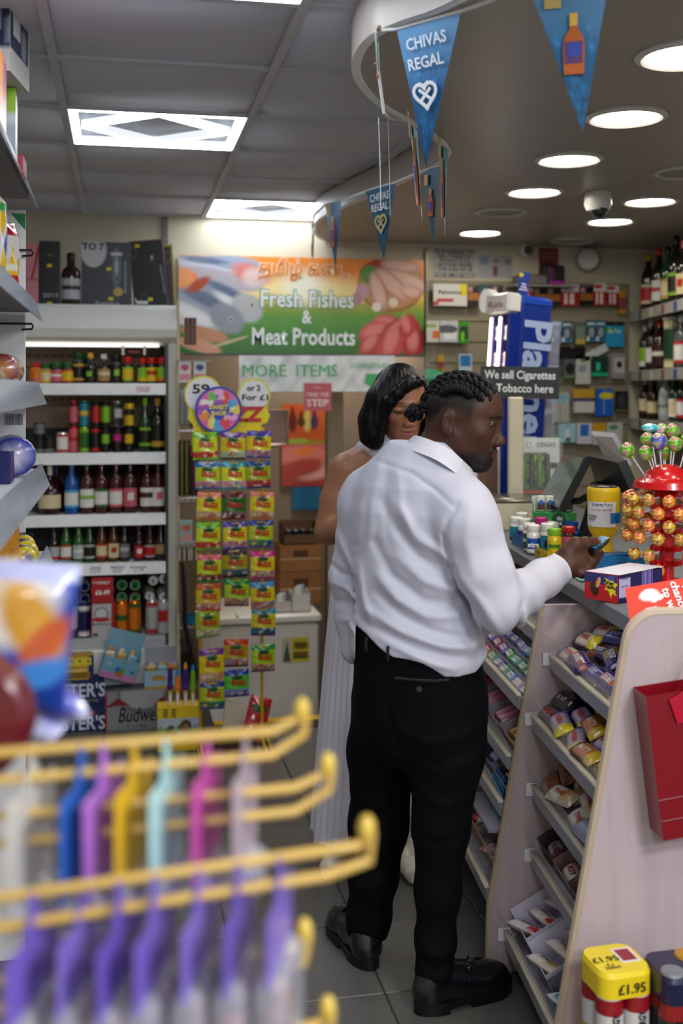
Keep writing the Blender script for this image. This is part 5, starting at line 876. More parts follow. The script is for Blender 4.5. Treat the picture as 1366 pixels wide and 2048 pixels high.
# lighter display
t = thing('lighter_display', 'clear standing display of leaf-patterned lighters with a red base on the counter', 'display', px(1077, 1060, 4.56), -PSI); t.location.z = CT + .002; w = .175
cv = Canvas(w, .33, 30, 40, '#d5d8d4'); cv.rect(.05, .72, .35, .8, '#1c2418')
for k in range(46):
    cv.ell(.08 + .62 * R.random(), .37 + .41 * R.random(), .05, .018, R.choice(['#4a8a1c', '#7ab02a', '#2a5a18', '#a8c040']), R.uniform(0, 3), .3)
cv.rect(.0, .74, .12, .34, '#c01c20').rect(.08, .12, .5, .62, '#c8c83a').rect(.13, .17, .5, .62, '#c03a2c').rect(.2, .34, .88, .95, '#16161a').rect(.78, .96, .62, .68, '#16161a').noise(.03, 12)
cv.build('printed_card', VC(.4), t, t=.003); write(t, 'D&K', (-.04, -.002, .302), .024, WHITE, bold=.03); write(t, 'DENGKE', (.032, -.002, .302), .026, BLACK, w=.075); 
for k in range(4):
    g = G(); x = -.062 + .032 * k; g.lathe([(.011, 0), (.011, .1), (.009, .105), (.009, .13), (.003, .135)], 10, (x, -.02, .13)); g.build('lighter', M(('#3f6a1c', '#1c2a14', '#55801f', '#2a3a18')[k], .25, noise=.5, scale=70), t)
g = G(); g.box(-w / 2, w / 2, -.07, -.066, 0, .33); g.box(-w / 2, -w / 2 + .003, -.066, 0, 0, .33); g.box(w / 2 - .003, w / 2, -.066, 0, 0, .33); g.build('clear_case', M('#dfe6e6', .08, alpha=.08, noise=.02), t)
G().box(-w / 2 + .004, w / 2 - .004, -.06, -.004, 0, .08, .004).build('base', M('#b81c1e', .35), t)
# tic tac display
t = thing('mint_display', 'green cardboard display box of small mints behind the gum tubs', 'display box', px(1108, 1050, 3.72), -PSI - .05); t.location.z = CT + .002; gq = M('#1c8a3c', .4); h = .118
G().box(-.07, .07, -.03, .03, 0, h, .002).build('carton', gq, t); g = G(); g.box(-.07, -.068, -.03, .03, h, h + .03); g.box(-.07, .07, .028, .03, h, h + .05); g.build('carton_back', M('#c8d4c4', .5), t)
for r_, c in ((.034, '#4ab06a'), (.031, '#1c8a3c'), (.028, '#4ab06a'), (.0255, '#125a28')): disc(.012, .09, r_, -.0305 - (.034 - r_) * .1 - .0004, -.03, 32).build('ring', M(c, .4), t)
write(t, 'tic', (.014, -.0325, .098), .02, WHITE, bold=.03); write(t, 'tac', (.01, -.0325, .082), .02, WHITE, bold=.03)
for k in range(4):
    o = thing('mint_box', f"small white and brown box of mints in the green display, {nth(k)}", 'mint box', t.matrix_basis @ Vector((-.045 + .03 * k, -.006, h + .0015)), -PSI, 'mint boxes'); G().box(-.012, .012, -.007, .007, 0, .052, .002).build('box', M('#e0dcd4', .3), o); G().box(-.0123, .0123, -.0075, -.007, .004, .03).build('label', M('#4a342a', .4), o); disc(0, .03, .008, -.0085, -.0075, 16).build('badge', M('#1c6ab8', .4), o)
# till with two screens
def slab(nm, q, th, mats, parent, inset=None):
    v = [Vector(p) for p in q]; n = (v[1] - v[0]).cross(v[3] - v[0]).normalized(); g = G(); g.add([*v, *[p + n * th for p in v]], [(3, 2, 1, 0), (4, 5, 6, 7), (0, 1, 5, 4), (1, 2, 6, 5), (2, 3, 7, 6), (3, 0, 4, 7)]); return g.build(nm, mats, parent, ang=0), n
t = thing('till', 'black shop till with a tilted customer screen on the counter', 'till', px(1192, 1100, 3.55)); t.location.z = CT + .002; iv = t.matrix_basis.inverted(); W_ = lambda x, y, Z: iv @ px(x, y, Z)
c4 = [W_(1126, 909, 3.85), W_(1168, 915, 3.62), W_(1117, 1015, 3.62), W_(1079, 998, 3.85)]
n0 = (c4[1] - c4[0]).cross(c4[3] - c4[0]).normalized(); sg = 1 if (iv.to_3x3() @ cam(1, .3, 0)).dot(n0) > 0 else -1
slab('screen_case', [p + (p - sum(c4, Vector()) / 4) * .07 + n0 * sg * .004 for p in c4], .022 * sg, M('#141517', .35), t)
slab('screen', c4, .006 * sg, M('#2c3430', .06, coat=1), t)
slab('back_screen', [W_(1176, 912, 3.7), W_(1235, 925, 3.4), W_(1262, 985, 3.4), W_(1196, 985, 3.7)], .03, M('#17181a', .35), t)
g = G(); g.tube([W_(1130, 1000, 3.72), W_(1158, 1002, 3.66), W_(1190, 985, 3.6)], .012, 8); g.build('arm', M('#1b1c1e', .4), t)
g = G(); g.tube([W_(1182, 1088, 3.64), W_(1190, 1030, 3.64), W_(1200, 970, 3.6)], [.05, .035, .03], 10); g.build('stand', M('#131416', .4), t); G().lathe([(.048, 0), (.048, .012), (.04, .02)], 20).build('base', M('#131416', .4), t)
t = thing('card_reader_screen', 'grey and white angled display seen from behind, beyond the till', 'screen', px(1215, 1080, 4.3)); t.location.z = CT + .002; iv = t.matrix_basis.inverted()
slab('case', [W_(1181, 862, 4.3), W_(1228, 866, 4.25), W_(1262, 930, 4.2), W_(1222, 935, 4.25)], .02, M('#b9babf', .4), t); slab('back_plate', [W_(1190, 872, 4.285), W_(1224, 874, 4.235), W_(1252, 924, 4.185), W_(1224, 927, 4.235)], -.006, M('#7c7872', .4), t)
g = G(); g.tube([W_(1225, 1050, 4.3), W_(1225, 905, 4.3)], .02, 8); g.build('stand', M('#6a6a6c', .4), t)
# charity collection cup
t = thing('charity_box', 'yellow plastic charity collection cup on a stem with a paper label', 'charity box', px(1207, 1108, 3.3), -PSI); t.location.z = CT + .002; yw = M('#dfb814', .38, coat=.2); k = 3.3 / FP; z_ = lambda y: H - (y - HY) * k - CT
G().lathe([(.05, 0), (.05, .008), (.04, .02), (.028, .05), (.026, z_(1082)), (.033, z_(1073)), (.044, z_(1060)), (.047, z_(1050)), (.049, z_(985)), (.049, z_(979)), (.045, z_(975))], 28).build('cup', yw, t)
G().lathe([(.043, z_(978)), (.041, z_(973)), (.028, z_(973)), (.026, z_(977))], 24).build('lid_ring', M('#26262a', .35), t); G().lathe([(.024, z_(977)), (.018, z_(974))], 20).build('coin_cap', M('#a8a8a4', .35), t)
lm = labelmesh; g = G(); g.col = '#dcdcdc'
def arc(r, a0, a1, z0, z1, col, nm): g = G(); g.grid(lambda u, v: (r * math.sin(a0 + (a1 - a0) * u), -r * math.cos(a0 + (a1 - a0) * u), z0 + (z1 - z0) * v), 12, 2); return g.build(nm, M(col, .5), t)
arc(.0494, -1.35, .55, z_(1052), z_(1003), '#dcdce0', 'label'); arc(.0499, .18, 1.25, z_(1045), z_(1024), '#1c78c0', 'blue_label')
for s_, z, a, sz, q in (('Kidney Fund', 1008, -.3, .012, '#3a4a8a'), ('The Cause - WE CARE', 1018, -.35, .0065, '#a84a3a'), ('EVERY', 1029, .72, .009, '#0e3a70'), ('PENNY', 1035, .72, .009, '#0e3a70'), ('HELPS', 1041, .72, .009, '#0e3a70'), ('PLEASE\nHELP', 1034, -.95, .011, '#5a5a6a')): write(t, s_, (.0503 * math.sin(a), -.0503 * math.cos(a), z_(z)), sz, M(q, .5), (0, 0, a), bold=.02)
# blue card terminal holder, mat
t = thing('receipt_holder', 'sky blue plastic holder standing behind the sweet box on the counter', 'holder', on_ct(1225, 1150), -PSI + .1)
g = G(); g.prism([(-.045, 0), (-.035, .06), (.08, .05), (.1, 0)], -.03, .03); g.build('body', M('#1c80c8', .4), t); G().box(-.03, .07, -.02, .02, .055, .062, .002).build('top_slot', M('#12507e', .35), t); G().box(-.034, .0, -.0315, -.03, .012, .026).build('label', M('#b8a08a', .4), t)
t = thing('counter_mat', 'yellow and pink paper mat lying on the counter by the hand', 'mat', on_ct(1205, 1150), CR); cv = Canvas(.2, .22, 16, 16, '#c8a83a'); cv.rect(0, .5, 0, .5, '#c83a6a').rect(.1, .4, .1, .4, '#d8c8c0').rect(0, .14, 0, 1, '#5aa88a').noise(.1, 20); put('sheet', cv.mesh(VC(.5), t=.001), t, (0, -.11, .0), (-math.pi / 2, 0, 0)); t.location.z += .002
# chocolate egg carton
t = thing('egg_box', 'red and navy carton of chocolate eggs with an egg pictured on its end', 'box', pxz(1236, 1207, CT + .002), -PSI - .87); h = .068
cv = Canvas(.1, h, 40, 40, '#b81c24'); cv.poly([(0, 1), (1, 1), (1, .3), (.7, .6), (0, .62)], '#1f1c5c').ell(.3, .42, .19, .3, '#3a2118', .25, .1).ell(.42, .66, .08, .2, '#e2b88a', -.35, .2).ell(.41, .66, .05, .14, '#d88a2c', -.35, .3).poly([(.6, .9), (.72, .82), (.86, .92), (.9, .75), (1, .7), (.92, .5), (.97, .25), (.86, .35), (.8, .15), (.74, .4), (.62, .45), (.7, .6), (.58, .68), (.68, .76)], '#e8d81c').rect(.72, .9, .8, .96, '#3a4a9a')
put('printed_end', cv.mesh(VC(.35, coat=.2), t=.002), t, (-.05, -.002, 0)); write(t, 'cret', (-.024, -.003, .048), .017, M('#1c1a14', .4), (0, .15, 0), bold=.03); write(t, 'egg', (-.019, -.003, .034), .017, M('#1c1a14', .4), (0, .15, 0), bold=.03)
t2 = G(); t2.box(-.1, .0, .001, .19, 0, .004); t2.box(-.1, -.0985, .001, .19, 0, h * .9); t2.box(-.1, 0, .188, .19, 0, h); t2.build('carton', M('#2a1c50', .4), t)
sd = G().box(-.002, 0, .001, .19, 0, h).build('carton_side', M('#241a54', .4), t); G().box(0, .001, .004, .05, .012, h - .008).build('white_label', M('#b8acd4', .5), sd); G().box(0, .001, .06, .185, .0, .02).build('red_band', M('#b01c24', .4), sd); write(sd, '611677', (.0018, .027, .06), .011, BLACK, (0, 0, math.pi / 2)); write(sd, 'BEST BEFORE', (.0018, .027, .04), .005, BLACK, (0, 0, math.pi / 2))
for k in range(8): G().box(.0, .0012, .1 + .006 * k, .1 + .006 * k + (.002 + .001 * (k % 3)), .03, .07).build('barcode_bar', M('#8a7ac0', .5), sd)
G().add([(-.1, .0, h), (.003, 0, h + .002), (.003, .19, h + .004), (-.1, .19, h + .002)], [(0, 1, 2, 3)]).build('paper_liner', M('#d8d4e0', .6), t)
# red leaflet
t = thing('prize_leaflet', 'red and orange prize leaflet propped between the egg carton and the end gable', 'leaflet', px(1308, 1200, 2.46), 0); iv = t.matrix_basis.inverted()
q = [W_(1250, 1176, 2.5), W_(1400, 1150, 2.52), W_(1400, 1262, 2.44), W_(1262, 1262, 2.44)]; U_, V_ = q[1] - q[0], q[3] - q[0]
cv = Canvas(1, 1, 40, 30, '#d23a24'); cv.rect(.03, .045, .1, .9, '#e0d0c8', .4).ell(.3, .74, .13, .14, '#e4dcdc').ell(.42, .64, .12, .05, '#e4dcdc', .6).ell(.3, .3, .13, .16, '#e4dcdc').ell(.42, .2, .14, .05, '#e4dcdc', .5)
me = cv.mesh(VC(.3), t=.0); a = np.zeros(len(me.vertices) * 3); me.vertices.foreach_get('co', a); a = a.reshape(-1, 3); n_ = len(a) // 2; u = a[:, 0:1] + .5; v = 1 - a[:, 2:3]; nrm = np.array(U_.cross(V_).normalized()); a = np.array(q[0]) + u * np.array(U_) + v * np.array(V_); a[n_:] -= nrm * .001 * (1 if nrm[1] < 0 else -1); me.vertices.foreach_set('co', a.ravel()); me.update(); lf = put('sheet', me, t)
X_, Y_ = U_.normalized(), -V_.normalized(); Z_ = X_.cross(Y_).normalized(); Y_ = Z_.cross(X_); mm = Matrix((Y_ * -1, -Z_, X_)).transposed().to_4x4()
def wl(s_, u, v, sz):
    o = write(t, s_, (0, 0, 0), sz, M('#e8dcdc', .4), bold=.03); mx = Matrix((-Y_, -Z_, X_)).transposed().to_4x4(); o.matrix_local = Matrix.Translation(q[0] + U_ * u + V_ * v + Z_ * .002 * (1 if Z_.y < 0 else -1)) @ mx
wl('to win', .55, .5, .026); wl('chances', .68, .45, .026); wl('Two', .82, .4, .03)
# lollipop stand
LZ = 2.96; lc = px(1333, 1170, LZ); t = thing('lollipop_stand', 'red plastic lollipop tower on the counter', 'stand', (lc.x, lc.y, CT + .002), 0); k = LZ / FP; z_ = lambda y: H - (y - HY) * k - CT - .002; rm = M('#c4161c', .22, coat=.5)
G().lathe([(.085, 0), (.085, .012), (.02, .02), (.019, z_(985))], 20).build('column', rm, t); tiers = (988, 1013, 1037, 1062, 1096, 1124)
for y in tiers:
    g = G(); n = 14; pts = []
    for i in range(n * 4): a = 2 * math.pi * i / (n * 4); r_ = .034 + .008 * math.cos(n * a); pts.append((r_ * math.cos(a), r_ * math.sin(a)))
    g.prism(pts, z_(y) - .007, z_(y) + .007, 'z'); g.build('tier_ring', rm, t)
G().lathe([(.02, z_(985)), (.088, z_(975)), (.084, z_(962)), (.062, z_(955)), (.056, z_(945)), (.04, z_(936)), (.03, z_(930)), (.002, z_(928))], 28).build('crown', rm, t)
lm_ = {}
def lolly(nm, r_, cols, loc, d, stick, label):
    kk = (nm, cols)
    if kk not in lm_:
        g = G(); g.col = cols[0]; g.ball((0, 0, 0), 1, 12, 0, 1.05)
        q = random.Random(str(cols))
        for i, v in enumerate(g.v):
            s_ = math.sin(v[0] * 6 + 1) + math.sin(v[1] * 7 + 2) + math.sin(v[2] * 6); g.c[i] = cols[0] if s_ > .5 else cols[1] if s_ > -.5 else cols[2]
            jz = 1 + .05 * q.uniform(-1, 1); g.v[i] = tuple(np.array(v) * jz)
        lm_[kk] = g.mesh(VC(.16, coat=.7), 60)
    o = thing('lollipop', label, 'lollipop', loc, 0, 'lollipops on the red tower'); b = put('candy', lm_[kk], o); b.scale = (r_, r_, r_); d = Vector(d).normalized()
    G().tube([d * r_ * .95, d * (r_ + .004)], .005, 6).build('wrapper_tie', M(cols[1], .3), o); G().tube([d * r_, d * (r_ + stick)], .0021, 6).build('stick', M('#d4cfdc', .4), o); return o
OC = (('#d8862a', '#e8b050', '#c84a2c'), ('#e0782c', '#f0c060', '#b83a3a'), ('#c8a02a', '#e8c85a', '#a0402c'), ('#b85a3c', '#e0a040', '#8a8a2a'))
for ti, y in enumerate(tiers):
    ii = [i for i in range(12) if not (ti in (4, 5) and i not in (6, 7, 10, 2, 9)[:5 - ti % 2])]; an_ = {i: 2 * math.pi * (i + .5 * (ti % 2)) / 12 + .1 for i in ii}
    for i in ii:
        a = an_[i]; fr_ = lambda k: math.cos(an_[k] + PSI - math.pi / 2) < 0; sd = sorted([k for k in ii if fr_(k) == fr_(i)], key=lambda k: math.cos(an_[k] + PSI)); rk = sd.index(i)
        d = Vector((math.cos(a), math.sin(a), -.08)); rr = .104 + R.uniform(-.006, .006)
        lolly('side', .0165, OC[(i + ti) % 4], Vector((lc.x, lc.y, CT + z_(y))) + d * rr, -d, rr - .06, f"orange wrapped lollipop, {ORD[ti]} tier of the red tower, {ORD[rk]} from left on its {'near' if fr_(i) else 'far'} side")
TL = [(1255, 900, 0, 'g'), (1295, 880, .02, 'g'), (1292, 906, -.02, 'g'), (1318, 882, -.05, 'b'), (1300, 856, .06, 't'), (1345, 862, .03, 'g'), (1350, 888, -.02, 'g'), (1375, 880, .0, 'g'), (1325, 862, .06, 'p'), (1330, 905, .05, 'g')]
for i, (x, y, dz, kd) in enumerate(TL):
    p = px(x, y, LZ + dz); cs_ = {'g': ('#4f9a1c', '#8ac83a', '#c87a8a'), 'b': ('#3a4a9a', '#6a7ac8', '#c8b070'), 't': ('#2aa8c0', '#5ad0e0', '#d0e4e4'), 'p': ('#c88aa0', '#d8b8c0', '#7ab040')}[kd]
    foot = Vector((lc.x + (p.x - lc.x) * .55, lc.y + (p.y - lc.y) * .55, CT + z_(950))); d = foot - p
    o = lolly('top', .02 if kd != 'b' else .022, cs_, p, d, d.length - .01, f"{dict(g='green foil', b='dark blue', t='turquoise mushroom-shaped', p='pink')[kd]} lollipop stuck upright in the crown of the red tower, {ORD[i]} of ten")
    if kd == 't': o.children[0].scale = (.024, .024, .012)
# lit tobacco tower and its sign
TZ = 4.9; tc = px(1050, 900, TZ); t = thing('tobacco_tower', 'tall blue lit display tower with large white lettering behind the scale', 'display tower', (tc.x, tc.y, CT + .02), (0, .075, -PSI + .42)); bl = M('#12308a', .3, coat=.3, noise=.04)
k = TZ / FP; hz_ = lambda y: H - (y - HY) * k - CT
w, d = .165, .19; top = hz_(600)
G().box(-w / 2, w / 2, 0, d, 0, top, .012).build('cabinet', bl, t); G().box(-w / 2 - .002, w / 2 + .004, -.004, d + .004, top - .05, top, .014).build('blue_cap', M('#1c48b8', .25, coat=.4), t)
g = G(); g.box(-w / 2 - .075, -w / 2, -.002, d, top - .085, top + .005, .01); g.build('white_header', M('#dcdcd8', .35), t); write(t, 'Rizla', (-w / 2 - .0765, d * .5, top - .045), .04, M('#a83a2c', .4), (0, 0, -math.pi / 2), w=.12); g = G(); g.lathe([(.055, -.02), (.055, .02)], 24); o = g.build('header_disc', M('#e4e0da', .4, emit=.15), t, (-w / 2 - .05, d + .01, top - .02), (0, math.pi / 2, 0))
G().box(-w / 2 - .055, -w / 2 - .001, .0, .03, 0, top - .087, .004).build('front_post', M('#0f2a8a', .3), t); g = G(); g.box(-w / 2 - .02, -w / 2 - .001, .03, d, 0, top - .087); g.build('front_panel', M('#3a2f6a', .4), t)
for j in (0, 1): G().box(-w / 2 - .062, -w / 2 - .052, .075 + .075 * j, .087 + .075 * j, .05, top - .1, .003).build('light_strip', M('#fff0dc', .4, emit=3.2), t); G().box(-w / 2 - .051, -w / 2 - .02, .07 + .075 * j, .092 + .075 * j, .02, top - .095).build('light_strip_back', M('#4a3f86', .4), t)
for j in (0, 1):
    for q in range(5): g = G(); g.lathe([(.03, 0), (.036, .004), (.03, .008), (.026, .004)], 20); g.build('lit_hoop', M('#f0d8c0', .4, emit=.8), t, (-w / 2 - .03, .05 + .075 * j, top - .17 - .12 * q), (0, -math.pi / 2, 0))
lt = txt('Planners', .2, bold=.03, w=.66); o = put('lettering', lt.copy(), t, (.01, -.002, top - .44), (0, math.pi / 2, 0)); o.data.materials.append(M('#a9bce0', .4))
cv = Canvas(.055, .11, 10, 20, '#1c3a9a'); cv.ell(.15, .85, .13, .1, '#e0c81c').ell(.9, .3, .2, .1, '#6a4ab0'); q = put('top_tag', cv.mesh(VC(.4), t=.002), t, (-.05, .05, top + .002), (0, .05, 0)); write(q, 'Win\nwhen\nyou buy', (0, -.001, .04), .014, WHITE, bold=.03)
g = G(); g.box(w / 2 + .003, w / 2 + .05, .0, d, .1, top - .1); g.build('clear_side_pockets', M('#c0c4dc', .12, alpha=.3), t)
for q in range(4): G().add([(w / 2 + .003, .02, .2 + .2 * q), (w / 2 + .075, .02, .235 + .2 * q), (w / 2 + .075, d, .235 + .2 * q), (w / 2 + .003, d, .2 + .2 * q)], [(0, 1, 2, 3)]).build('pocket_lip', M('#d0d4e8', .15, alpha=.5), t)
sZ = 4.72; p = px(1039, 797, sZ); t = thing('tobacco_sign', 'black board with white lettering that cigarettes are sold here, before the blue tower', 'sign', p, (0, .02, -PSI)); w, h = 158 * sZ / FP, 64 * sZ / FP
G().box(-w / 2, w / 2, 0, .004, 0, h).build('board', M('#17171a', .4), t); ws = M('#e0e2e2', .4); write(t, 'We sell Cigarettes', (.0, -.001, h * .7), .05, ws, bold=.018, w=w * .9); write(t, '& Tobacco here', (.002, -.001, h * .32), .05, ws, bold=.018, w=w * .84)
g = G(); g.tube([(.02, .004, .03), (.03, .2, .03)], .006, 8); g.build('bracket', M('#2a2a2e', .3), t)
t = thing('framed_mirror', 'slim white-framed board standing on the counter beyond the man', 'board', px(975, 1010, 4.68), -PSI + 1.05); t.location.z = CT + .002; G().box(-.12, .12, 0, .012, 0, .27).build('board', M('#8a6a5c', .15, coat=.5), t); [G().box(a_, a_ + .012, -.004, .016, 0, .28).build('white_edge', M('#e6e6e4', .4), t) for a_ in (-.132, .12)]
# ---------------------------------------------------------------- slatted wall behind the counter
WY = YB - .015; a, b = pxY(853, 560, YB), pxY(1256, 560, YB)
t = thing('slat_wall', 'beige slatted display wall behind the counter', 'display wall', ((a.x + b.x) / 2, YB - .002, .2)); w = b.x - a.x; sm = M('#928871', .6, noise=.06)
zt_ = a.z - .2; n = 17
for i in range(n): G().box(-w / 2, w / 2, -.014, 0, zt_ * i / n + .006, zt_ * (i + 1) / n, .003).build('slat', sm, t)
G().box(-w / 2 - .012, -w / 2, -.03, .0, 0, zt_ + .17).build('edge_rail', M('#8a847a', .4, metal=.4), t)
def pk(label, x0, x1, y0, y1, base, art, cat='pack', dep=.02, txt_=None, tcol='#16161a', rot=0):
    Y = YB - .075; a, b = pxY(x0, y1, Y), pxY(x1, y0, Y); w, h = b.x - a.x, abs(pxY(x0, y0, Y).z - a.z); o = thing('hanging_pack', label + ' on the slatted wall', cat, ((a.x + b.x) / 2, Y, a.z), (0, rot, 0), 'packs hanging on the slatted wall')
    cv = Canvas(w, h, 16, 20, base)
    for q in art: getattr(cv, q[0])(*q[1:])
    cv.build('card', VC(.3), o, t=.003); G().box(-w * .32, w * .32, .003, dep + .003, h * .1, h * .6, .003).build('blister', M(base, .3), o); g = G(); g.tube([(0, .05, h * .93), (0, -.02, h * .93)], .0025, 5); g.build('hook', M('#b8b8b8', .3, metal=.6), o)
    if txt_: write(o, txt_, (0, -.001, h * .62), .03, M(tcol, .4), bold=.02, w=w * .7)
bat = [('rect', 0, 1, .3, .62, '#a8682c'), ('rect', 0, 1, 0, .3, '#1c1c20'), ('rect', .05, .4, .7, .95, '#b88a8a')]
red = [('rect', 0, 1, .62, 1, '#d8d0cc'), ('rect', .15, .35, .1, .55, '#e0d0cc'), ('rect', .5, .7, .1, .55, '#e0d0cc'), ('ell', .3, .85, .2, .1, '#c02a2a')]
cab = [('rect', 0, 1, .85, 1, '#16607a'), ('rect', .1, .9, .78, .86, '#d0dce0'), ('ell', .5, .42, .26, .36, '#3a3f44'), ('ell', .5, .42, .15, .24, '#8aa0a8'), ('rect', 0, .3, 0, .2, '#c8dce4')]
L_ = [('white and red pharmacy box with yellow tag', 867, 934, 567, 611, '#cfcdc8', [('rect', .12, .6, .16, .34, '#b82a2c'), ('rect', .8, 1, .5, 1, '#d8c81c'), ('rect', .0, .14, .02, .16, '#b82a2c')], 'Palomino'), ('black and copper battery pack beside the white pharmacy box', 936, 958, 570, 612, '#1c1a18', bat), ('teal battery pack high', 958, 986, 568, 596, '#2a4a4e', [('ell', .5, .6, .2, .1, '#8aa8a8')]), ('dark battery pack left of the tag on the tower', 986, 1006, 570, 610, '#2a2420', bat), ('white and red battery card above the tower', 1040, 1066, 567, 610, '#b02028', red), ('first black and copper battery pack right of the tower', 1068, 1094, 574, 612, '#1a1816', bat), ('second black and copper battery pack right of the tower', 1095, 1121, 574, 612, '#1a1816', bat), ('wide red battery card under the pink box', 1123, 1158, 567, 611, '#a81c24', red), ('black and copper battery pack between two red cards', 1160, 1186, 572, 611, '#1a1816', bat), ('red battery card left of its twin', 1188, 1213, 566, 611, '#a81c24', red), ('red battery card right of its twin', 1215, 1238, 570, 611, '#8a1824', red), ('amber tube of glue at the row end', 1238, 1252, 580, 627, '#c08a1c', [('rect', 0, 1, .2, .7, '#8a4a4a')]),
 ('white card with orange bulb', 853, 878, 641, 684, '#c8c8bc', [('rect', .5, 1, .2, .5, '#d8703a'), ('rect', 0, .8, .7, .82, '#8ab04a')]), ('grey and white cable card', 880, 916, 641, 684, '#c0c4c4', [('ell', .4, .6, .5, .2, '#5a5c62'), ('rect', .2, .9, .15, .4, '#e0e4e4')]), ('bright green cable card', 918, 938, 643, 686, '#3f9a2c', [('rect', .1, .9, .2, .75, '#2f3a34'), ('rect', .2, .5, .15, .5, '#7ac83a')]), ('sky blue charging cable card nearest the tower', 1103, 1122, 642, 684, '#1c8ab8', cab), ('sky blue charging cable card, second from the tower', 1124, 1144, 642, 684, '#1c8ab8', cab), ('dark olive card between the blue cable cards', 1150, 1172, 645, 688, '#5a6458', [('rect', .1, .9, .2, .8, '#7a8478'), ('rect', .1, .9, .0, .2, '#c0a84a')]), ('sky blue charging cable card right of the olive card', 1174, 1192, 640, 682, '#1c8ab8', cab), ('sky blue charging cable card beside the adhesive pack', 1193, 1211, 640, 682, '#1c8ab8', cab), ('pale blue adhesive putty pack', 1212, 1248, 643, 693, '#2a9ac8', [('rect', 0, 1, .84, 1, '#16241c'), ('ell', .2, .66, .2, .1, '#4aa84a')], 'Blu Tack'),
 ('large black case', 1117, 1171, 693, 718, '#141416', []), ('dark teal card by the tower', 1103, 1122, 705, 755, '#1c4a44', [('rect', .2, .8, .2, .6, '#2a2a2e')]), ('charcoal gadget card', 1128, 1152, 718, 757, '#5a5c64', [('ell', .5, .5, .25, .3, '#1c1c20'), ('rect', 0, 1, 0, .15, '#5a7a4a')]), ('white plug adapter card', 1151, 1181, 712, 768, '#b8baae', [('rect', .25, .7, .45, .7, '#8a94a8'), ('rect', .35, .65, .8, .95, '#3a8a5a')]), ('white narrow box hung askew', 1170, 1220, 696, 712, '#c2c4c6', [('ell', .15, .4, .1, .2, '#6a6a6c')]), ('black and green earphone card', 1183, 1216, 712, 752, '#1c3a34', [('rect', 0, 1, 0, .18, '#1fa87a'), ('rect', .3, .5, .3, .7, '#2ac08a')]), ('grey earpiece card', 1222, 1250, 706, 757, '#8a8c94', [('rect', .25, .95, .25, .85, '#b8b4ac'), ('ell', .6, .55, .12, .12, '#1c1c1e')]),
 ('green labelled tub', 851, 884, 738, 757, '#5ab88a', []), ('green tub below its twin', 851, 884, 758, 775, '#3a8a5a', []), ('yellow glue bottle', 876, 888, 709, 742, '#c89a1c', [('rect', 0, 1, .2, .6, '#8a3a4a')]), ('blue and white card behind the hair', 918, 944, 708, 742, '#b8ccd8', [('rect', .1, .9, .3, .9, '#2a7ab8')]),
 ('white extension lead card', 1103, 1138, 785, 845, '#a8aca4', [('rect', .1, .9, .7, .95, '#7ab0c0'), ('rect', .45, .55, .1, .6, '#7a7a74')]), ('yellow topped clear pack', 1146, 1192, 778, 826, '#9a9a94', [('rect', 0, 1, .64, 1, '#b8902c'), ('rect', 0, 1, .5, .62, '#3a4a6a'), ('rect', .1, .9, .05, .45, '#c0c0bc')]), ('bright blue brush pack', 1190, 1226, 778, 832, '#1c5ab8', [('ell', .65, .75, .3, .12, '#c8c01c'), ('rect', .45, .55, .1, .6, '#8a9ac8')]), ('black mount card', 1230, 1256, 782, 824, '#1e2022', [('rect', .2, .8, .25, .8, '#3a3e42'), ('rect', .1, .9, .02, .14, '#5a7034')]),
 ('pale blue light bulb card', 1117, 1152, 847, 885, '#9ac0cc', [('ell', .5, .4, .18, .3, '#c8d8dc'), ('ell', .55, .15, .14, .12, '#4a5a60')]), ('white and blue plug card', 1154, 1184, 846, 888, '#c0c4cc', [('rect', .2, .8, .4, .9, '#2a6ab8')]), ('yellow topped card low', 1186, 1212, 846, 890, '#b8bcc4', [('rect', 0, 1, .65, 1, '#c8981c')]), ('white card at the row end low', 1214, 1245, 845, 895, '#b9bdb4', [('ell', .4, .8, .2, .1, '#4a8a5a')]), ('grey sachet card by the tower foot', 1100, 1116, 850, 890, '#8a9088', [('ell', .5, .3, .3, .2, '#8ab07a')])]
for q in L_: pk(*q[:7], txt_=q[7] if len(q) > 7 else None, rot=-.45 if 'askew' in q[0] else 0, tcol='#e0ecf4' if 'adhesive' in q[0] else '#16161a')
for i, (x0, x1, y0, y1, lab, base, art, lines) in enumerate(((868, 951, 498, 556, 'white notice with black capitals about the sale of tobacco', '#a8a8a4', lambda c: c.rect(.02, .98, .03, .17, '#1c1c1e'), ['IT IS ILLEGAL TO', 'SELL TOBACCO', 'PRODUCTS TO', 'ANYONE UNDER', 'THE AGE OF 18']), (953, 1024, 510, 556, 'plain pale notice with small pictures beside the tobacco notice', '#a6a6a8', lambda c: c.rect(.1, .32, .62, .9, '#6a8a9a').rect(.45, .65, .66, .85, '#8a7a80').rect(.45, .62, .1, .5, '#7a3a34').rect(.8, .95, .6, .85, '#7a8090'), None), (1078, 1117, 496, 552, 'dark red poster on the wall beside the small camera', '#7c2a2c', lambda c: c.rect(.1, .9, .6, .9, '#94484a').ell(.5, .3, .3, .2, '#3a2020'), None))):
    o, w, h = sheet('wall_notice', lab, 'notice', x0, x1, y0, y1, YB - .004, 16, 16, base, .003, .5, art)
    if lines:
        for j, s_ in enumerate(lines): write(o, s_, (0, -.001, h * (.9 - .15 * j)), .026, M('#3a3a3c', .5), bold=.03, w=w * (.9, .8, .74, .86, .82)[j])
        write(o, 'NO ID - NO SALE', (0, -.001, h * .1), .022, M('#c8c8c4', .5), bold=.03, w=w * .88)
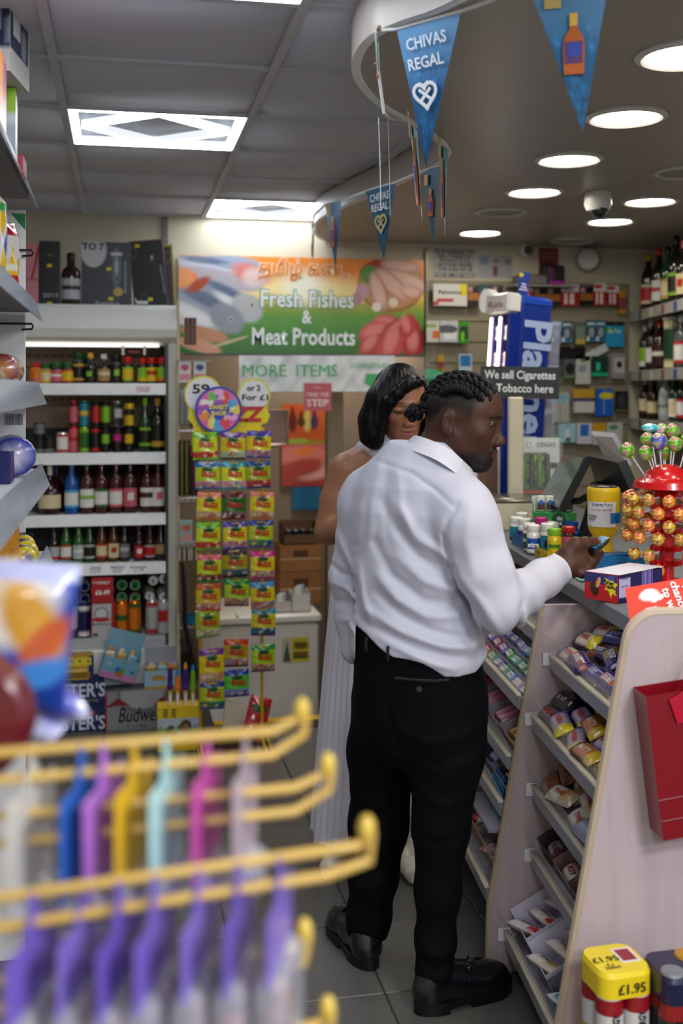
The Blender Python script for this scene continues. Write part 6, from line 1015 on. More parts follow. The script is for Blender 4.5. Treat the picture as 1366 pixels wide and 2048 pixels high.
def cube(nm, label, cat, x0, x1, y0, y1, col, dep=.12, Y=YB - .15):
    a, b = pxY(x0, y1, Y), pxY(x1, y0, Y); o = thing(nm, label, cat, ((a.x + b.x) / 2, Y, a.z)); w = (b.x - a.x) / 2; h = b.z - a.z; G().box(-w, w, 0, dep, 0, h, .006).build('case', M(col, .4), o); return o, w, h
zs = pxY(1100, 569, YB - .15).z; o = thing('wall_ledge', 'thin grey ledge at the top of the slatted wall', 'ledge', (pxY(1090, 569, YB - .15).x, YB - .17, zs - .012)); G().box(-.18, .18, 0, .155, 0, .01).build('ledge', M('#8a857a', .5), o)
o, w, h = cube('router_box', 'grey flat electronics box on the wall ledge', 'box', 1040, 1096, 549, 568, '#6a6866'); o, w, h = cube('gadget_box', 'black and magenta gadget box on the wall ledge', 'box', 1098, 1130, 531, 568, '#1a181c'); G().box(-w, w, -.001, 0, 0, h * .15).build('magenta_band', M('#a81c9a', .4), o); G().box(-w * .95, -w * .4, -.001, 0, h * .2, h * .9).build('magenta_panel', M('#5c1c54', .4), o)
# round bulkhead lamp, cameras
p = pxY(1180, 523, YB); t = thing('wall_lamp', 'round white unlit lamp fixed to the wall beside the corner', 'wall lamp', p); G().lathe([(.055, -.002), (.062, .01), (.062, .11), (.055, .125), (.02, .13)], 24).build('drum', M('#c2c0bc', .45), t, (0, 0, 0), (math.pi / 2, 0, -.5))
p = pxY(1046, 500, YB); t = thing('security_camera', 'small white turret camera on the wall under the bulkhead', 'camera', p); wc = M('#d0d0cc', .4); G().lathe([(.045, 0), (.045, .02), (.03, .03)], 20).build('base', wc, t, (0, 0, .03), (math.pi / 2, 0, 0)); G().ball((0, -.05, -.005), .042, 14).build('ball', wc, t); G().lathe([(.026, 0), (.024, .006)], 18).build('lens', M('#141416', .1, coat=1), t, (0, -.087, -.012), (math.pi / 2 + .15, 0, 0))
p = px(1196, 387, 4.45); t = thing('dome_camera', 'white dome camera with a dark lens ball hanging below the bulkhead', 'camera', (p.x, p.y, BULK)); G().lathe([(.05, -.001), (.054, -.02), (.056, -.05), (.045, -.075), (.03, -.08)], 24).build('housing', M('#dcd9d4', .35), t); G().ball((0, -.012, -.072), .036, 14).build('lens_dome', M('#121214', .06, coat=1), t); disc(-.0, -.082, .012, -.05, -.04, 16).build('lens', M('#2f4a3c', .1, coat=1), t)
# ---------------------------------------------------------------- spirits on the right-hand shelves
t = thing('spirit_shelves', 'white wall shelving along the right with three levels of bottles', 'shelving', cam(1.63, 6.2), -PSI); shz = (1.985, 1.655, 1.39)
for z in shz:
    s_ = G().box(.0, .27, -3.2, .0, z - .02, z, .002).build('shelf', M('#8e8a86', .5), t); G().box(-.008, .0, -3.2, .0, z - .055, z + .002, .002).build('price_strip', M('#a39f98', .4), s_)
    for j in range(5): G().box(-.0095, -.008, -.25 - .21 * j, -.2 - .21 * j, z - .05, z - .004).build('ticket', M(('#2f5a3c', '#c8c0a0', '#8a4a50', '#3a4a8a', '#d0ccc0')[j], .5), s_)
G().box(.262, .275, -3.2, 0, .3, 2.3).build('back_board', M('#8a8274', .6), t); G().box(.0, .27, -.008, .0, .3, 2.3).build('end_board', M('#9a9284', .6), t) if 0 else None
SP = [(0, 1272, 'jar', .05, .03, 'red', 'red', None, 'red'), (0, 1291, 'wine', .315, .042, 'black', 'gold', 'red', 'cream'), (0, 1312, 'wine', .32, .04, 'black', 'red', 'white', 'red'), (0, 1330, 'wine', .30, .038, 'bottle-green', 'dark', 'cream', 'gold'), (0, 1346, 'wine', .34, .042, 'black', 'black', 'dark', 'lime'), (0, 1362, 'wine', .3, .04, 'dark', 'pink', 'cream', 'red'), (0, 1376, 'wine', .3, .04, 'dark', 'black', 'cream', 'gold'), (1, 1284, 'spirit', .26, .036, 'dark', 'silver', 'lime', 'white'), (1, 1298, 'spirit', .28, .034, 'black', 'silver', 'white', 'dark'), (1, 1314, 'spirit', .27, .045, 'brown', 'red', 'wine-red', 'white'), (1, 1338, 'tube', .27, .044, 'green', 'white', 'bottle-green', 'cream'), (1, 1358, 'spirit', .27, .042, 'clear', 'silver', 'white', 'red'), (1, 1380, 'spirit', .27, .042, 'clear', 'silver', 'white', 'red'), (2, 1286, 'spirit', .22, .036, 'brown', 'silver', 'cream', 'dark'), (2, 1302, 'spirit', .22, .036, 'brown', 'black', 'cream', 'brown'), (2, 1326, 'wine', .245, .038, 'silver', 'silver', 'silver', 'grey'), (2, 1346, 'spirit', .23, .038, 'bottle-green', 'brown', 'cream', 'white'), (2, 1362, 'spirit', .23, .038, 'dark', 'gold', 'white', 'red'), (2, 1380, 'spirit', .23, .038, 'dark', 'gold', 'white', 'red')]
ct_ = [0, 0, 0]
for (s_, x, kd, h, r_, gl, cp, lb, ac) in SP:
    Z = min(6.13, 1.68 * FP / (x - 683)); p = cam(1.68 + r_ * .4, Z, shz[s_]); place(kd, h, r_, gl, cp, lb, ac, p, -PSI - .9, f"{gl} {KW[kd]}{' with ' + lb + ' label' if lb else ''}, {nth(ct_[s_])} on the {('top', 'middle', 'bottom')[s_]} spirit shelf", 'spirits on the right-hand shelves', ct_[s_], 'jar' if kd == 'jar' else 'bottle'); ct_[s_] += 1
for i, (s_, x) in enumerate(((0, 1300), (0, 1322), (1, 1276), (1, 1306), (1, 1328), (1, 1348), (2, 1277), (2, 1294), (2, 1316), (2, 1336))):
    Z = 1.80 * FP / (x - 683)
    if Z < 6.1: place(('wine', 'spirit')[i % 2], (.3, .26, .23)[s_], .037, ('black', 'dark', 'brown')[i % 3], ('black', 'gold', 'red')[i % 3], None, 'gold', cam(1.80, Z, shz[s_]), 0, f"unlabelled dark bottle behind the {('top', 'middle', 'bottom')[s_]} spirit shelf row, {ORD[i - (0, 2, 6)[s_]]} from the corner", 'spirits on the right-hand shelves', 0, 'bottle')
# ---------------------------------------------------------------- pennants strung from the bulkhead
def pennant(label, a, b, tip, face, kind, sag=.0):
    """triangle hanging from a to b with its point at tip (world points)"""
    o = thing('pennant', label, 'pennant', a, 0, 'whisky pennants'); a, b, tip = Vector((0, 0, 0)), b - a, tip - a; N = 24; g = G(); g.col = '#0f4a78'; g.v = []; cols = {'b': ('#6aa0cc', '#1f5a8a', '#0d2c50'), 't': ('#1f5a74', '#164a60', '#0c2a3c'), 'k': ('#3f7a7c', '#5a8a82', '#2a5a5a')}[kind]; Rr = random.Random(label); blobs = [(Rr.random(), Rr.random(), Rr.uniform(.03, .07)) for _ in range(26)]; C0 = [np.array(lin(c)) for c in cols]; cc = []
    for j in range(N + 1):
        for i in range(N + 1):
            u, v = i / N, j / N; p = (a.lerp(b, u)).lerp(tip, v); p.y += .004 * math.sin(v * 3) * (u - .5) - sag * v * v * .02; g.v.append(tuple(p))
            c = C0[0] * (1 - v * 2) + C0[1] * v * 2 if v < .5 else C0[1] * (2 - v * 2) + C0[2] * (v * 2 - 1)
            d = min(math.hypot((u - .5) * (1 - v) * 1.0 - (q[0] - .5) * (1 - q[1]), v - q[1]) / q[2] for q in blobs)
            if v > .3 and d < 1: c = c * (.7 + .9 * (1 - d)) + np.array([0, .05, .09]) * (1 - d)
            cc.append(c)
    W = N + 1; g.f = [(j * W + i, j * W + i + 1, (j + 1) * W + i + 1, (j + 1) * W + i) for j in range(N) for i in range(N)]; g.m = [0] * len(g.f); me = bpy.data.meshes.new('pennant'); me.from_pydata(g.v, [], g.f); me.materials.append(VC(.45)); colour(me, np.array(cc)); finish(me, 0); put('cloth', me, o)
    X_ = (b - a).normalized(); D = tip - (a + b) / 2; Zr = -(D - X_ * D.dot(X_)).normalized(); Yr = Zr.cross(X_); L = (b - a).length; Hh = D.length; mx = Matrix((X_, Yr, Zr)).transposed().to_4x4(); top = (a + b) / 2
    def at(dv, du=0): return Matrix.Translation(top + D * dv + X_ * du * L - Yr * .007) @ mx
    if face == 'text':
        for s_, dv, w in (('CHIVAS', .13, .62), ('REGAL', .27, .55)): q = write(o, s_, (0, 0, 0), .2 * L, M('#dce4ec', .5), w=w * L, bold=.02); q.matrix_local = at(dv)
        em = M('#dfe4e8' if kind == 'b' else '#b8a878', .5); r_ = .15 * L; g = G(); pts = []
        for k in range(33): th = 2 * math.pi * k / 32; pts.append((r_ * 1.15 * math.sin(th) ** 3, 0, r_ * (.95 * math.cos(th) - .36 * math.cos(2 * th) - .14 * math.cos(3 * th) - .06 * math.cos(4 * th))))
        g.tube(pts[:-1], r_ * .17, 5, closed=True)
        for s_ in (-1, 1): g.tube([(-s_ * r_ * .55, 0, -r_ * .5), (s_ * r_ * .6, 0, r_ * .45)], r_ * .15, 5)
        g.tube([(-r_ * .5, 0, r_ * .95), (0, 0, r_ * .7), (r_ * .5, 0, r_ * .95)], r_ * .17, 5)
        q = g.build('emblem', em, o); q.matrix_local = at(.49) @ Matrix.Diagonal((1, .08, 1, 1))
    else:
        Lq = L * .9; g = G(); g.prism([(-.13, -.42), (.13, -.42), (.14, -.1), (.12, .06), (.05, .16), (.045, .34), (-.045, .34), (-.05, .16), (-.12, .06), (-.14, -.1)], 0, .004); g.v = [(x * Lq, y, z * Lq) for x, y, z in g.v]; q = g.build('bottle_print', M('#b05a24', .5), o); q.matrix_local = at(.42)
        for bx_, c in (((-.115, .115, -.28, .0), '#5a3a6a'), ((-.05, .05, .2, .36), '#d8b04a'), ((-.36, -.14, .2, .5), '#c8a868')): q = G().box(bx_[0] * Lq, bx_[1] * Lq, -.001, .0, bx_[2] * Lq, bx_[3] * Lq).build('bottle_label', M(c, .5), o); q.matrix_local = at(.42 if c != '#c8a868' else .3)
        g = G(); g.lathe([(.1 * Lq, 0), (.1 * Lq, .002)], 14); q = g.build('bottle_crest', M('#3a4aa0', .5), o); q.matrix_local = at(.47) @ Matrix.Rotation(math.pi / 2, 4, 'X')
    return o
def hugZ(x, y, Z): return px(x, y, min(Z * .985, .793 * FP / (HY - y)))
PN = [('large near pennant with white lettering and emblem below the bulkhead edge', (793, 58, 2.62), (922, 22, 2.40), (852, 335, 2.5), 'text', 'b'), ('largest pennant with a bottle print cut off by the top edge', (1052, -40, 2.22), (1222, -60, 2.1), (1166, 266, 2.16), 'bottle', 'b'), ('narrow pennant seen nearly edge-on just right of the large near one', (817, 244, 3.15), (835, 262, 2.9), (846, 455, 3.02), 'bottle', 'k'), ('pale narrow pennant edge-on at the bulkhead point', (878, 290, 3.6), (896, 300, 3.35), (890, 478, 3.48), 'none', 'k'), ('small pennant with bottle print behind the large near one', (845, 340, 3.72), (880, 333, 3.6), (866, 495, 3.66), 'bottle', 't'), ('middle pennant with lettering on the far curve of the bulkhead', (731, 383, 4.15), (792, 366, 3.98), (768, 520, 4.06), 'text', 't'), ('far left pennant with a bottle print at the end of the bulkhead', (650, 410, 4.72), (683, 400, 4.55), (671, 540, 4.6), 'bottle', 'b'), ('pennant edge-on hanging beside the two loose strings', (754, 75, 2.72), (757, 70, 2.5), (764, 256, 2.62), 'none', 'k'), ('sliver of a pennant edge-on at the far left tip of the bulkhead', (624, 455, 5.35), (630, 450, 5.2), (626, 540, 5.3), 'none', 'k')]
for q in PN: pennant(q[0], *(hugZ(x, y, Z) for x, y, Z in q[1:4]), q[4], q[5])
t = thing('pennant_string', 'white ribbon that the pennants hang from, looped along the bulkhead', 'ribbon', hugZ(750, 60, 2.68)); g = G()
for seg in (((1222, -60, 2.1), (1052, -40, 2.22), (985, 0, 2.3), (922, 22, 2.4), (793, 58, 2.62), (753, 62, 2.7)), ((753, 62, 2.7), (757, 140, 2.68), (768, 225, 2.72), (778, 236, 3.05), (817, 244, 3.15), (848, 262, 3.3), (878, 290, 3.6)), ((878, 290, 3.6), (896, 300, 3.5), (880, 333, 3.62), (845, 342, 3.72), (792, 364, 3.98), (731, 383, 4.17), (683, 400, 4.55), (650, 410, 4.72), (628, 430, 5.1), (624, 455, 5.35))):
    g.tube([p - t.location for p in [hugZ(x, y, Z) for x, y, Z in seg]], .0045, 5)
g.build('ribbon', M('#dcdcda', .6), t)
for i, (x, y0, y1, Z) in enumerate(((757, 235, 420, 2.7), (776, 240, 430, 3.05))):
    tag(G().tube([(0, 0, 0), (.004, 0, -(y1 - y0) * Z / FP * .5), (.006, 0, -(y1 - y0) * Z / FP)], .0014, 5).build('loose_string', M('#b8c0c0', .6), None, px(x, y0, Z)), f"thin loose string end hanging from the ribbon, {['left', 'right'][i]} of the two", 'string', 'loose strings')
for i, (x, y, Z) in enumerate(((755, 60, 2.69), (790, 362, 4.0), (695, 392, 4.45), (900, 293, 3.55))):
    tag(G().lathe([(.004, 0), (.005, .004), (.002, .012), (.0055, .016), (.004, .02)], 8).build('push_pin', M('#b8aa90', .3, metal=.6), None, hugZ(x, y, Z), (math.pi / 2, 0, 0)), f"push pin holding the pennant ribbon, {['at the near curve of the bulkhead', 'above the lettered far pennant', 'near the far left pennant', 'at the bulkhead point'][i]}", 'push pin', 'push pins')
# ---------------------------------------------------------------- the man at the counter
B = np.array((.20, 2.83, 0)); man = tag(put('person', bpy.data.meshes.new('body'), None, cam(.20, 2.83, 0), -PSI), 'man with braided hair in a white shirt and black trousers reaching over the counter', 'person')
ms = M('#ffffff', .52, vcol=True, noise=.10, scale=60, bump=.06, sss=.05, ior=1.38)
F = Field(axis((-.12, .19, .02), (.19, .455, .003), (.455, .53, .012), (.53, .72, .004)), axis((2.5, 2.72, .02), (2.72, 3.07, .0035), (3.07, 3.4, .02)), axis((.05, 1.03, .02), (1.03, 1.18, .004), (1.18, 1.32, .012), (1.32, 1.62, .003)))
dl_, pt_ = math.radians(17), math.radians(9)
f0 = np.array((math.cos(dl_), -math.sin(dl_), 0)); u0 = np.array((0, 0, 1.)); l0 = np.cross(u0, f0); f1 = f0 * math.cos(pt_) - u0 * math.sin(pt_); u1 = np.cross(f1, l0); MR = np.stack([f1, l0, u1], 1); MO = mp(911, 842, 2.83); hs = 1.03
mh = face(F, MO, MR, hs, True)
F.caps([(mp(898, 862, 2.84), .055), (mp(862, 935, 2.84), .066)], .03)
F.stack([(.95, .19, 2.84, .12, .09), (1.2, .18, 2.83, .13, .085), (1.32, .19, 2.83, .14, .07)], -.785, .05); F.cap(mp(845, 960, 2.84), mp(835, 1020, 2.83), .07, .09, .05)
for a, b in (((770, 1420, 2.92), (738, 1840, 3.0)), ((885, 1420, 2.78), (870, 1930, 2.77))): F.caps([(mp(828, 1250, 2.84), .1), (mp(*a), .07), (mp(*b), .035)], .04)
F.caps([(mp(835, 985, 2.83), .06), (mp(740, 1000, 2.94), .045), (mp(702, 1155, 2.98), .035), (mp(711, 1275, 2.98), .028)], .03)
F.caps([(mp(835, 985, 2.83), .06), (mp(930, 1030, 2.71), .05), (mp(990, 1215, 2.67), .042), (mp(1110, 1142, 2.865), .031), (mp(1124, 1134, 2.88), .030)], .03)
w_ = lambda x, y, Z: mp(x, y, Z)
F.caps([(w_(1120, 1136, 2.875), .029), (w_(1138, 1122, 2.885), .033), (w_(1154, 1115, 2.895), .033)], .02); F.cap(w_(1140, 1132, 2.875), w_(1158, 1130, 2.88), .026, .024, .02)
F.caps([(w_(1135, 1104, 2.87), .021), (w_(1152, 1088, 2.87), .017), (w_(1172, 1085, 2.885), .0135), (w_(1186, 1084, 2.905), .0115), (w_(1196, 1083, 2.925), .0095)], .012)
F.caps([(w_(1160, 1100, 2.905), .017), (w_(1181, 1109, 2.91), .0125), (w_(1195, 1112, 2.945), .0105), (w_(1202, 1106, 2.985), .0095)], .006)
F.caps([(w_(1160, 1114, 2.89), .017), (w_(1181, 1123, 2.885), .013), (w_(1190, 1122, 2.93), .011), (w_(1194, 1112, 2.97), .0095)], .006)
F.caps([(w_(1157, 1127, 2.88), .016), (w_(1175, 1137, 2.868), .0125), (w_(1183, 1135, 2.91), .0105), (w_(1186, 1124, 2.95), .009)], .006)
F.caps([(w_(1150, 1137, 2.87), .015), (w_(1164, 1148, 2.855), .0115), (w_(1173, 1146, 2.89), .0095), (w_(1177, 1136, 2.925), .0085)], .006)
v, Q = F.skin(2); h = paint(v, MO, MR, hs); c = np.tile(np.array(lin('#4b2d20')), (len(v), 1)); hd = v[:, 2] > 1.34
nz = np.sin(h[:, 0] * 900) * np.sin(h[:, 2] * 800 + h[:, 1] * 500) * .5
hairl = h[:, 2] - np.interp(h[:, 0], [-.1, -.05, -.02, .02, .048, .056, .085, .1], [-.022, -.008, .026, .03, .012, .052, .076, .095])
c = blend(c, hd * np.clip(hairl / .024 + .35 + .25 * nz, 0, .93) * (np.abs(h[:, 1]) < .078), '#0d0a0a')
c = blend(c, hd * np.exp(-((h[:, 0] - .02) / .03) ** 2 - ((h[:, 2] + .0) / .04) ** 2) * .35, '#2a1814')
bd = np.clip((-.055 - h[:, 2] + .35 * (h[:, 0] - .05)) / .025 + .3 * nz, 0, 1) * (h[:, 0] > .0) * (h[:, 2] > -.125); lips = (((h[:, 0] - .113) / .014) ** 2 + (h[:, 1] / .021) ** 2 + ((h[:, 2] + .066) / .014) ** 2) < 1.15
c = blend(c, hd * bd * ~lips * .9, '#100b0a'); c = blend(c, hd * np.exp(-((h[:, 0] - .108) / .012) ** 2 - ((h[:, 2] + .049) / .0065) ** 2 - (h[:, 1] / .026) ** 2) * .9, '#100b0a'); c = blend(c, hd * lips * .7, '#542e2a')
c = blend(c, hd * np.exp(-((h[:, 0] - .098) / .03) ** 2 - ((h[:, 2] - .0335 - .05 * np.clip(.03 - np.abs(h[:, 1] * .9 - .0), -.02, .02) * 0) / .0055) ** 2 - ((np.abs(h[:, 1]) - .03) / .017) ** 2) * .95, '#0d0909')
c = blend(c, hd * np.exp(-((h[:, 0] - .094) / .014) ** 2 - ((h[:, 2] - .008) / .012) ** 2 - ((np.abs(h[:, 1]) - .034) / .02) ** 2) * .45, '#231410')
c = blend(c, (v[:, 2] < 1.2) * np.exp(-(((v - w_(1197, 1081, 2.915)) / .009) ** 2).sum(1)) * .8, '#b07a6a')
man.data = skinmesh(v, Q, ms, c, B)
for l in (-1, 1): eyeball(man, mh(.0915, l * .0345, .0068), f1 * .78 - l0 * .6 + u1 * .02, .0122 * hs, B)
for l in (-1, 1): G().tube([Vector(mh(*q) - B) for q in ((.1125, l * .012, .0265), (.112, l * .022, .0305), (.107, l * .034, .0315), (.0995, l * .044, .029), (.092, l * .052, .0245))], [.0028, .0042, .0042, .0034, .0018], 7).build('eyebrow', M('#0a0707', .7, noise=.3, scale=300, bump=.4), man, ang=180)
# braids: twisted two-strand rows running back to a knot
hb = M('#070608', .55, noise=.4, scale=220, bump=.5, ior=1.3)
bun = mp(836, 822, 2.83); hair = None
for k, yy in enumerate((-.074, -.061, -.041, -.014, .014, .041, .061)):
    pts = []; N = 46; q = math.sqrt(max(.05, 1 - (yy / .084) ** 2)); lo = (.62, .42, .25, .2, .2, .25, .42)[k]
    for i in range(N + 1):
        t = i / N; a = lo + (3.45 - lo) * t; rx_, rz_ = (.093, .081); p = mh(.008 + rx_ * q * math.cos(a), yy * (1 - .8 * max(0, t - .6) / .4), .034 + rz_ * q * math.sin(a) + (.012 if k in (0, 6) else .004))
        if t > .84: s_ = (t - .84) / .16; p = p * (1 - s_) + bun * s_
        pts.append(p)
    g = G()
    for ph in (0, math.pi):
        tw = []
        for i, p in enumerate(pts):
            d = Vector(pts[min(i + 1, N)] - pts[max(i - 1, 0)]).normalized(); n = Vector(p - mh(.006, 0, .03)).normalized(); s_ = d.cross(n).normalized(); n = s_.cross(d); a = i * .95 + ph
            tw.append(Vector(p - B) + (n * math.cos(a) + s_ * math.sin(a)) * .0052)
        g.tube(tw, [.0070 * (.55 + .45 * min(1, i / 5, 9)) for i in range(N + 1)], 7)
    o = g.build('hair' if k == 0 else 'braid', hb, man if k == 0 else hair, ang=180)
    if k == 0: hair = o
g = G(); Rr = random.Random(5)
for i in range(22): d = Vector((Rr.gauss(0, 1), Rr.gauss(0, 1), Rr.gauss(0, 1))).normalized(); g.ball(Vector(bun - B) + Vector((-.012, 0, -.006)) + d * .015, Rr.uniform(.009, .013), 6)
g.build('hair_knot', hb, hair, ang=180)
Fb = Field(axis((.30, .46, .003)), axis((2.7, 2.96, .003)), axis((1.30, 1.42, .003))); Fb.ell(mh(.078, 0, -.097), np.array((.026, .032, .02)), .02, MR)
for l in (-1, 1): Fb.cap(mh(.07, l * .022, -.094), mh(.03, l * .048, -.062), .017, .008, .02)
Fb.d += (.0012 * np.sin(Fb.ax[0] * 1500)[:, None, None] * np.sin(Fb.ax[1] * 1400)[None, :, None] * np.sin(Fb.ax[2] * 1300)[None, None, :]); v, Q = Fb.skin(0); put('beard', skinmesh(v, Q, M('#0d0a0a', .7, noise=.4, scale=300, bump=.5), None, B), man)
# shirt
sx_, sy_, sz_ = axis((-.07, .62, .005)), axis((2.55, 3.12, .005)), axis((.8, 1.44, .005)); F = Field(sx_, sy_, sz_); zy = lambda y, Z=2.84: H - (y - HY) * Z / FP; xc = lambda x, Z=2.84: (x - 683) * Z / FP
F.stack([(zy(y), xc(x), 2.84 + dy, rx, ry) for y, x, dy, rx, ry in ((1322, 838, 0, .182, .152), (1300, 836, 0, .188, .158), (1270, 833, 0, .186, .152), (1200, 825, 0, .174, .128), (1100, 817, 0, .176, .12), (1020, 822, -.01, .18, .118), (970, 826, -.01, .175, .108), (930, 832, -.01, .13, .092), (905, 838, -.005, .1, .08), (885, 843, 0, .085, .075))], -.785, .01)
F.caps([(mp(800, 930, 2.86), .055), (mp(738, 985, 2.94), .06), (mp(728, 1010, 2.95), .063), (mp(702, 1150, 2.98), .054), (mp(709, 1230, 2.98), .048), (mp(713, 1296, 2.97), .045)], .035)
F.caps([(mp(870, 935, 2.79), .055), (mp(925, 1015, 2.71), .07), (mp(935, 1050, 2.69), .076), (mp(968, 1150, 2.67), .068), (mp(996, 1212, 2.66), .060), (mp(1040, 1188, 2.73), .054), (mp(1085, 1158, 2.82), .045), (mp(1110, 1143, 2.862), .041)], .03)
F.cap(mp(1090, 1155, 2.83), mp(1112, 1141, 2.866), .043, .0415, .004)
Z_, X_ = sz_[None, None, :], sx_[:, None, None]
hem = zy(1252) + (X_ - xc(705)) * (zy(1335) - zy(1252)) / (xc(925) - xc(705)) + .010 * np.sin(X_ * 40) + .05 * np.clip((X_ - xc(925)) / .05, 0, 1) - 0 * Z_
arm = (X_ > xc(985)) | (X_ < xc(712)); F.d = np.where(arm, F.d, np.maximum(F.d, (hem - Z_) * .8))
LN = [(((758, 925), (742, 1000), (738, 1090)), 9, .0036), (((776, 932), (768, 1010), (775, 1090)), 8, -.0026), (((792, 938), (800, 1010), (820, 1070)), 8, .0026), (((740, 945), (722, 1010), (716, 1080)), 9, .004),
      (((888, 1105), (830, 1065), (790, 1000)), 10, .007), (((886, 1130), (835, 1105), (790, 1050), (765, 1000)), 10, -.006), (((895, 1165), (840, 1145), (795, 1105)), 11, .007), (((900, 1195), (840, 1185), (780, 1140), (750, 1080)), 11, -.007), (((905, 1215), (845, 1212), (790, 1185), (755, 1145)), 10, .007),
      (((930, 1262), (860, 1245), (800, 1215), (755, 1180)), 10, -.007), (((945, 1275), (880, 1268), (800, 1245), (735, 1215)), 9, .008), (((945, 1300), (890, 1292), (810, 1268), (730, 1240)), 9, -.006), (((900, 1315), (830, 1290), (760, 1262)), 8, .006), (((716, 1130), (722, 1190), (740, 1235)), 9, .006), (((712, 1170), (716, 1230)), 7, -.006),
      (((752, 922), (820, 942), (868, 975), (897, 1002)), 4, -.0035), (((903, 995), (884, 1022), (876, 1055), (888, 1105), (905, 1150)), 5, -.006), (((925, 1000), (915, 1060), (930, 1130)), 12, .005), (((890, 1140), (925, 1180), (960, 1235)), 9, -.006), (((905, 1130), (945, 1180), (985, 1240)), 10, .005),
      (((1012, 1262), (1030, 1225), (1028, 1185)), 7, .006), (((1002, 1255), (1016, 1220), (1020, 1180)), 6, -.006), (((1045, 1240), (1052, 1205), (1048, 1180)), 8, -.004), (((1018, 1170), (1005, 1120), (990, 1060)), 9, .004), (((672, 1080), (690, 1120), (705, 1150)), 8, .005), (((664, 1150), (685, 1165), (706, 1165)), 7, -.006), (((665, 1185), (688, 1190), (708, 1205)), 7, .006), (((672, 1225), (692, 1222), (706, 1235)), 6, -.005), (((682, 1262), (698, 1258), (706, 1268)), 6, .005)]
F.d -= foldfield(sx_, sz_, LN, 2.80)[:, None, :] * 1.5
F.d += (.0005 * np.sin(X_ * 70 + sz_[None, None, :] * 45) * np.sin(sz_[None, None, :] * 60 - X_ * 30 + sy_[None, :, None] * 40)).astype(np.float32)
v, Q = F.skin(1); shirt = put('shirt', skinmesh(v, Q, M('#c3c2d0', .7, noise=.02, sheen=.1), None, B), man)
def shell(name, top, bot, th, mat, parent, base, n=28):
    tp, bt = catmull(top, 7), catmull(bot, 7); n = min(len(tp), len(bt)); g = G(); cen = sum(tp + bt, Vector()) / (len(tp) + len(bt)); rows = []
    for i in range(n):
        a, b = Vector(tp[i]), Vector(bt[i])
        for p in (a, a.lerp(b, .5) + (a.lerp(b, .5) - cen).normalized() * .002, b): rows.append(p)
    ins = [p + (cen - p) * (th / max((cen - p).length, .01)) for p in rows]; b_ = Vector(base); N = len(rows)
    f = [(i * 3 + k, i * 3 + k + 1, i * 3 + k + 4, i * 3 + k + 3) for i in range(n - 1) for k in range(2)]; f += [tuple(q + N for q in x[::-1]) for x in f]
    for k, s_ in ((0, 1), (2, -1)): f += [((i * 3 + k), (i + 1) * 3 + k, (i + 1) * 3 + k + N, i * 3 + k + N)[::s_] for i in range(n - 1)]
    g.add([p - b_ for p in rows + ins], f); return g.build(name, mat, parent, ang=60)
shell('collar', [mp(*q) for q in ((850, 880, 2.93), (834, 873, 2.90), (828, 871, 2.85), (838, 872, 2.79), (871, 884, 2.752), (903, 901, 2.745), (934, 928, 2.76), (946, 940, 2.79))], [mp(*q) for q in ((832, 893, 2.955), (812, 892, 2.91), (805, 894, 2.85), (822, 900, 2.765), (868, 918, 2.71), (900, 938, 2.695), (925, 957, 2.705), (942, 962, 2.75))], .006, M('#d0cfda', .65, noise=.02), shirt, B)
g = G(); a, b = Vector(mp(1107, 1145, 2.857) - B), Vector(mp(1123, 1135, 2.884) - B); d = (b - a).normalized(); g.tube([a - d * .018, a, b - d * .001, b, b - d * .004], [.0425, .043, .0415, .040, .037], 24); g.build('cuff', M('#d0cfda', .65, noise=.02), shirt, ang=50)
# trousers
F = Field(axis((-.05, .42, .006)), axis((2.5, 3.2, .006)), axis((.06, .97, .006)))
F.stack([(zy(y), xc(x), 2.84, rx, ry) for y, x, rx, ry in ((1240, 831, .168, .138), (1300, 834, .174, .146), (1360, 837, .18, .155), (1420, 838, .178, .155), (1480, 838, .165, .14), (1520, 838, .12, .1))], -.785, .03)
F.caps([(mp(778, 1400, 2.92), .098), (mp(766, 1500, 2.95), .092), (mp(757, 1650, 2.97), .077), (mp(747, 1750, 2.98), .064), (mp(738, 1830, 3.0), .057), (mp(735, 1862, 3.0), .054)], .03)
F.caps([(mp(893, 1400, 2.79), .1), (mp(892, 1500, 2.78), .095), (mp(882, 1650, 2.77), .070), (mp(876, 1780, 2.77), .055), (mp(871, 1880, 2.77), .047), (mp(869, 1942, 2.765), .050)], .03)
tx_, tz_ = F.ax[0], F.ax[2]
F.d -= foldfield(tx_, tz_, [(((800, 1440), (850, 1462), (950, 1440)), 10, .006), (((810, 1490), (870, 1500), (955, 1470)), 11, -.006), (((830, 1560), (880, 1590), (940, 1560)), 12, .005), (((830, 1640), (870, 1665), (930, 1640)), 12, -.005), (((705, 1560), (740, 1590), (800, 1560)), 12, .005), (((704, 1650), (750, 1670), (812, 1640)), 12, -.005), (((835, 1860), (860, 1885), (905, 1880)), 9, .006), (((832, 1900), (860, 1915), (905, 1905)), 8, -.006), (((700, 1800), (730, 1825), (775, 1810)), 9, .005), (((765, 1300), (772, 1400), (800, 1500)), 6, -.005)], 2.78)[:, None, :]
v, Q = F.skin(2); tr = put('trousers', skinmesh(v, Q, M('#030406', .8, noise=.15, scale=90, bump=.05, ior=1.22), None, B), man)
tk = M('#0d0e12', .7)
def stub(name, pts, r): G().tube([Vector(mp(*p) - B) for p in pts], r, 6).build(name, tk, tr)
for x, y, Z in ((733, 1288, 2.752), (776, 1306, 2.704)): stub('belt_loop', [(x, y - 14, Z), (x - 1, y, Z - .004), (x, y + 14, Z)], .004)
stub('pocket_welt', [(790, 1356, 2.665), (830, 1360, 2.645), (868, 1362, 2.64), (898, 1360, 2.645)], .0035)
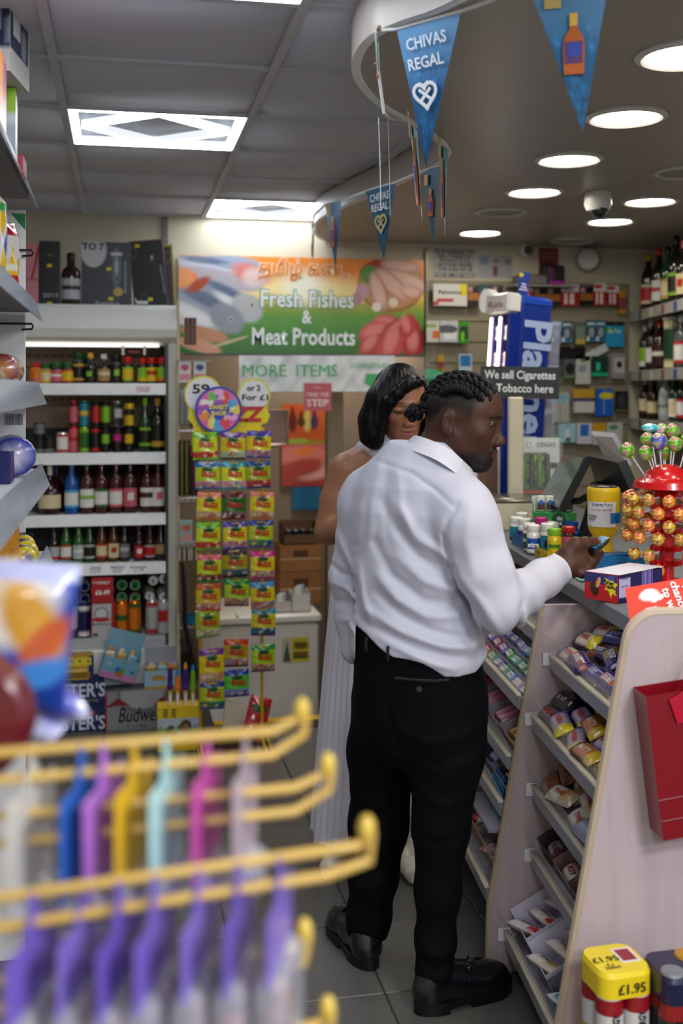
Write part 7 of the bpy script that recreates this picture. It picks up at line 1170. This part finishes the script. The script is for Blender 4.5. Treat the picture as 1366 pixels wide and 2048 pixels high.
stub('pocket_button', [(838, 1378, 2.638), (838.5, 1378, 2.632)], .007)
# shoes
def shoe(parent, heel, toe, base, mats, L=.29, name='shoe', tassel=True):
    a, b = np.array(heel), np.array(toe); d = (b - a) / np.linalg.norm(b - a); an = math.atan2(d[1], d[0]); o = put(name, bpy.data.meshes.new('s'), parent, (a[0] - base[0], a[1] - base[1], 0), an)
    F = Field(axis((-.03, L + .02, .004)), axis((-.07, .07, .004)), axis((.0, .14, .004)))
    F.caps([((.04, 0, .05), .034), ((.05, 0, .085), .036), ((.06, 0, .1), .033)], .02); F.caps([((.035, 0, .045), .036), ((.12, 0, .045), .035), ((.2, 0, .038), .042), ((L - .05, 0, .034), .037)], .03); F.cap((.1, 0, .075), (.17, 0, .055), .034, .03, .03); F.d = np.maximum(F.d, .026 - F.ax[2][None, None, :]); F.cap((.05, 0, .118), (.075, 0, .13), .026, .026, .008, True)
    v, Q = F.skin(2); o.data = skinmesh(v, Q, mats[0]); g = G(); out = []
    for k in range(40):
        t = 2 * math.pi * k / 40; x = .5 * L * (1 - math.cos(t)) ; y = math.sin(t) * (.043 + .010 * math.exp(-((x / L - .72) / .2) ** 2) - .006 * math.exp(-((x / L - .38) / .15) ** 2)); y = math.copysign(min(abs(y) * 1.25, .049 - .009 * math.exp(-((x / L - .38) / .18) ** 2)), y); out.append((x - .004, y))
    g.prism(out, .012, .03, 'z'); g.build('sole', mats[1], o, ang=30); hl = [(x, y) for x, y in out if x < L * .33]; hl.sort(key=lambda p: math.atan2(p[1], p[0] - .03)); fp = [(x, y) for x, y in out if x > L * .42]; fp.sort(key=lambda p: math.atan2(p[1], p[0] - L * .7))
    G().prism(hl, .0005, .013, 'z').build('heel', mats[1], o, ang=30); G().prism(fp, .0005, .013, 'z').build('sole_tread', mats[1], o, ang=30)
    if tassel:
        g = G(); g.tube([(.13, -.036, .062), (.14, -.02, .085), (.14, 0, .092), (.14, .02, .085), (.13, .036, .062)], .009, 8); g.build('strap', mats[0], o)
        g = G()
        for k in range(9): g.tube([(.15, 0, .092), (.158 + .003 * (k % 3), -.014 + .0035 * k, .099), (.17 + .002 * (k % 2), -.022 + .0055 * k, .088)], .0028, 5)
        g.build('tassel', mats[0], o)
    return o
blk = (M('#0e0f14', .22, coat=.35, noise=.1), M('#0a0a0c', .4))
shoe(man, (.185, 2.735), (.437, 2.862), B, blk); shoe(man, (.082, 2.935), (-.016, 3.19), B, blk)
# what he holds
q = [mp(1170, 1099, 2.90), mp(1202, 1076, 2.99), mp(1219, 1080, 2.965), mp(1190, 1107, 2.872)]; o = thing('phone', 'dark phone with a blue screen held in the hand of the man over the counter', 'phone', cam(*q[0][:2], q[0][2])); iv = o.matrix_basis.inverted(); q = [iv @ cam(*p[:2], p[2]) for p in q]
n = (q[1] - q[0]).cross(q[3] - q[0]).normalized(); n = n if n.z > 0 else -n; sg = 1 if (q[1] - q[0]).cross(q[3] - q[0]).z > 0 else -1
slab('case', [p - n * .006 for p in q], .014 * sg, M('#141416', .3, coat=.3), o); ce = sum(q, Vector()) / 4; slab('screen', [ce + (p - ce) * .8 + n * .0085 for p in q], .001 * sg, M('#1c78b0', .1, coat=.6, emit=.12), o)
# ---------------------------------------------------------------- the woman behind him
WB = np.array((.07, 3.58, 0)); wo = tag(put('person', bpy.data.meshes.new('body'), None, cam(.07, 3.58, 0), -PSI), 'woman with a black bob in a white halter dress standing behind the man, looking down', 'person')
ws_ = M('#ffffff', .4, vcol=True, noise=.06, scale=60, bump=.03, sss=.05, coat=.05)
F = Field(axis((-.18, .07, .006), (.07, .34, .003), (.34, .4, .012)), axis((3.3, 3.38, .012), (3.38, 3.72, .0035), (3.72, 3.85, .015)), axis((.04, 1.0, .02), (1.0, 1.35, .007), (1.35, 1.65, .003)))
yw_, pw_ = math.radians(13), math.radians(20); f0 = np.array((math.sin(yw_), -math.cos(yw_), 0)); l0 = np.cross(u0, f0); f1w = f0 * math.cos(pw_) - u0 * math.sin(pw_); u1w = np.cross(f1w, l0); ro = math.radians(3); l2 = l0 * math.cos(ro) + u1w * math.sin(ro); u2 = np.cross(f1w, l2); WR = np.stack([f1w, l2, u2], 1); WO = mp(802, 802, 3.58); wsn = 1.0
wh = face(F, WO, WR, wsn, False)
F.caps([(mp(800, 850, 3.6), .043), (mp(790, 900, 3.62), .048)], .03); F.caps([(mp(790, 915, 3.62), .06), (mp(735, 920, 3.63), .05), (mp(700, 935, 3.62), .05)], .04); F.caps([(mp(790, 915, 3.62), .06), (mp(880, 930, 3.66), .05)], .04); F.caps([(mp(790, 930, 3.64), .09), (mp(760, 1080, 3.64), .1), (mp(745, 1180, 3.64), .11), (mp(740, 1300, 3.64), .1)], .05)
F.caps([(mp(688, 940, 3.62), .052), (mp(672, 1000, 3.62), .050), (mp(656, 1062, 3.6), .044)], .02); F.caps([(mp(657, 1062, 3.6), .044), (mp(690, 1060, 3.52), .040), (mp(745, 1040, 3.44), .03), (mp(775, 1030, 3.4), .026)], .012)
for x0, x1 in ((690, 652), (770, 822)): F.caps([(mp((x0 + 740) / 2, 1330, 3.62), .08), (mp(x0, 1500, 3.62), .05), (mp(x1, 1700, 3.62), .03)], .04)
v, Q = F.skin(2); h = paint(v, WO, WR, wsn); c = np.tile(np.array(lin('#9c6a4e')), (len(v), 1)); hd = (v[:, 2] > 1.36) & (h[:, 0] > .03)
e2 = lambda f, l, u, a, b, d, w=1.: hd * np.exp(-((h[:, 0] - f) / a) ** 2 - ((np.abs(h[:, 1]) - l) / b) ** 2 - ((h[:, 2] - u) / d) ** 2) * w
c = blend(c, e2(.07, .048, -.02, .03, .022, .022, .5), '#a8523e'); c = blend(c, e2(.09, .03, .017, .02, .018, .009, .7), '#9a5a28'); c = blend(c, e2(.1, .034, .0345, .02, .018, .0038, .95), '#2a1812'); c = blend(c, e2(.1, .033, .0045, .02, .017, .0032, 1), '#0d0808')
lips = (((h[:, 0] - .112) / .015) ** 2 + (h[:, 1] / .021) ** 2 + ((h[:, 2] + .0655) / .0125) ** 2) < 1.1; c = blend(c, hd * lips * .75, '#a06058'); c = blend(c, e2(.115, 0, -.0648, .012, .02, .0016, .9), '#2c1410'); c = blend(c, e2(.118, 0, -.0455, .012, .012, .0025, .5), '#3a1c14'); c = blend(c, e2(.12, 0, .0, .012, .006, .03, .25), '#c08a6a')
c = blend(c, (h[:, 2] > .075 + .0 * h[:, 0]) * (v[:, 2] > 1.36) * 1., '#0c0a0b')
wo.data = skinmesh(v, Q, ws_, c, WB)
hx_, hy_, hz2 = axis((-.02, .36, .003)), axis((3.4, 3.75, .004)), axis((1.3, 1.66, .003)); F = Field(hx_, hy_, hz2)
F.ell(wh(-.012, 0, .032), (.094, .088, .09), .02, WR); W2 = lambda x, y, Z: mp(x, y, Z)
F.caps([(W2(788, 765, 3.52), .04), (W2(762, 800, 3.52), .044), (W2(746, 840, 3.53), .043), (W2(744, 872, 3.53), .034), (W2(752, 886, 3.53), .02)], .03); F.caps([(W2(760, 800, 3.62), .05), (W2(750, 870, 3.64), .045), (W2(800, 875, 3.68), .04), (W2(840, 870, 3.66), .035)], .03); F.caps([(W2(836, 770, 3.52), .026), (W2(853, 805, 3.54), .022), (W2(856, 850, 3.55), .022), (W2(850, 878, 3.56), .018)], .02)
fc = wh(.085, 0, -.028); F.ell(fc, (.07, .051, .088), .012, WR, True); F.ell(wh(.1, .008, .032), (.055, .05, .056), .01, WR, True)
F.caps([(W2(838, 764, 3.475), .016), (W2(815, 770, 3.458), .020), (W2(795, 786, 3.462), .021), (W2(780, 804, 3.47), .019), (W2(770, 822, 3.485), .016), (W2(763, 845, 3.49), .014)], .012)
X_, Y_, Zz = hx_[:, None, None], hy_[None, :, None], hz2[None, None, :]; an = np.arctan2(Y_ - WO[1], X_ - WO[0]); F.d += (.0009 * np.sin(an * 40 + np.sin(Zz * 40) * 1.2) + .0006 * np.sin(an * 110 + Zz * 30)).astype(np.float32)
v, Q = F.skin(1); wh_ = put('hair', skinmesh(v, Q, M('#070608', .42, noise=.3, scale=60, stretch=(6, 6, .4), ior=1.28), None, WB), wo)
for l in (-1, 1):
    g = G(); e = Vector(wh(.006, l * .088, -.034) - WB); g.tube([e + Vector((.007 * math.cos(a), -.004, .009 * math.sin(a))) for a in [2 * math.pi * k / 12 for k in range(12)]], .0022, 6, closed=True); g.build('earring', M('#d8b070', .15, metal=1), wo)
    g = G(); pts = [Vector(wh(.1095 - .9 * abs(t) ** 2 * .012, l * (.033 + .016 * t), .0035 - .003 * (1 - t * t)) - WB) for t in [k / 5 - 1 for k in range(11)]]; g.tube(pts, .0018, 5); g.build('eyelashes', M('#0a0707', .6), wo)
dm = M('#d4d2de', .6, noise=.03, sheen=.2)
F = Field(axis((-.08, .4, .005)), axis((3.4, 3.85, .006)), axis((.9, 1.42, .005)))
F.caps([(mp(790, 930, 3.62), .085), (mp(775, 1000, 3.63), .105), (mp(755, 1090, 3.64), .105), (mp(742, 1180, 3.64), .125)], .04); F.caps([(mp(800, 880, 3.6), .055), (mp(785, 905, 3.6), .066)], .02); F.caps([(mp(722, 893, 3.615), .012), (mp(750, 899, 3.575), .022), (mp(795, 910, 3.56), .035), (mp(850, 930, 3.55), .05)], .02); F.cap(mp(722, 892, 3.615), mp(770, 884, 3.66), .013, .03, .02)
hy2 = F.ax[2][None, None, :]; F.cap(mp(690, 960, 3.55), mp(655, 1090, 3.5), .05, .06, .01, True)
F.ell(mp(800, 845, 3.58), (.052, .06, .075), .008, None, True)
v, Q = F.skin(2); dr = put('dress', skinmesh(v, Q, dm, None, WB), wo); g = G(); NU, NV = 260, 36
def sk(u, t):
    z = zy(1160, 3.6) * (1 - t) + .085 * t; a = 2 * math.pi * u; k = t ** .8; cx_ = xc(741, 3.6) + (xc(727, 3.6) - xc(741, 3.6)) * t; rx_ = .125 + (.172 - .125) * k; ry_ = .105 + (.15 - .105) * k; pl = (.002 + .007 * k) * (abs(((u * 44) % 1) * 2 - 1) - .5) + .012 * k * math.sin(a * 5 + 1) + .006 * k * math.sin(a * 9)
    return (cx_ + (rx_ + pl) * math.cos(a) - WB[0], 3.64 + (ry_ + pl) * math.sin(a) - WB[1], z + .006 * k * math.sin(a * 7))
g.grid(sk, NU, NV, close_u=True); g.build('skirt', dm, dr, ang=25)
wht = (M('#d9cfbd', .25, coat=.4), M('#c8bca8', .4))
def heel_shoe(hx, hy, tx, ty):
    a, b = np.array((hx, hy)), np.array((tx, ty)); d = (b - a); L = np.linalg.norm(d); o = put('shoe', bpy.data.meshes.new('s'), wo, (a[0] - WB[0], a[1] - WB[1], 0), math.atan2(d[1], d[0])); F = Field(axis((-.03, L + .03, .003)), axis((-.05, .05, .003)), axis((0, .13, .003)))
    F.caps([((.015, 0, .085), .026), ((.05, 0, .068), .029), ((.11, 0, .034), .034), ((.16, 0, .023), .030), ((L - .03, 0, .015), .014), ((L, 0, .010), .007)], .02); F.cap((.03, 0, .12), (.10, 0, .075), .024, .022, .008, True); F.d = np.maximum(F.d, .003 - F.ax[2][None, None, :]); v, Q = F.skin(1); o.data = skinmesh(v, Q, wht[0]); G().lathe([(.006, .001), (.005, .04), (.014, .075)], 10, (.006, 0, 0)).build('stiletto_heel', wht[1], o)
heel_shoe(xc(690, 3.62), 3.66, xc(652, 3.46), 3.475); heel_shoe(xc(800, 3.62), 3.62, xc(838, 3.42), 3.43)
# ---------------------------------------------------------------- left-hand shelving
LX = -.245; t = thing('bakery_shelving', 'white metal shelving along the left edge with clear ticket strips', 'shelving', (LX, 2.0, 0)); wm2 = M('#e2e3ea', .4, noise=.03)
for y in (.02, .62): G().box(-.46, -.42, y, y + .04, 0, 2.35, .003).build('upright', wm2, t); 
G().box(-.03, .0, .17, .2, 0, 1.76, .003).build('front_post', wm2, t)
G().box(-.43, -.42, -.6, 1.1, 0, 2.35).build('back_board', wm2, t)
LS = ((2.086, .0), (1.78, .012), (1.557, .022), (1.337, .03), (1.113, .045))
for k, (z, ex) in enumerate(LS):
    s_ = G().box(-.42, ex, -.6, 1.085, z - .02, z, .002).build('shelf', M('#6e6666' if k < 2 else '#c9ccd2', .5), t); g = G(); g.prism([(ex - .002, z + .012), (ex + .02, z - .045), (ex + .024, z - .045), (ex + .002, z + .014)], -.6, 1.085, 'y'); g.build('ticket_strip', M('#a9b4c4', .15, alpha=.75, noise=.05), s_)
    G().box(ex + .012, ex + .0245, .6, .7, z - .04, z - .0, .0).build('ticket', M(('#8a2a30', '#d8d8d4', '#d0d4d8', '#c8d0d8', '#d0d0cc')[k], .5), s_, rot=(0, 0, 0)) if k in (0, 4) else None
t2 = thing('end_board', 'tall white board with black wire loops and barcode ending the bakery shelves', 'board', (LX, 3.105, 0)); G().box(-.40, -.012, 0, .012, .0, 2.04, .002).build('board', M('#e3e3e2', .45), t2)
G().prism([(-.012, 2.03), (-.012, 1.985), (-.05, 2.03)], -.001, 0).build('green_corner', M('#2f8a4a', .4), t2)
for z in (1.93, 1.73, 1.56, 1.16): G().tube([(-.12, -.006, z), (.006, -.006, z), (.008, -.006, z - .006), (.006, -.006, z - .014), (-.02, -.006, z - .016)], .003, 6).build('wire_loop', M('#1e1e20', .4, metal=.3), t2)
for k in range(12): G().box(-.066 + .004 * k, -.0645 + .004 * k + .001 * (k % 2), -.001, 0, 1.455, 1.485).build('barcode_bar', M('#3a3a40', .5), t2)
for k in range(3): G().box(-.068, -.022 - .008 * (k % 2), -.001, 0, 1.50 + .012 * k, 1.503 + .012 * k).build('print_line', M('#8a8a90', .5), t2)
def lbox(nm, label, cat, y, z, w, d, h, cv, col, rz=0., ex=-.03, tilt=0):
    o = thing(nm, label, cat, (LX + ex - d, 2.0 + y, z + .0015), (0, tilt, rz)); G().box(0, d - .003, -w / 2, w / 2, 0, h, .003).build('carton', M(col, .5), o)
    cv.w, cv.h = w, h; cv.build('printed_side', VC(.4), o, (d, 0, 0), (0, 0, math.pi / 2), t=.003); c2 = Canvas(d, h, 12, 16, col); c2.c[:] = cv.c[:: max(1, cv.ny // 16)][:17, :13] if cv.ny >= 16 and cv.nx >= 12 and cv.c[:: max(1, cv.ny // 16)].shape[0] >= 17 else lin(col); c2.build('printed_end', VC(.4), o, (d / 2, -w / 2 - .001, 0), t=.001); return o
lbox('appliance_box', 'worn white and navy appliance box perched highest on the left shelves', 'box', .86, LS[0][0] + .225, .2, .2, .2, Canvas(1, 1, 20, 32, '#cfccc6').rect(.05, .95, .3, .95, '#27324e').rect(.2, .5, .5, .85, '#d8d8d4').ell(.7, .5, .14, .2, '#8a94a4').ell(.8, .95, .2, .15, '#b0a48c'), '#c9c5bc', -.15, .0)
lbox('carton_pack', 'white pack with a lime green top on the highest left shelf', 'pack', .93, LS[0][0], .12, .1, .222, Canvas(1, 1, 20, 32, '#cfd6d4').rect(0, 1, .72, 1, '#9ac62a').rect(.2, .8, .2, .6, '#a8b4b8'), '#c4ccc8', .05, -.02)
lbox('carton_pack', 'orange and pink pack on the highest left shelf, near the frame edge', 'pack', .6, LS[0][0], .16, .1, .222, Canvas(1, 1, 20, 32, '#e8904a').rect(.6, 1, 0, 1, '#d86a9a').rect(0, .5, .5, .9, '#e8b05a'), '#d8803a', 0, -.02)
def lbag(label, y, z, w, h, th, cv, ex=.0, rx=0., nm='snack_bag', cat='snack bag'):
    cv.w, cv.h = w, h
    def wp(q):
        u, v = q[:, 0] / w * 2, q[:, 2] / h; k = np.clip(1 - u ** 2, 0, 1) ** .6 * np.clip(np.minimum(v, 1 - v) * 5, 0, 1) ** .7; q[:, 1] -= th * k + .004 * np.sin(u * 9 + v * 14) * k; return q
    o = thing(nm, label, cat, (LX + ex - th, 2.0 + y, z + .004), (0, 0, math.pi / 2 + rx)); cv.build('bag', VC(.22, coat=.4), o, t=.001, warp=wp, pillow=True); return o
o = lbag('red and white snack bag with flame print on the second left shelf', .93, LS[1][0], .13, .2, .05, Canvas(1, 1, 26, 36, '#d8d4cc').rect(0, 1, 0, .3, '#b8161c').poly([(.2, .3), (.35, .62), (.45, .42), (.6, .7), (.72, .42), (.9, .6), (1, .3)], '#e2b41c').rect(0, 1, .8, 1, '#b8161c').rect(.1, .8, .36, .44, '#d8e0c8'), -.02, -.7)
lbag('blue and yellow striped snack bag on the second left shelf', .66, LS[1][0], .14, .25, .05, Canvas(1, 1, 30, 36, '#d8d8dc').rect(.1, .2, 0, 1, '#2a4ab0').rect(.3, .4, 0, 1, '#e0b41c').rect(.5, .6, 0, 1, '#2a4ab0').rect(.7, .8, 0, 1, '#c02a2a').rect(0, 1, .7, .8, '#3a9a4a'), -.02)
def loaf(label, y, z, L, r, cols, ex, rz=0, nm='bread_pack', cat='bread'):
    o = thing(nm, label, cat, (LX + ex - r, 2.0 + y, z + .001), rz); g = G(); g.col = cols[0]; n = 20; prof = [(.25, -L / 2), (.9, -L / 2 + .012), (1, -L / 4), (1, L / 4), (.9, L / 2 - .012), (.25, L / 2)]
    g.T = Matrix.Translation((0, 0, r * .92)) @ Matrix.Rotation(-math.pi / 2, 4, 'X'); g.lathe([(a * r, b) for a, b in prof], n, sy=.92)
    for i in range(len(g.c)): k = i // n; g.c[i] = cols[1] if k in (1, 4) else cols[2] if (i % n) in (3, 4, 12, 13) else cols[0]
    me = g.mesh(VC(.2, coat=.5, bump=.4, scale=40), 60); put('wrapped_body', me, o); return o
loaf('wrapped tan bread rolls on the third left shelf', .88, LS[2][0], .2, .045, ('#c88a4a', '#8a3a4a', '#d8c4a4'), .0); lbox('blue_carton', 'small blue carton behind the bread rolls on the third left shelf', 'carton', .95, LS[2][0], .1, .06, .115, Canvas(1, 1, 20, 32, '#2a6ab0').rect(0, 1, .0, .3, '#7a9ac8'), '#2a6ab0', 0, -.08); lbox('red_carton', 'dark red carton near the frame edge on the third left shelf', 'carton', .5, LS[2][0], .14, .08, .14, Canvas(1, 1, 20, 32, '#a81c24').rect(0, 1, .7, .9, '#d0b0a8'), '#8c1820', 0, -.03)
loaf('white and blue wrapped roll pack in front on the fourth left shelf', .82, LS[3][0], .16, .055, ('#b8b4d0', '#1c34a0', '#e0dcec'), .035, .15, 'roll_pack', 'roll pack'); loaf('white and blue wrapped roll pack on the fourth left shelf, second behind', .99, LS[3][0], .15, .05, ('#a9a8c8', '#1c34a0', '#d8d4e8'), -.0, -.1, 'roll_pack', 'roll pack'); lbox('navy_carton', 'small navy carton beside the wrapped rolls on the fourth left shelf', 'carton', .62, LS[3][0], .07, .05, .07, Canvas(1, 1, 20, 32, '#1c2464').rect(0, .1, 0, 1, '#b03a3a'), '#1a2058', 0, .0)
for i, (y, ex) in enumerate(((.95, .02), (.84, .035), (.73, .04))): loaf(f"navy and yellow biscuit roll on the lowest left shelf, {nth(i, a='far end')}", y, LS[4][0], .09, .036, ('#18246e', '#d8c41c', '#b8705c'), ex, .5, 'biscuit_roll', 'biscuits')
lbox('yellow_carton', 'tall yellow and red carton on the lowest left shelf by the front post', 'carton', .42, LS[4][0], .06, .05, .17, Canvas(1, 1, 20, 32, '#c8861c').rect(0, 1, 0, .1, '#a01c24').rect(0, 1, .85, 1, '#a01c24').ell(.5, .5, .1, .1, '#7a3a14'), '#b8741a', 0, .03)
# ---------------------------------------------------------------- toy rack right in front of the lens (out of focus)
rt = thing('hook_rack', 'yellow wire hook rack close by at the lower left, out of focus', 'rack', cam(-.46, .93), -PSI); yl2 = M('#c8a350', .4, noise=.05); RB = np.array((-.46, .93, 0))
G().tube([(0, 0, .01), (0, 0, 1.45)], .014, 10).build('post', yl2, rt); G().lathe([(.17, .001), (.17, .014), (.03, .02)], 24).build('base', yl2, rt)
def qp(x, y, Z): return Vector(mp(x, y, Z) - RB)
HK = [((0, 1505, .93), (545, 1462, .99), (590, 1440, 1.0), (603, 1418, 1.0)), ((0, 1632, .93), (590, 1575, .99), (640, 1552, 1.0), (655, 1528, 1.0)), ((0, 1795, .86), (655, 1700, .92), (720, 1690, .93), (733, 1655, .93)), ((0, 1960, .9), (540, 1910, .96), (590, 1895, .97), (608, 1860, .97)), ((0, 2110, .9), (590, 2062, .96), (640, 2045, .97), (655, 2015, .97))]
tipm = M('#d0b04a', .35)
for a, b, c_, d in HK:
    A, B1, C1, D1 = (qp(*q) for q in (a, b, c_, d)); A0 = Vector((0, 0, A.z + (A.z - B1.z) * .2)); off = Vector((.0, .0, -.0235)); g = G(); g.tube([A0, A, B1, C1, D1], .0042, 8); o = g.build('hook', yl2, rt); g = G(); g.tube([A0 + off, A + off, B1 + off * .9, C1 + off * .55 + Vector((.008, 0, 0)), D1 + Vector((.004, 0, -.004))], .0042, 8); g.build('hook_wire', yl2, o); G().ball(D1, .0072, 8, 0, 1.5).build('hook_tip', tipm, o)
def toy(hk, x, col, under, label, h1=.075, h2=.09, w=.1, nm='toy_pack', yaw=0):
    a, b = HK[hk][0], HK[hk][1]; k = (x - a[0]) / (b[0] - a[0]); Z = a[2] + (b[2] - a[2]) * k; y = a[1] + (b[1] - a[1]) * k; p = mp(x, y, Z); o = thing(nm, label, 'toy pack', cam(p[0], p[1], p[2] - .03 - h1 - h2), (0, rnd.uniform(-.06, .06), -PSI + math.pi / 2 + yaw), 'toy packs on the yellow hooks'); R2 = random.Random(x)
    G().prism([(-w / 2, h2), (w / 2, h2), (w / 2, h2 + h1), (.014, h2 + h1), (.014, h2 + h1 + .012), (.006, h2 + h1 + .012), (.006, h2 + h1 + .032), (-.006, h2 + h1 + .032), (-.006, h2 + h1 + .012), (-.014, h2 + h1 + .012), (-.014, h2 + h1), (-w / 2, h2 + h1)], -.0012, .0012).build('header_card', M(col, .35, coat=.2), o)
    G().box(-w * .46, w * .46, -.013, .013, 0, h2 + .004, .008).build('blister', M('#cfd0dc', .1, alpha=.35), o)
    for q in range(3): G().box(-w * .36 + w * .25 * q, -w * .36 + w * .25 * q + w * .2, -.009, .009, .006 + .01 * q, h2 * (.7 + .1 * q), .005).build('toy', M(under[q % len(under)], .4), o)
for i, (x, c, nm) in enumerate(((60, '#c4beb4', 'grey'), (165, '#2a62b8', 'blue'), (212, '#a86ac8', 'lilac'), (268, '#d8aa1c', 'yellow'), (335, '#a8d4d4', 'pale turquoise'), (412, '#c04aa0', 'magenta'), (490, '#a898a4', 'mauve grey'))): toy(0, x, c, (('#b8b4c0', '#8a7a9a', '#d0c0b0'), ('#2a4a9a', '#c8c8d8', '#3a6ac0'), ('#8a4ab0', '#b8a0c8', '#7a3a9a'))[i % 3], f"toy pack with a {nm} header card on the top yellow hook", .085, .035, yaw=-.12)
for i, x in enumerate((70, 160, 245, 315, 400, 480, 560)): toy(2, x, ('#6f58b4', '#7a64bc', '#6650ae')[i % 3], (('#6a3434', '#7a4a3a', '#4a2a3c'), ('#8a3a34', '#5a3030', '#6a3a5a'))[i % 2], f"toy pack with a violet header card on the third yellow hook, {nth(i)}", .054, .085, .1, yaw=-.14)
# blurred packets above the rack
gx_ = thing('snack_bag', 'blue and gold snack packet hanging close by at the left edge above the yellow hooks', 'snack bag', cam(*mp(22, 1420, 1.08)[:2], mp(22, 1420, 1.08)[2]), (.05, .12, -PSI + .2)); cv = Canvas(.1, .148, 30, 40, '#1c3c9a'); cv.ell(.35, .72, .34, .26, '#e4ddd8', .5, .5).ell(.6, .62, .16, .32, '#c8902c', .6, .5).ell(.75, .5, .2, .1, '#b8562c', .9, .5).ell(.7, .28, .22, .1, '#3a7ac0', .3, .5).rect(0, 1, .9, 1, '#b8bce0').noise(.06, 9)
def wp2(q): u, v = q[:, 0] / .1 * 2, q[:, 2] / .148; k = np.clip(1 - u ** 2, 0, 1) ** .6 * np.clip(np.minimum(v, 1 - v) * 5, 0, 1) ** .7; q[:, 1] -= .022 * k; return q
cv.build('bag', VC(.2, coat=.5), gx_, t=.001, warp=wp2, pillow=True)
o = thing('hook_rail', 'short yellow hook arm at the left edge carrying the blue packet', 'hook', cam(-.46, .93), -PSI); G().tube([(0, 0, 1.36), (.05, .1, 1.36), qp(25, 1120, 1.085), qp(35, 1112, 1.085)], .005, 8).build('wire', yl2, o)
o = thing('clear_packet', 'crumpled clear and lilac packet drooping beneath the blue packet', 'packet', cam(*mp(125, 1460, 1.12)[:2], mp(125, 1460, 1.12)[2]), (.3, -.6, -PSI)); cv = Canvas(.07, .075, 16, 16, '#b8b8d8'); cv.ell(.3, .6, .3, .2, '#e4e0ea', .4, .6).ell(.7, .3, .3, .2, '#5a5ab0', .2, .5).ell(.6, .8, .2, .1, '#c87a8a', 0, .5)
def wp3(q): q[:, 1] += .006 * np.sin(q[:, 0] * 160 + q[:, 2] * 90) - .004; return q
cv.build('packet', VC(.15, coat=.4), o, t=.001, warp=wp3)
o = thing('red_tin', 'dark red round tin at the left edge, half out of frame', 'tin', cam(*mp(-62, 1435, .98)[:2], mp(-62, 1435, .98)[2]), (math.pi / 2, 0, -PSI)); G().lathe([(.052, -.02), (.056, -.016), (.056, .016), (.052, .02), (.03, .021)], 32).build('tin', M('#5c0614', .35, coat=.2), o); G().lathe([(.03, .021), (.028, .023)], 24).build('lid_disc', M('#5a0614', .35), o)
